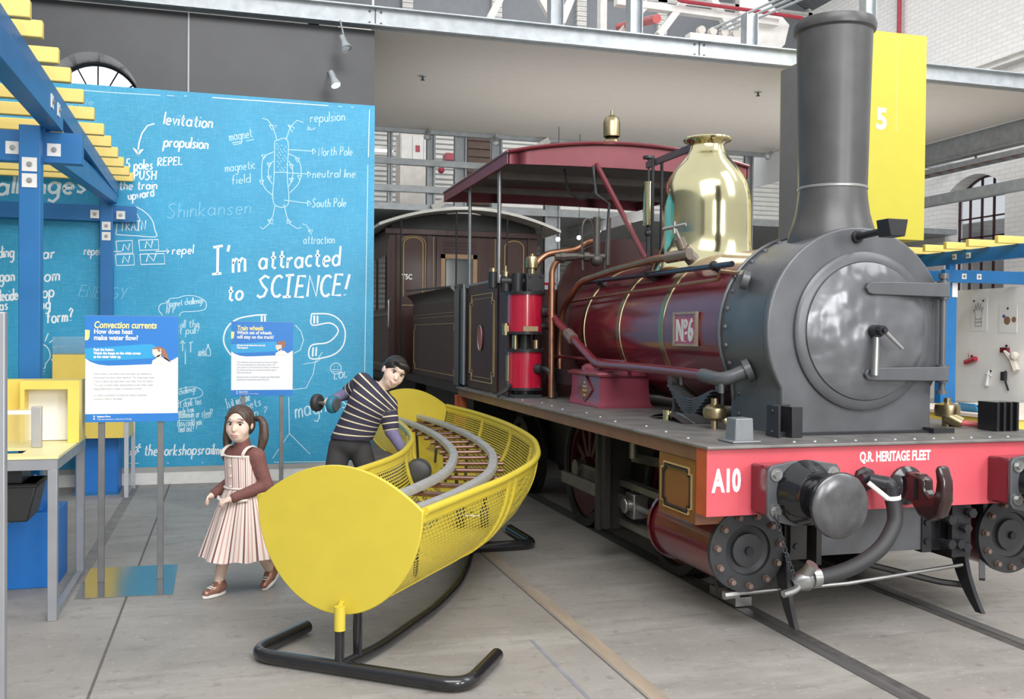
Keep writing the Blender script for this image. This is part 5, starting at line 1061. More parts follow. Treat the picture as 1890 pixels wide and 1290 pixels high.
m=M(); m.box((-1.75,6.24,.857),(-.825,6.36,1.215)); m.build('back_board',yel,SC,smooth=0)
m=M()
m.box((-1.135,6.10,1.165),(-.825,6.24,1.215)); m.box((-1.135,6.10,.857),(-1.112,6.24,1.165)); m.box((-.885,6.10,.857),(-.825,6.24,1.165)); m.build('frame',yel,SC,smooth=0)
m=M(); m.box((-1.112,6.225,.86),(-.885,6.239,1.165)); m.build('screen',white_m,SC,smooth=0)
TK=thing('tank_guard',(-1.05,5.9,.856),'clear acrylic guard with a grey upright in front of the white screen','guard')
m=M(); m.box((-1.75,5.885,.857),(-1.03,5.895,1.07)); m.build('acrylic_sheet',acryl,TK,smooth=0)
m=M(); m.box((-1.035,5.87,.857),(-.985,5.91,1.082)); m.build('upright',mat('brushed_panel',(.45,.44,.43),.4,metal=.3),TK,bev=.003)
m=M(); m.box((-1.75,5.880,1.04),(-1.03,5.884,1.062)); m.build('top_strip',white_m,TK,smooth=0)
m=M(); m.prism([(-1.40,.50),(-1.0,.50),(-.955,.70),(-1.45,.70)],(0,5.58,0),(1,0,0),(0,0,1),(0,1,0),.30); m.box((-1.46,5.57,.68),(-.945,5.89,.70)); tag(m.build('bucket',bin_m,TB,bev=.01),None)
PD=thing('pedestal',(-1.3,6.4,0),'bright blue pedestal on the floor under the near table','pedestal','blue pedestals')
m=M(); m.box((-1.7,6.20,0),(-.956,6.60,.44)); m.build('plinth',blue_ped,PD,bev=.004)
m=M(); m.box((-1.35,6.25,.44),(-1.04,6.50,.62)); m.build('upper_block',blue_ped,PD,bev=.003)
m=M(); m.tube(bez([(-1.08,6.24,.66),(-1.08,6.235,.56),(-1.085,6.22,.46),(-1.14,6.18,.44),(-1.25,6.17,.36),(-1.34,6.19,.20)],6),.008,6); m.build('power_cord',frame_g,PD)
# --- far table with yellow box and acrylic case
T2=thing('far_table',(-1.2,9.7,0),'yellow-edged table with slim pale legs against the blue wall','table')
m=M(); m.box((-1.75,9.42,.54),(-.86,9.98,.68)); m.build('table_top',yel,T2,smooth=0)
for x,y in ((-.895,9.41),(-.885,9.94),(-1.7,9.41),(-1.7,9.94)):
    m=M(); m.box((x,y,0),(x+.036,y+.036,.68)); m.build('leg',mat('pale_steel',(.55,.56,.58),.4,metal=.3),T2,smooth=0)
m=M(); m.box((-.89,9.44,0),(-.86,9.96,.03)); m.build('floor_rail',frame_g,T2,smooth=0)
B2=thing('yellow_box',(-1.3,9.6,.68),'yellow box topped by a clear acrylic case on the far table','box')
m=M(); m.box((-1.5,9.47,.681),(-.98,9.9,1.29)); m.build('body',yel,B2,smooth=0)
m=M(); m.box((-1.49,9.48,1.29),(-.99,9.89,1.295)); 
for a,b in (((-1.5,9.47),(-.98,9.476)),((-1.5,9.894),(-.98,9.9)),((-1.5,9.47),(-1.494,9.9)),((-.986,9.47),(-.98,9.9))): m.box((a[0],a[1],1.29),(b[0],b[1],1.45))
m.build('acrylic_case',acryl,B2,smooth=0)
m=M(); m.lathe((-1.08,9.65,1.296),(0,0,1),[(.06,0),(.05,.03),(.02,.05),(0,.055)],12); m.build('black_model',bin_m,B2)
P2=thing('pedestal',(-1.15,9.75,0),'blue pedestal under the far table beside the plinth','pedestal','blue pedestals')
m=M(); m.box((-1.33,9.60,0),(-.965,9.95,.535)); m.build('plinth',blue_ped,P2,bev=.004); m=M(); m.box((-1.335,9.595,0),(-.96,9.955,.03)); m.build('skirting',blue_steel,P2,smooth=0)
# --- grey post at the left edge of the view
FP=thing('metal_post',(-.66,3.2,0),'slim grey metal post standing nearest the viewer, beside the tables','post')
m=M(); m.box((-.69,3.18,.012),(-.632,3.22,1.555)); m.build('post_tube',frame_g,FP,bev=.004)
m=M(); m.box((-.80,3.05,0),(-.58,3.35,.012)); m.build('base_plate',frame_g,FP,smooth=0)
# --- the two freestanding signs
s_blue=mat('sign_blue',(.022,.20,.60),.4,var=.0); s_cyan=mat('sign_cyan',(.03,.36,.68),.4,var=0); s_white=mat('sign_white',(.88,.89,.90),.4,var=0)
s_yel=mat('sign_yellow_print',(.90,.78,.30),.5,var=0); s_ink=mat('sign_grey_print',(.40,.41,.43),.5,var=0); s_skin=mat('print_skin',(.85,.68,.58),.5,var=0); s_hair=mat('print_hair',(.36,.16,.10),.5,var=0); s_dr=mat('print_dress',(.85,.84,.78),.5,var=0)
SIGN_M=[s_white,s_blue,s_cyan,s_yel,s_ink,s_skin,s_hair,s_dr,letter_w]
def sign(nm,X,Y,Z,w,h,title,sub,act,body,foot,posts,label,plate,bun,tall):
    t=thing('information_sign',(X+w/2,Y,0),label,'sign','freestanding exhibit signs')
    m=M(); m.box((X,Y,Z),(X+w,Y+.012,Z+h)); bd=m.build('panel',frame_g,t,smooth=0)
    m=M(); y=Y-.0015; ex=Vector((1,0,0)); ey=Vector((0,0,1)); n=0
    def flat(poly,mi,lay):
        m.m(mi); k=len(poly); o=len(m.v); m.v+=[Vector((X+a*w,Y-.0008-.0005*lay,Z+b*h)) for a,b in poly]; m.f.append(tuple(range(o,o+k))); m.k.append(mi)
    flat([(0.004,0.004),(.996,.004),(.996,.996),(.004,.996)],0,0)
    curve=[(0,.60),(.06,.565),(.14,.54),(.24,.53),(.4,.533),(.6,.54),(.75,.545),(.85,.555),(.93,.58),(1,.615)]
    flat([(0,.998)]+curve+[(1,.998)],1,1)
    flat([(0,.69),(.3,.71),(.66,.735),(.72,.73),(.78,.70),(.80,.62),(.7,.60),(.3,.58),(.08,.575),(0,.60)],2,2)
    flat([(0,.0),(1,0),(1,.078),(0,.078)],1,1)
    flat([(0,.765),(.03,.768),(.045,.79),(.05,.86),(0,.865)],3,3)
    # simple printed figure
    hx=.80
    flat([(hx-.09,.545),(hx-.08,.58),(hx-.03,.605),(hx+.05,.61),(hx+.10,.58),(hx+.115,.552)],7,4)
    if bun: flat([(hx-.085,.70),(hx-.03,.735),(hx+.03,.735),(hx+.035,.745),(hx+.075,.742),(hx+.08,.70),(hx+.06,.66),(hx+.02,.64),(hx,.69)],6,4)
    else: flat([(hx-.085,.68),(hx-.06,.705),(hx,.71),(hx+.05,.69),(hx+.08,.64),(hx+.10,.58),(hx+.125,.555),(hx+.04,.60),(hx+.0,.68)],6,4)
    flat([(hx-.085,.685),(hx+.01,.69),(hx+.015,.645),(hx-.01,.615),(hx-.05,.61),(hx-.08,.64)],5,5); flat([(hx-.04,.62),(hx+.01,.64),(hx+.02,.60),(hx-.03,.60)],5,5)
    if not bun: flat([(hx-.088,.682),(hx-.06,.70),(hx-.01,.703),(hx+.005,.66),(hx-.02,.665),(hx-.03,.69)],6,6)
    yy=Y-.0042
    m.m(3); put_text(m,title[0],(X+.092*w,yy,Z+.882*h),ex,ey,title[1],shear=.15,bold=.0016,sx=title[2],extrude=.0004)
    m.m(8)
    for i,s in enumerate(sub[0]): put_text(m,s,(X+.092*w,yy,Z+(.828-.058*i)*h),ex,ey,sub[1],bold=.0011,sx=sub[2],extrude=.0004)
    for i,s in enumerate(act[0]): put_text(m,s,(X+.09*w,yy,Z+(.668-.033*i)*h),ex,ey,act[1],bold=.0009,sx=act[2],extrude=.0004)
    m.m(4)
    for z,s in body: put_text(m,s,(X+.09*w,yy,Z+z*h),ex,ey,.0195,sx=.70,extrude=.0003)
    m.m(8); put_text(m,'Explore More',(X+.13*w,yy,Z+.047*h),ex,ey,.013,bold=.0006,extrude=.0003); put_text(m,foot,(X+.13*w,yy,Z+.022*h),ex,ey,.012,extrude=.0003)
    flat([(.09,.05),(.105,.05),(.105,.062),(.09,.062)],8,3); flat([(.09,.026),(.105,.026),(.105,.04),(.09,.04)],8,3)
    m.build('printed_face',SIGN_M,bd,smooth=0)
    for x in posts:
        mm=M(); mm.box((x-.018,Y+.012,.006),(x+.018,Y+.04,Z+tall)); mm.build('post',mat('sign_post_steel',(.22,.22,.225),.35,metal=.5,var=.1),t,bev=.002)
    mm=M(); mm.add([(plate[0][0],plate[0][1],0),(plate[1][0],plate[1][1],0),(plate[2][0],plate[2][1],0),(plate[3][0],plate[3][1],0)]+[(a,b,.006) for a,b in plate],[(3,2,1,0),(4,5,6,7),(0,1,5,4),(1,2,6,5),(2,3,7,6),(3,0,4,7)]); mm.build('base_plate',mat('polished_base_plate',(.40,.40,.40),.16,metal=.9,var=.06),t,smooth=0)
    return t
sign('convection',-.809,6.22,.961,.521,.634,('Convection currents',.056,.74),(('How does heat','make water flow?'),.041,.84),(('Push the button.','Watch the image on the white screen','as the water heats up.'),.023,.74),
 [(.445,'Warm water is less dense than cold water and unbalanced'),(.410,'forces push the warm water upwards. The rising water leaves'),(.375,'a void or space that pulls down cold water from the surface.'),(.340,'This cycle of warm water being pushed up and cooler water'),(.305,'being pulled down is called a convection current.'),(.245,'In a steam locomotive, burning fuel causes convection'),(.210,'currents to flow in the boiler.')],
 'Thermal expansion | Question | Energy',(-.72,-.388),'blue and white sign headed Convection currents on two steel legs',[(-.815,5.885),(-.295,5.85),(-.303,6.60),(-.825,6.62)],False,.5)
sign('wheels',.026,8.60,.962,.513,.634,('Train wheels',.056,.74),(('Which set of wheels','will stay on the track?'),.041,.84),(('Roll each set of wheels down the track.','What happens?'),.023,.64),
 [(.445,'Train wheels have to go around bends as well as the straights.'),(.410,'The tracks always keep with a flange called a bevel on the'),(.375,'outer diameter to let the train turn the wheels. The wheels are'),(.340,'not a flat disc but they are cone shaped toward the edge on'),(.305,'either side of the axle.'),(.245,'Because the outer train wheels are tapered, cone-shaped wheels'),(.210,'make the train roll along both sides of the track.')],
 'Forces | Motion | Track | Energy',(.125,.447),'blue and white sign headed Train wheels behind the girl',[(.0,8.35),(.56,8.33),(.56,8.95),(.0,8.97)],True,.3)
# --- yellow numbered box on the girder
NB=thing('number_box',(6.55,9.2,2.52),'tall yellow box sign numbered 5 hanging beside the chimney','sign')
m=M(); m.m(0).box((6.197,8.5,2.52),(6.905,10.12,4.62)); m.m(1).box((6.1955,8.52,2.525),(6.1975,10.11,4.615))
m.build('box_body',[mat('yellow_sign_panel',(.50,.44,.045),.5,var=.02),mat('grey_side_panel',(.21,.21,.215),.5,var=.04)],NB,smooth=0)
m=M(); put_text(m,'5',(6.305,8.498,3.635),(1,0,0),(0,0,1),.295,bold=.010,sx=.92); m.build('numeral',letter_w,NB,smooth=0)
m=M(); m.box((6.548,8.4985,3.62),(6.551,8.4995,4.60)); m.build('panel_joint',yel_pale,NB,smooth=0)
m=M(); m.box((6.6,9.0,4.62),(6.66,9.06,4.9)); m.box((6.6,9.0,4.84),(6.66,10.15,4.9)); m.build('hanger',galv,NB,smooth=0)
# --- right-hand pergola, pin board and craft table
PR=thing('pergola',(8.6,8.5,0),'blue pergola with yellow slats in front of the pinned white board','pergola','slatted pergolas')
m=M(); m.box((7.62,9.07,0),(7.82,9.17,2.13)); m.build('post',blue_steel,PR,bev=.004)
m=M(); m.box((7.60,9.0,2.13),(10.4,9.07,2.27)); m.build('cross_beam',blue_steel,PR,bev=.003)
m=M(); m.box((7.66,5.5,2.33),(7.74,9.75,2.47)); m.build('side_beam',blue_steel,PR,bev=.003)
m=M(); m.box((7.55,9.45,2.17),(10.4,9.52,2.29)); m.build('cross_beam',blue_steel,PR,bev=.003)
m=M(); m.box((7.66,9.0,2.27),(7.74,9.07,2.33)); m.build('packer',blue_steel,PR,smooth=0)
for y in (9.4,9.08,8.75,8.42,8.02,7.6):
    m=M(); m.box((7.40,y,2.47),(10.3,y+.05,2.545)); m.build('slat',yel_slat,PR,bev=.005)
for y in (8.93,8.72): bolt_plate(PR,(7.66,y,2.405),(-1,0,0),.06)
for x in (7.85,8.05): bolt_plate(PR,(x,9.0,2.20),(0,-1,0),.06)
m=M(); m.box((7.75,9.06,1.97),(7.82,9.07,2.13)); m.build('white_patch',plate_w,PR,smooth=0)
PB=thing('pin_board',(8.65,9.7,.75),'white board with drawings and scraps pinned to it behind the blue post','board')
m=M(); m.box((8.6,7.6,.75),(8.64,10.65,2.10)); m.build('board',mat('off_white_board',(.92,.91,.88),.6,var=.02),PB,smooth=0)
m=M(); m.box((8.62,7.62,0),(8.66,7.68,.75)); m.box((8.62,10.57,0),(8.66,10.63,.75)); m.build('board_leg',frame_g,PB,smooth=0)
def sheet(y,z,w,h,l):
    t=thing('paper_sheet',(8.597,y,z-h/2),l,'paper','sheets pinned on the board'); m=M(); m.box((8.596,y-w/2,z-h/2),(8.599,y+w/2,z+h/2)); m.build('sheet',mat('drawing_paper',(.88,.88,.86),.7,var=.01),t,smooth=0); return t
tt=sheet(9.60,1.80,.26,.40,'sheet with a hand drawing pinned on the white board'); m=M()
for pts in ([(.06,-.14),(.05,0),(.09,.06),(.06,.04),(.05,.12),(.03,.05),(.01,.14),(-.01,.05),(-.03,.13),(-.04,.04),(-.07,.09),(-.05,-.02),(-.05,-.14),(.06,-.14)],[(.05,-.06),(-.05,-.05)],[(.055,-.10),(-.05,-.09)]): m.tube([(8.594,9.60+a,1.80+b) for a,b in pts],.004,4)
m.build('hand_drawing',mat('pencil_grey',(.25,.25,.27),.7),tt,smooth=0)
for a,b in ((9.68,1.96),(9.53,1.96)): 
    m=M(); m.cyl((8.596,a,b),(8.588,a,b),.011); m.build('pin',bin_m,tt)
tt=sheet(9.15,1.74,.27,.32,'sheet with brown and blue blots pinned beside the hand drawing'); m=M()
m.lathe((8.595,9.16,1.72),(-1,0,0),[(.05,0),(.0,.002)],10); m.lathe((8.595,9.06,1.73),(-1,0,0),[(.035,0),(.0,.002)],10); m.build('brown_blot',mat('brown_ink',(.30,.17,.10),.7),tt); m=M(); m.cyl((8.595,9.15,1.86),(8.588,9.15,1.86),.011); m.build('pin',bin_m,tt); m=M(); m.lathe((8.595,9.21,1.77),(-1,0,0),[(.022,0),(.0,.002)],10); m.build('blue_blot',mat('blue_ink',(.08,.10,.40),.7),tt)
def scrap(nm,c,f,mt,l):
    t=thing(nm,c,l,'craft piece','craft scraps on the board'); m=M(); f(m,Vector(c)); m.build('piece',mt,t); m=M(); m.cyl((8.600,c[1],c[2]+.05),(8.585,c[1],c[2]+.05),.012); m.build('pin',bin_m,t)
scrap('craft_model',(8.57,9.70,1.25),lambda m,c:(m.tube([c+Vector((0,.08,-.03)),c+Vector((0,-.09,.02))],.032,6),m.tube([c,c+Vector((0,.02,.09))],.01,5)),pump_red,'small red craft model pinned low on the white board')
scrap('craft_model',(8.575,9.16,1.38),lambda m,c:(m.box(c+Vector((-.02,-.05,-.03)),c+Vector((.018,.06,.03))),),maroon,'maroon block pinned above the dark peg model')
scrap('craft_model',(8.57,9.40,1.08),lambda m,c:(m.tube([c+Vector((0,.03,-.12)),c+Vector((0,0,.06))],[.024,.010],6),m.tube([c+Vector((0,-.04,0)),c+Vector((0,.04,.02))],.012,5)),white_m,'white folded paper figure pinned at the board centre')
scrap('craft_model',(8.57,9.17,1.08),lambda m,c:(m.box(c+Vector((-.02,-.03,-.05)),c+Vector((.02,.03,.05))),m.tube([c,c+Vector((0,-.07,-.16))],.012,5)),steel_d,'dark peg model with a stick on the white board')
scrap('craft_model',(8.545,9.02,1.27),lambda m,c:(m.tube([c+Vector((0,.12,.10)),c,c+Vector((0,-.06,-.12))],[.015,.04,.04],6),m.sph(c+Vector((-.02,-.05,.05)),.05,8,6)),mat('cream_cloth',(.62,.58,.52),.8),'cream cloth and twig bundle pinned at the board edge')
CT=thing('craft_table',(7.7,8.2,0),'low craft table with pale top and yellow edge behind the engine','table')
m=M(); m.box((6.75,7.2,.77),(8.5,8.9,.80)); m.build('table_top',mat('pale_birch',(.74,.66,.56),.5,var=.05),CT,smooth=0)
m=M(); m.box((6.78,7.22,.66),(8.48,7.25,.77)); m.box((6.78,7.22,.66),(6.81,8.88,.77)); m.build('yellow_apron',yel,CT,smooth=0)
for x,y in ((6.8,7.24),(8.4,7.24),(6.8,8.8),(8.4,8.8)):
    m=M(); m.box((x,y,0),(x+.06,y+.06,.77)); m.build('leg',frame_g,CT,smooth=0)
def tray(x,y,l):
    t=thing('blue_tray',(x,y,.80),l,'tray','blue trays on the craft table'); m=M(); m.prism([(-.16,0),(.16,0),(.20,.08),(.18,.085),(.14,.02),(-.14,.02),(-.18,.085),(-.20,.08)],(x,y-.12,.80),(1,0,0),(0,0,1),(0,1,0),.24); m.build('tray_shell',mat('blue_plastic',(.02,.22,.45),.35),t,bev=.01)
tray(7.05,7.8,'blue plastic tray on the craft table beside the oil cup'); tray(7.65,7.55,'blue plastic tray on the craft table behind the fluted black block')
# ============================================================= curved wheel track in a yellow mesh trough
yl=mat('yellow_powdercoat',(.67,.53,.055),.36,var=.03,coat=.15)
def perf():
    m=mat('yellow_perforated_sheet',(.67,.53,.06),.4,var=.03); nt=m.node_tree; n=nt.nodes; l=nt.links; b=n['Principled BSDF']
    uv=n.new('ShaderNodeUVMap'); sx=n.new('ShaderNodeSeparateXYZ'); l.new(uv.outputs[0],sx.inputs[0])
    def mt(op,a,b_=None,c=None):
        q=n.new('ShaderNodeMath'); q.operation=op
        for i,v in enumerate((a,b_,c)):
            if v is None: continue
            if isinstance(v,(int,float)): q.inputs[i].default_value=v
            else: l.new(v,q.inputs[i])
        return q.outputs[0]
    y=mt('DIVIDE',sx.outputs['Y'],.0195); row=mt('FLOOR',y); x=mt('DIVIDE',sx.outputs['X'],.036)
    x=mt('ADD',x,mt('MULTIPLY',mt('MODULO',row,2.0),.5))
    fx=mt('DIVIDE',mt('SUBTRACT',mt('FRACT',x),.5),.41); fy=mt('DIVIDE',mt('SUBTRACT',mt('FRACT',y),.5),.37)
    d=mt('ADD',mt('MULTIPLY',fx,fx),mt('MULTIPLY',fy,fy)); l.new(mt('GREATER_THAN',d,1.0),b.inputs['Alpha']); return m
perf_m=perf()
tube_blk=mat('black_stand_tube',(.014,.014,.016),.2,var=.05,coat=.4)
railg=mat('worn_grey_rail',(.50,.50,.49),.45,metal=.35,var=.12,scale=14)
tie_m=mat('copper_brown_tube',(.20,.115,.095),.25,metal=.7,var=.15)
CP=bez([(.484,4.40,.735),(.79,4.80,.742),(1.07,5.18,.747),(1.37,5.71,.752),(1.55,6.22,.757),(1.69,6.83,.763),(1.775,7.76,.772),(1.76,8.68,.782),(1.68,9.46,.79)],16)
CP=[p for p in CP]; SL=[0]
for a,b in zip(CP,CP[1:]): SL.append(SL[-1]+(b-a).length)
LEN=SL[-1]
def at(s):
    s=max(0,min(LEN-1e-6,s)); i=max(j for j in range(len(SL)-1) if SL[j]<=s); t=(s-SL[i])/(SL[i+1]-SL[i]); p=CP[i].lerp(CP[i+1],t)
    a=CP[max(0,i-2)]; b=CP[min(len(CP)-1,i+3)]; d=(b-a); d.z=0; d.normalize(); return p,d,Vector((d.y,-d.x,0))     # point, heading, right
HW,DP=.42,.48
def sec(s,phi,grow=0):
    p,d,r=at(s); return p+r*(-(HW+grow)*math.cos(phi))+Vector((0,0,-(DP+grow)*math.sin(phi)))
WT=thing('wheel_track',(1.4,6.6,0),'long curved yellow mesh trough holding a grey rail track on black tube stands','track exhibit')
PH=[R(a) for a in (5,17,29,41,53,64)]; 
arcl=[0]
for k in range(181): 
    a,b=R(k),R(k+1); arcl.append(arcl[-1]+math.hypot(HW*(math.cos(a)-math.cos(b)),DP*(math.sin(a)-math.sin(b))))
def mesh_panel(s0,s1,sign):
    n=max(3,int((s1-s0)/.08)); rows=[]; uvs=[]
    for i in range(n+1):
        s=s0+(s1-s0)*i/n; rows.append([sec(s,ph if sign<0 else math.pi-ph) for ph in PH]); uvs.append([(s,arcl[int(round(math.degrees(ph)))]) for ph in PH])
    m=M(); m.grid(rows); c=sum((p for r_ in rows for p in r_),Vector())/sum(len(r_) for r_ in rows)
    me=bpy.data.meshes.new('mesh_panel'); me.from_pydata([v-c for v in m.v],[],m.f); me.materials.append(perf_m)
    ul=me.uv_layers.new(name='UVMap'); fl=[u for r_ in uvs for u in r_]
    for lp in me.loops: ul.data[lp.index].uv=fl[lp.vertex_index]
    me.shade_smooth(); o=bpy.data.objects.new('mesh_panel',me); COL.objects.link(o); put(o,c,WT); return o
RIB=[0.02,1.02,1.14,1.95,2.20,2.42,2.62,3.45,4.35,LEN-.03]
for a,b in zip(RIB,RIB[1:]):
    for sg in (-1,1): mesh_panel(a,b,sg)
def shell(name,ph0,ph1,s0=0,s1=LEN,t=.006,n=64,k=6,g=0,mt=yl):
    m=M(); rows=[]
    for i in range(n+1):
        s=s0+(s1-s0)*i/n; rows.append([sec(s,ph0+(ph1-ph0)*j/k,g) for j in range(k+1)]+[sec(s,ph1+(ph0-ph1)*j/k,g+t) for j in range(k+1)])
    m.grid(rows,closed=True); q=len(rows[0]); e=len(m.v)-q; m.f+=[tuple(range(q-1,-1,-1)),tuple(range(e,e+q))]; m.k+=[0,0]; return m.build(name,mt,WT,smooth=35)
shell('trough_floor',R(62),R(118),g=-.003,k=8)
shell('top_band',R(-1),R(6),g=-.004,t=.010,k=2); shell('top_band',R(174),R(181),g=-.004,t=.010,k=2)
for sg in (0,math.pi):
    m=M(); m.tube([sec(LEN*i/80,sg,.006) for i in range(81)],.019,10); m.build('rim_tube',yl,WT)
for s in RIB[1:-1]: shell('rib',0,math.pi,s-.022,s+.022,t=.016,n=2,k=40,g=-.006)
def plate(s,y_off,name):
    p,d,r=at(s); poly=[(-HW*math.cos(math.pi*i/40)*1.012,-(DP+.012)*math.sin(math.pi*i/40)) for i in range(41)]+[(.425*(1-2*i/20),.177*(1-(1-2*i/20)**2)) for i in range(1,20)]
    m=M(); m.prism(poly,p+d*y_off,r,(0,0,1),d,.02); return m.build(name,yl,WT,bev=.004)
plate(0,-.02,'end_plate'); m=M(); m.bar((.478,4.305,.29),(.50,4.39,.30),.02,.02); m.build('sleeve_bracket',yl,WT); plate(LEN,0,'end_plate')
for off in (-.135,.135):
    rows=[]; prof=[(.028,-.02),(.031,.0),(.024,.017),(0,.022),(-.024,.017),(-.031,0),(-.028,-.02),(0,-.028)]
    for i in range(97):
        s=.0+LEN*i/96; p,d,r=at(s); c=p+r*off+Vector((0,0,-.10)); rows.append([c+r*a+Vector((0,0,b)) for a,b in prof])
    m=M(); m.grid(rows,closed=True); n=len(prof); e=len(m.v)-n; m.f+=[tuple(range(n-1,-1,-1)),tuple(range(e,e+n))]; m.k+=[0,0]; m.build('running_rail',railg,WT)
s=.20
while s<LEN-.1:
    p,d,r=at(s); c=p+Vector((0,0,-.142)); m=M(); m.cyl(c-r*.205,c+r*.205,.0155,n=10); m.build('tie_tube',tie_m,WT); s+=.31
for s in (.6,2.0,3.6,4.7):
    p,d,r=at(s)
    for o_ in (-.1,.1): m=M(); m.cyl(p+r*o_+Vector((0,0,-.15)),Vector((p.x,p.y,p.z-DP+.0))+r*o_*.8+Vector((0,0,.02)),.012,n=8); m.build('track_strut',tube_blk,WT)
# stand: three floor feet, curved floor tube and posts
def up(pts,z=.036): return [(a,b,z) for a,b in pts]
m=M(); m.tube(elbow(up([(.386,4.93),(.100,4.58),(.955,3.92),(1.19,4.28)]),.13,8),.031,14); m.build('foot_tube',tube_blk,WT)
m=M(); m.tube(elbow(up([(1.24,7.0),(1.17,6.46),(2.07,6.50),(2.05,7.05)]),.10,8),.035,14); m.build('foot_tube',tube_blk,WT)
m=M(); m.tube(elbow(up([(1.28,8.85),(1.20,9.33),(2.10,9.40),(2.10,8.9)]),.10,8),.035,14); m.build('foot_tube',tube_blk,WT)
m=M(); m.tube(bez(up([(.478,4.30),(.568,4.395),(.70,4.545),(.90,4.84),(1.07,5.10),(1.28,5.50),(1.42,5.86),(1.50,6.11),(1.60,6.48),(1.70,7.2),(1.72,8.2),(1.65,9.36)]),8),.026,12); m.build('floor_tube',tube_blk,WT)
for x,y,z in ((.478,4.305,.24),(.568,4.395,.27),(1.60,6.47,.29),(1.64,9.33,.31)):
    m=M(); m.cyl((x,y,.05),(x,y,z),.021,n=16); m.build('stand_post',tube_blk,WT)
m=M(); m.cyl((.478,4.305,.195),(.478,4.305,.30),.025,n=16); m.build('post_sleeve',yl,WT)
# wheel sets used on the track
rub=mat('black_rubber_wheel',(.035,.035,.037),.5); teal=mat('teal_wheel_paint',(.02,.16,.24),.45); grey_d=mat('dark_grey_wheel',(.075,.075,.078),.5)
def wheelset(c,ax,l,ms,gap=.13,r=.075,t=.055,cat='wheel set'):
    c=Vector(c); ax=Vector(ax).normalized(); o=thing('wheel_set',c-Vector((0,0,r)),l,cat,'loose wheel sets')
    m=M(); m.cyl(c-ax*(gap/2+.01),c+ax*(gap/2+.01),.014,n=12); m.build('axle',steel,o)
    for sg,mm in zip((-1,1),ms):
        m=M(); m.lathe(c+ax*sg*gap/2,ax*sg,[(0,0),(r*.86,0),(r*.95,.006),(r,t*.4),(r*.95,t-.006),(r*.85,t),(r*.3,t+.004),(0,t+.004)],28); w=m.build('wheel',mm,o)
        if mm is teal:
            m=M(); m.lathe(c+ax*sg*(gap/2+t+.003),ax*sg,[(r*.72,0),(r*.70,.012),(0,.014)],24); m.build('hub_face',grey_d,w)
    return o
wheelset((1.20,6.28,.60),(.25,.95,-.05),'black wheel set held down inside the yellow trough',(rub,rub),.075,.085,.06)
p,d,r=at(1.85); wheelset(p+Vector((.02,0,-.400)),r,'black wheel set lying on the trough floor under the rails',(rub,rub),.10,.07,.05)
# ============================================================= figures: implicit surfaces meshed with surface nets
def _cone(P,a,b,ra,rb):
    a=np.array(a,float);b=np.array(b,float); ab=b-a; t=np.clip(((P-a)@ab)/max(ab@ab,1e-9),0,1); return np.linalg.norm(P-(a+t[...,None]*ab),axis=-1)-(ra+(rb-ra)*t)
def _ell(P,c,r,M3=None):
    q=P-np.array(c,float)
    if M3 is not None: q=q@np.array(M3,float)
    r=np.array(r,float); k0=np.linalg.norm(q/r,axis=-1); k1=np.linalg.norm(q/(r*r),axis=-1); return k0*(k0-1)/np.maximum(k1,1e-9)
def field(P,prims):
    d=None
    for p in prims:
        k=p[-1]
        e=_cone(P,*p[1:5]) if p[0]=='c' else _ell(P,*p[1:-1])
        if p[0]=='s': pass
        if d is None: d=e
        elif k<0: h=np.clip(.5-.5*(d+e)/(-k),0,1); d=d*(1-h)-e*h+(-k)*h*(1-h)     # carve
        else: h=np.clip(.5+.5*(e-d)/k,0,1); d=e*(1-h)+d*h-k*h*(1-h)
    return d
def nets(prims,lo,hi,res,clip=None):
    ax=[np.arange(a,b+res,res) for a,b in zip(lo,hi)]; G=np.stack(np.meshgrid(*ax,indexing='ij'),-1); D=field(G,prims)
    if clip is not None: D=np.maximum(D,clip(G))
    n=np.array(D.shape); s=D<0
    c=np.zeros(n-1,int); acc=np.zeros(tuple(n-1)+(3,)); cnt=np.zeros(n-1)
    corners=[(i,j,k) for i in (0,1) for j in (0,1) for k in (0,1)]
    def sub(A,o): return A[o[0]:o[0]+n[0]-1,o[1]:o[1]+n[1]-1,o[2]:o[2]+n[2]-1]
    for a in corners:
        for dim in range(3):
            if a[dim]==0:
                b=list(a); b[dim]=1; da,db=sub(D,a),sub(D,b); m_=(da<0)!=(db<0); t=np.where(m_,da/np.where(m_,da-db,1),0)
                pos=np.stack([np.full(da.shape,float(v)) for v in a],-1); pos[...,dim]+=t; acc+=np.where(m_[...,None],pos,0); cnt+=m_
    act=cnt>0; idx=-np.ones(act.shape,int); idx[act]=np.arange(act.sum()); base=np.argwhere(act)
    V=(base+acc[act]/cnt[act][:,None])*res+np.array(lo); F=[]
    for dim in range(3):
        e1=[0,0,0]; e1[dim]=1; sl0=tuple(slice(1,n[i]-1) if i!=dim else slice(0,n[i]-1) for i in range(3)); sl1=tuple(slice(1,n[i]-1) if i!=dim else slice(1,n[i]) for i in range(3))
        x=s[sl0]!=s[sl1]; ins=s[sl0]; pts=np.argwhere(x); u,v=[i for i in range(3) if i!=dim]; off=np.array([1 if i!=dim else 0 for i in range(3)])
        for p in pts:
            q=p+off; f=[]
            for du,dv in ((-1,-1),(0,-1),(0,0),(-1,0)):
                w=q.copy(); w[u]+=du; w[v]+=dv; f.append(idx[tuple(w)])
            if min(f)<0: continue
            flip=ins[tuple(p)]^(dim==1); F.append(f if flip else f[::-1])
    return V,F
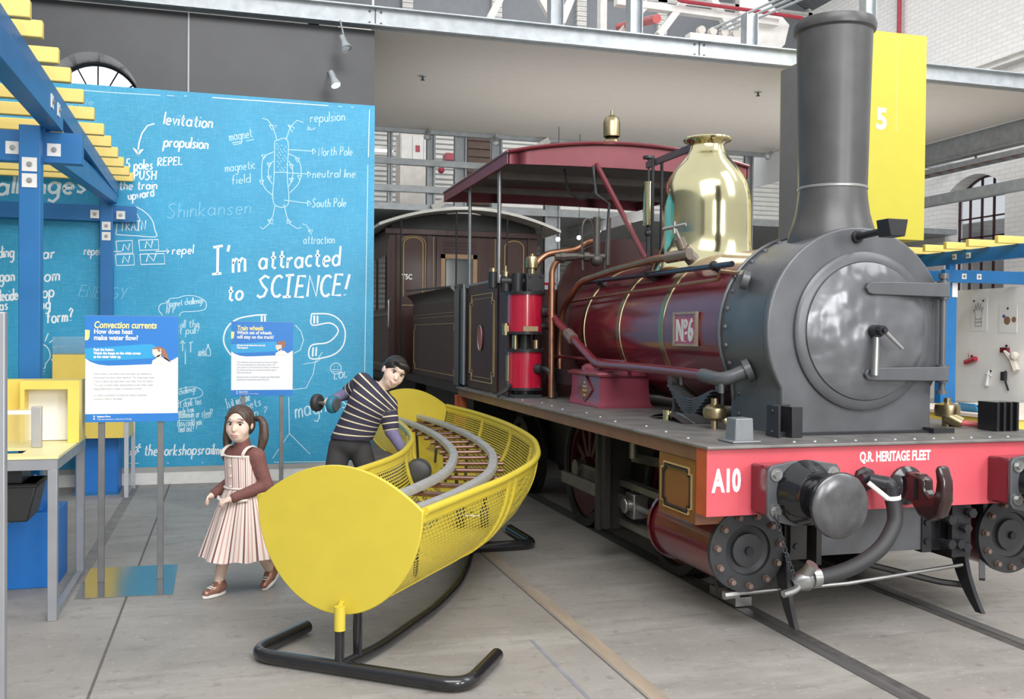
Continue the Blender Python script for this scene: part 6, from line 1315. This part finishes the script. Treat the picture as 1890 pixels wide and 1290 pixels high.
class Fig:
    """local frame: x = person's left, y = forward, z = up"""
    def __init__(s,base,fwd):
        s.b=Vector(base); f=Vector((fwd[0],fwd[1],0)).normalized(); s.f=f; s.l=Vector((-f.y,f.x,0))*-1
        s.l=Vector((0,0,1)).cross(f)*1.0
    def w(s,p): return s.b+s.l*p[0]+s.f*p[1]+Vector((0,0,1))*p[2]
    def mesh(s,name,V,F,m,parent,attr=None,smooth=True,it=2,matidx=None):
        me=bpy.data.meshes.new(name); W_=[s.w(p) for p in V]; c=sum(W_,Vector())/len(W_); me.from_pydata([p-c for p in W_],[],[list(map(int,f)) for f in F])
        for x in (m if isinstance(m,list) else [m]): me.materials.append(x)
        bm=bmesh.new(); bm.from_mesh(me); bmesh.ops.recalc_face_normals(bm,faces=bm.faces)
        for _ in range(it): bmesh.ops.smooth_vert(bm,verts=bm.verts,factor=.5,use_axis_x=True,use_axis_y=True,use_axis_z=True)
        bm.to_mesh(me); bm.free()
        if attr is not None:
            a=me.attributes.new('along','FLOAT','POINT'); a.data.foreach_set('value',np.asarray(attr,dtype=np.float32))
        if matidx is not None: me.polygons.foreach_set('material_index',matidx)
        if smooth: me.shade_smooth()
        o=bpy.data.objects.new(name,me); COL.objects.link(o); put(o,c,parent); return o
    def M(s,mb,name,m,parent,**k):
        mb.v=[s.w(v) for v in mb.v]; return mb.build(name,m,parent,**k)
def stripe_mat(name,ca,cb,period,frac,rough=.8,extra=None,soft=.03):
    m=mat(name,ca,rough,var=.0); nt=m.node_tree; n=nt.nodes; l=nt.links; b=n['Principled BSDF']
    at_=n.new('ShaderNodeAttribute'); at_.attribute_name='along'
    dv=n.new('ShaderNodeMath'); dv.operation='DIVIDE'; l.new(at_.outputs['Fac'],dv.inputs[0]); dv.inputs[1].default_value=period
    fr=n.new('ShaderNodeMath'); fr.operation='FRACT'; l.new(dv.outputs[0],fr.inputs[0])
    cr=n.new('ShaderNodeValToRGB'); cr.color_ramp.interpolation='CONSTANT'; e=cr.color_ramp.elements
    e[0].position=0; e[0].color=tuple(ca)+(1,); e[1].position=1-frac; e[1].color=tuple(cb)+(1,)
    for p,c in (extra or []): q=e.new(p); q.color=tuple(c)+(1,)
    l.new(fr.outputs[0],cr.inputs[0]); l.new(cr.outputs[0],b.inputs['Base Color']); return m
skin=mat('child_skin',(.80,.59,.48),.5,var=.03,scale=30); skin.node_tree.nodes['Principled BSDF'].inputs['Subsurface Weight'].default_value=.08
lip=mat('lip_skin',(.60,.31,.27),.45,var=.03); eyew=mat('eye_white',(.85,.84,.82),.2,var=0); iris=mat('dark_iris',(.03,.018,.012),.15,var=0); brow=mat('dark_brow',(.05,.03,.022),.7)
hair_b=mat('dark_brown_hair',(.078,.050,.038),.40,var=.45,scale=30,stretch=(3,3,.5),bump=.5); hair_k=mat('black_hair',(.018,.014,.013),.4,var=.4,scale=40,stretch=(3,3,.6),bump=.4)
def head_prims(c,up,fw,s):
    """head of scale s (height .21 at s=1) centred at c, axes up / forward; returns prims and a placing function"""
    up=Vector(up).normalized(); fw=Vector(fw); fw=(fw-up*fw.dot(up)).normalized(); sd=fw.cross(up); c=Vector(c)
    def q(a,b,h): return c+(sd*a+fw*b+up*h)*s
    R3=np.array([list(sd),list(fw),list(up)]).T
    E=lambda a,b,h,r,k: ('e',q(a,b,h),[x*s for x in r],R3,k)
    pr=[E(0,-.010,.028,(.073,.088,.078),.02*s),E(0,.022,-.022,(.061,.062,.078),.03*s),E(0,.040,-.070,(.036,.034,.030),.03*s),E(-.036,.042,-.028,(.028,.030,.030),.02*s),E(.036,.042,-.028,(.028,.030,.030),.02*s),
        ('c',q(0,.078,.006),q(0,.093,-.022),.008*s,.0125*s,.012*s),E(0,.080,.040,(.045,.012,.010),.02*s),E(0,.083,-.055,(.020,.010,.010),.012*s),
        E(-.030,.090,.012,(.017,.013,.011),-.010*s),E(.030,.090,.012,(.017,.013,.011),-.010*s),
        E(.074,-.008,-.005,(.011,.020,.028),.008*s),E(-.074,-.008,-.005,(.011,.020,.028),.008*s)]
    return pr,q,R3
def face(fig,q,s,par,gaze=(0,0),smile=False,R3=None):
    for sg in (-1,1):
        c=q(sg*.030,.066,.012); m=M(); m.sph(c,.0142*s,16,10); e=fig.M(m,'eye',eyew,par)
        d=(q(sg*.030+gaze[0],.2,.012+gaze[1])-c).normalized(); p=c+d*.0128*s; m=M(); m.lathe(p,d,[(.0082*s,0),(.007*s,.0018*s),(0,.003*s)],14); fig.M(m,'iris',iris,e)
        m=M(); m.tube([q(sg*.050,.068,.018),q(sg*.040,.079,.025),q(sg*.028,.083,.026),q(sg*.015,.080,.019)],.0024*s,5); fig.M(m,'upper_lash',brow,par)
        m=M(); m.tube([q(sg*.053,.068,.034),q(sg*.040,.082,.044),q(sg*.018,.088,.043)],[.0022*s,.0034*s,.003*s],6); fig.M(m,'eyebrow',brow,par)
    m=M()
    if smile:
        m.tube(bez([q(-.028,.080,-.047),q(-.014,.091,-.054),q(0,.094,-.056),q(.014,.091,-.054),q(.028,.080,-.047)],4),.0034*s,8); m.tube(bez([q(-.026,.080,-.051),q(0,.091,-.066),q(.026,.080,-.051)],4),.0038*s,8); lp=fig.M(m,'lips',lip,par)
        m=M(); m.tube(bez([q(-.020,.081,-.052),q(0,.0885,-.060),q(.020,.081,-.052)],4),.0055*s,8); fig.M(m,'teeth',eyew,lp)
    else:
        m.tube(bez([q(-.020,.085,-.054),q(-.007,.094,-.050),q(0,.0945,-.052),q(.007,.094,-.050),q(.020,.085,-.054)],4),[.002*s]+[.0034*s]*15+[.002*s],8); m.tube(bez([q(-.018,.085,-.056),q(0,.093,-.061),q(.018,.085,-.056)],4),.0040*s,8); fig.M(m,'lips',lip,par)
def hand_prims(w,d,up,s,curl,side):
    """palm from the wrist w along d; fingers curl towards -up; side = +1/-1 thumb side along d x up"""
    w=Vector(w); d=Vector(d).normalized(); up=Vector(up); up=(up-d*up.dot(d)).normalized(); sd=d.cross(up)*side; k=.006*s
    pr=[('c',w,w+d*.030*s,.018*s,.022*s,.012*s),('c',w+d*.03*s+sd*.012*s,w+d*.062*s+sd*.018*s,.015*s,.012*s,.012*s),('c',w+d*.03*s-sd*.010*s,w+d*.058*s-sd*.020*s,.015*s,.011*s,.012*s)]
    for i,(o,L) in enumerate(((.024,.062),(.008,.068),(-.008,.064),(-.023,.050))):
        p=w+d*.062*s+sd*o*s; a=curl*(.8+.1*i); dd=d
        for j,f in enumerate((.45,.30,.25)):
            ang=a*(.7 if j==0 else 1.0); dd=(dd*math.cos(ang)-up*math.sin(ang)*1.0).normalized() if j==0 else (dd*math.cos(ang)+(dd.cross(sd*side) * -math.sin(ang)*-1.0 if False else (Matrix.Rotation(-ang*side,3,sd*1.0)@dd-dd*math.cos(ang)))).normalized()
            e=p+dd*L*f*s; pr.append(('c',p,e,.0085*s-.0008*j*s,.0078*s-.0008*j*s,k)); p=e
    p=w+d*.018*s+sd*.016*s; e=p+(d*.55+sd*.75-up*.2).normalized()*.032*s; pr.append(('c',p,e,.012*s,.0095*s,k)); pr.append(('c',e,e+(d*.85+sd*.3-up*.45).normalized()*.026*s,.0095*s,.0075*s,k)); return pr
def ring(c,ax,up,rx,ry,n=32,a0=0): pass
# ------------------------------------------------------------- the girl
G=Fig((.085,5.83,0),(-.71,-.70)); GP=thing('person',(.085,5.83,0),'small girl with dark pigtails in a striped pinafore walking between the signs','person')
hc=(-.008,.02,.972); hp,hq,hR=head_prims(hc,(.03,.05,1),(.46,1,.0),.94)
neck=[('c',(0,-.005,.80),(-.004,.0,.90),.038,.036,.03)]
V,F=nets(hp+neck,(-.13,-.14,.80),(.13,.16,1.10),.0052)
SH=(.098,-.01,.792); sL=Vector((.100,-.005,.790)); sR=Vector((-.100,-.005,.790))
eL=Vector((.150,-.035,.625)); wL=Vector((.055,.135,.565)); eR=Vector((-.135,-.085,.640)); wR=Vector((-.165,.065,.560))
torso=[('e',(0,0,.72),(.098,.072,.115),None,.03),('e',(0,0,.60),(.090,.072,.10),None,.05),('e',(0,-.005,.52),(.098,.080,.085),None,.05),('c',sL,sR,.042,.042,.03)]
armsL=[('c',sL,eL,.038,.030,.02),('c',eL,wL,.030,.021,.015)]; armsR=[('c',sR,eR,.038,.030,.02),('c',eR,wR,.030,.021,.015)]
hipL=Vector((.055,0,.50)); hipR=Vector((-.055,0,.50)); kL=Vector((.060,-.055,.280)); kR=Vector((-.055,.070,.275)); aL=Vector((.064,-.165,.095)); aR=Vector((-.060,.125,.062))
legs=[('c',hipL,kL,.062,.042,.03),('c',kL,aL,.042,.026,.012),('c',hipR,kR,.062,.042,.03),('c',kR,aR,.042,.026,.012)]
fa=lambda a,b:(b-a).normalized()
hl=hand_prims(wL,fa(eL,wL)*.9+Vector((-.3,.2,0)),(0,.5,.8),.72,.62,-1); hr=hand_prims(wR,fa(eR,wR),(-.7,.2,.6),.72,.75,-1)
bodyV,bodyF=nets(torso+armsL+armsR+legs+hl+hr,(-.26,-.30,.04),(.26,.32,.84),.0062)
n0=len(bodyV); Vall=np.vstack([bodyV,V]); Fall=[list(f) for f in bodyF]+[[int(i)+n0 for i in f] for f in F]
gb=G.mesh('body',Vall,Fall,skin,GP,it=1)
face(G,hq,.94,gb,gaze=(.045,0))
# hair: cap with a centre parting and two side tails
E=lambda a,b,h,r,k:('e',hq(a,b,h),r,hR,k)
cap=[E(0,-.016,.036,(.078,.092,.080),.02),E(0,-.035,-.015,(.078,.072,.065),.03),E(0,.060,-.035,(.066,.075,.088),-.008),E(0,.09,.03,(.045,.05,.052),-.012),E(.0,.0,.128,(.0035,.10,.012),-.006)]
V,F=nets(cap,(-.14,-.16,.84),(.14,.17,1.12),.0052); gh=G.mesh('hair',V,F,hair_b,GP,it=1)
for sg,mv in ((1,0),(-1,-.01)):
    b=hq(sg*.082,-.045,.030); pts=bez([b]+[b+Vector((sg*x*(1 if sg>0 else .45),y,z)) for x,y,z in ((.026,-.015,.002),(.050,-.02,-.04),(.054,-.015,-.11),(.044,-.005,-.17),(.034,.0,-.225))],5)
    pr=[]; rr=[.010,.016,.024,.027,.020,.006]
    for i in range(len(pts)-1):
        u=i/(len(pts)-1)*5; j=int(u); t=u-j; u2=(i+1)/(len(pts)-1)*5; j2=min(4,int(u2)); t2=u2-j2
        pr.append(('c',pts[i],pts[i+1],rr[j]*(1-t)+rr[j+1]*t,rr[j2]*(1-t2)+rr[j2+1]*t2,.006))
    lo=[min(p[k] for p in pts)-.05 for k in range(3)]; hi=[max(p[k] for p in pts)+.05 for k in range(3)]
    V,F=nets(pr,lo,hi,.0055); G.mesh('pigtail',V,F,hair_b,gh,it=1)
    m=M(); m.lathe(b+Vector((sg*.004,0,0)),(sg,-.4,.1),[(.010,0),(.017,.004),(.017,.012),(.010,.016)],14); G.M(m,'hair_tie',hair_k,gh)
# jumper
jump=[('e',(0,0,.715),(.106,.082,.120),None,.03),('c',sL,sR,.049,.049,.03),('c',(0,-.005,.80),(-.003,.002,.872),.052,.045,.02),('c',sL,eL,.046,.038,.02),('c',eL,wL-fa(eL,wL)*.012,.038,.029,.015),('c',sR,eR,.046,.038,.02),('c',eR,wR-fa(eR,wR)*.012,.038,.029,.015)]
V,F=nets(jump,(-.24,-.18,.50),(.24,.22,.90),.0062); jm=mat('cocoa_knit',(.185,.075,.065),.85,var=.10,scale=60,bump=.15); G.mesh('turtleneck_jumper',V,F,jm,GP,it=1)
# pinafore: pleated skirt and bib
P_=.047; cream=(.80,.70,.63)
dress_m=stripe_mat('striped_cotton',cream,(.20,.085,.085),P_,.13,.85,extra=[(.20,(.66,.40,.36)),(.32,cream),(.55,(.62,.36,.33)),(.66,cream)])
rows=[];al=[]; N=96
for zi in range(25):
    u=zi/24; z=.612-.395*u; rx=.100+.118*u**.85; ry=.082+.120*u**.9; r_=[]
    for i in range(N):
        a=2*math.pi*i/N; pl=1+(.075*u+.012)*math.sin(a*9+1.1*math.sin(2*a))+.02*u*math.sin(a*5+1); r_.append(Vector((rx*math.cos(a)*pl,(ry*math.sin(a)*pl)+.035*u*(math.sin(a)) ,z+.006*u*math.sin(a*9))))
        al.append(a*.125)
    rows.append(r_)
m=M(); m.grid(rows,closed=True); nv=len(m.v)
inner=[[Vector((p.x*.97,p.y*.97,p.z)) for p in r_] for r_ in rows]
dr=G.mesh('pinafore_skirt',[tuple(p) for p in m.v],m.f,dress_m,GP,attr=al,it=0)
rows=[];al=[]
for zi in range(11):
    u=zi/10; z=.606+.175*u; r_=[]
    for i in range(N+1):
        top=.785; a=2*math.pi*i/N; fr=math.sin(a); zmax=.795 if fr>.25 else (.70 if fr<-.2 else .70+.095*(fr+.2)/.45)
        zz=.606+(zmax-.606)*u; w=(zz-.6)/.2; rx=.108+.004*w; ry=.086+.012*w; r_.append(Vector((rx*math.cos(a),ry*math.sin(a)*(1.0),zz))); al.append(a*.125)
    rows.append(r_)
m=M(); m.grid(rows); G.mesh('pinafore_bib',[tuple(p) for p in m.v],m.f,dress_m,dr,attr=al,it=0)
crm=mat('cream_trim',(.80,.73,.66),.8)
m=M(); m.tube([(.112*math.cos(2*math.pi*i/40),.089*math.sin(2*math.pi*i/40),.609) for i in range(40)],.006,6,closed=True); G.M(m,'waist_seam',crm,dr)
m=M(); m.tube([(.106*math.cos(R(a)),.100*math.sin(R(a)),.795) for a in range(28,153,8)],.006,6); G.M(m,'bib_hem',crm,dr)
for sg in (-1,1):
    m=M(); pts=bez([(sg*.078,.082,.79),(sg*.080,.074,.82),(sg*.078,.035,.846),(sg*.072,-.02,.845),(sg*.06,-.08,.80),(sg*.05,-.09,.72)],5)
    for i in range(len(pts)-1): m.bar(pts[i],pts[i+1],.020,.006,up=(0,.5,1) if i<14 else (0,-1,.3))
    G.M(m,'shoulder_strap',crm,dr,smooth=0)
    m=M(); m.tube(bez([(sg*.035,.125,.545),(sg*.075,.112,.548),(sg*.115,.075,.552)],4),.008,6); G.M(m,'pocket_hem',crm,dr)
for i in range(9):
    u=max(0,(.60-(.74-i*.058))/.395); z=.74-i*.058; y=.096 if z>.61 else (.083+.155*u**.9)+.006; m=M(); m.lathe((0,y,z),(0,1,.1),[(.0065,-.004),(.0065,.003),(0,.004)],10); G.M(m,'button',crm,dr)
m=M(); d=fa(kR,aR); m.cyl(kR+d*.028,kR+d*.040,.041,.040,n=20); G.M(m,'legging_cuff',bin_m,GP)
m=M(); d=fa(kL,aL); m.cyl(kL+d*.02,kL+d*.032,.042,.041,n=20); G.M(m,'legging_cuff',bin_m,GP)
shoe_m=mat('rose_gold_shoe',(.42,.22,.16),.3,metal=.55,var=.12,scale=30); sole_m=mat('white_rubber_sole',(.82,.81,.79),.6)
def shoe(an,fwd,pitch):
    f=Vector(fwd).normalized(); sd=f.cross(Vector((0,0,1))); q=Matrix.Rotation(pitch,3,sd); 
    def T(a,b,c): return Vector(an)+q@(f*a+sd*b+Vector((0,0,c)))
    pr=[('c',T(-.018,0,-.018),T(.02,0,-.020),.030,.032,.02),('c',T(.02,0,-.026),T(.085,0,-.036),.031,.024,.02),('c',T(-.015,0,.0),T(-.01,0,.01),.032,.031,.02)]
    lo=[Vector(an)[k]-.16 for k in range(3)]; hi=[Vector(an)[k]+.16 for k in range(3)]
    V,F=nets(pr,lo,hi,.005); o=G.mesh('shoe',V,F,shoe_m,GP,it=1)
    m=M(); poly=[(-.048+.0,0)]+[(.028+ .085*math.cos(R(a))*.98, .034*math.sin(R(a))*(1.0 if a<90 or a>270 else .92)) for a in range(0,360,18)]; poly=poly[1:]
    m.prism(poly,T(0,0,-.060),q@f,q@sd,q@Vector((0,0,1)),.018); G.M(m,'sole',sole_m,o,bev=.004)
    m=M()
    for k in range(4): a=.022+k*.014; m.tube([T(a,-.020,-.002-k*.004+.004),T(a+.006,0,.006-k*.005+.004),T(a,.020,-.002-k*.004+.004)],.004,5)
    G.M(m,'laces',sole_m,o)
shoe(aR,(-.05,1,0),0.0); shoe(aL,(.12,1,0),-.48)
# ------------------------------------------------------------- the boy
_B=Vector((.83,6.80,0)); B=Fig(_B,(-.10,-.995)); BP=thing('person',_B,'boy in a navy striped tee leaning into the yellow trough, gripping two wheel sets','person')
pel=Vector((-.015,0,.735)); ch=Vector((.115,.03,1.02)); nb=Vector((.185,.04,1.115)); hcB=Vector((.283,.07,1.235))
hp,hq,hR=head_prims(hcB,(.46,.12,.88),(.28,1,-.10),1.0)
neckB=[('c',nb,hcB-Vector((.02,.0,.05)),.045,.042,.03)]
V,F=nets(hp+neckB,(.12,-.14,1.05),(.45,.24,1.40),.0054)
sR=Vector((.072,-.01,1.165)); sL=Vector((.248,.03,1.005)); eR=Vector((-.035,-.13,1.075)); wR=Vector((-.120,.035,1.052)); eL=Vector((.268,.06,.825)); wL=Vector((.345,.17,.70))
tor=[('c',pel+Vector((.01,0,.07)),ch,.098,.115,.05),('c',ch,nb-Vector((.02,0,.03)),.115,.07,.05),('c',sR,sL,.05,.05,.04)]
armR=[('c',sR,eR,.045,.036,.02),('c',eR,wR,.036,.025,.015)]; armL=[('c',sL,eL,.045,.036,.02),('c',eL,wL,.036,.025,.015)]
hipR=Vector((-.078,0,.715)); hipL=Vector((.052,0,.715)); kR=Vector((-.145,.03,.40)); kL=Vector((.150,.02,.40)); aR=Vector((-.165,-.04,.075)); aL=Vector((.185,-.05,.075))
lg=[('c',hipR,kR,.070,.052,.03),('c',kR,aR,.052,.035,.02),('c',hipL,kL,.070,.052,.03),('c',kL,aL,.055,.035,.02)]
hR_=hand_prims(wR,(-.75,.55,-.10),(0,.3,.9),.86,.85,1); hL_=hand_prims(wL,(.45,.6,-.65),(.2,.5,.8),.86,.75,-1)
bV,bF=nets(tor+armR+armL+lg+hR_+hL_,(-.33,-.26,.03),(.52,.34,1.25),.0075)
n0=len(bV); bb_=B.mesh('body',np.vstack([bV,V]),[list(f) for f in bF]+[[int(i)+n0 for i in f] for f in F],skin,BP,it=1)
face(B,hq,1.0,bb_,gaze=(-.02,.01),smile=True)
E=lambda a,b,h,r,k:('e',hq(a,b,h),r,hR,k)
cap=[E(0,-.012,.040,(.082,.094,.080),.02),E(0,-.035,-.010,(.079,.070,.060),.03),E(0,.078,-.036,(.070,.075,.088),-.008),E(.012,.070,.078,(.050,.022,.020),.012)]
V,F=nets(cap,(.12,-.14,1.10),(.48,.24,1.42),.0056); hb=B.mesh('hair',V,F,hair_k,BP,it=1)
m=M(); rnd=random.Random(3)
for i in range(22):
    a=-.058+.116*i/21; p=hq(a,.076-.25*a*a*8,.082); q2=hq(a+.010+rnd.uniform(-.004,.006),.089-a*a*7,.058+.010*math.sin(i*.6)+rnd.uniform(-.006,.006)); m.tube([p,p.lerp(q2,.5)+Vector((0,.002,.001)),q2],[.0065,.005,.001],5)
B.M(m,'fringe',hair_k,hb)
tee_m=stripe_mat('navy_stripe_jersey',(.040,.034,.062),(.74,.66,.42),.046,.19,.85)
tee=[('c',pel+Vector((-.005,0,.0)),ch,.136,.132,.05),('c',ch,nb-Vector((.02,0,.03)),.127,.075,.05),('c',sR,sL,.060,.060,.04),('c',sR,eR.lerp(sR,.22),.062,.056,.02),('c',sL,eL.lerp(sL,.20),.062,.057,.02)]
ax_=(nb-pel).normalized(); 
def tclip(Gd): return np.maximum(((pel+ax_*-.045)-Vector((0,0,0))).dot(ax_)-Gd@np.array(ax_),-1) 
V,F=nets(tee,(-.22,-.22,.58),(.40,.26,1.26),.0068,clip=lambda Gd:.768-(Gd@np.array([.05,0,1.])))
V=np.array(V); axv=np.array(ax_); sAl=.53*np.arctan2(V[:,2]-.76,.515-V[:,0])
def near(V,a,b): a=np.array(a);b=np.array(b);ab=b-a;t=np.clip(((V-a)@ab)/(ab@ab),0,1);return np.linalg.norm(V-(a+t[:,None]*ab),axis=1),t*np.linalg.norm(ab)
for s0,e0 in ((sR,eR),(sL,eL)):
    d,t=near(V,s0,e0); dt,_=near(V,pel,nb); msk=(d<.075)&(t>.045); sAl=np.where(msk,t*1.0+.012,sAl)
tb=B.mesh('striped_tee',V,F,tee_m,BP,attr=sAl+.5,it=1)
m=M(); c=nb.lerp(hcB,.12); m.lathe(c-ax_*.004,(hcB-nb).normalized(),[(.062,-.01),(.066,0),(.058,.012),(.052,.010)],24); B.M(m,'neckband',mat('navy_rib',(.03,.028,.05),.85),tb)
und=[('c',sR,eR,.050,.044,.02),('c',eR,wR-fa(eR,wR)*.015,.043,.033,.015),('c',sL,eL,.050,.044,.02),('c',eL,wL-fa(eL,wL)*.015,.043,.033,.015)]
um=mat('mauve_grey_knit',(.16,.14,.24),.85,var=.08,scale=50)
for nm,pr in (('long_sleeve',und[:2]),('long_sleeve',und[2:])):
    lo=[min(min(p[1][k],p[2][k]) for p in pr)-.07 for k in range(3)]; hi=[max(max(p[1][k],p[2][k]) for p in pr)+.07 for k in range(3)]
    V,F=nets(pr,lo,hi,.0065); B.mesh(nm,V,F,um,BP,it=1)
tr=[('c',pel+Vector((.012,0,.045)),pel+Vector((0,0,.02)),.121,.121,.04),('c',hipR,kR,.082,.066,.02),('c',kR,aR,.066,.058,.02),('c',hipL,kL,.082,.066,.02),('c',kL,aL,.066,.058,.02)]
V,F=nets(tr,(-.30,-.2,.03),(.30,.2,.98),.0085); B.mesh('trousers',V,F,mat('charcoal_trousers',(.045,.043,.043),.8,var=.12,scale=14),BP,it=1)
for a in (aR,aL):
    m=M(); pr=[('c',a+Vector((0,-.02,-.03)),a+Vector((0,.11,-.045)),.036,.028,.02)]; V,F=nets(pr,[a[k]-.2 for k in range(3)],[a[k]+.2 for k in range(3)],.0075); sh=B.mesh('shoe',V,F,bin_m,BP,it=1)
wheelset(B.w((-.185,.06,1.020)),B.l*.80+B.f*.55+Vector((0,0,-.05)),'black and teal wheel set gripped in the boy\'s raised hand',(rub,teal),.085,.062,.045)
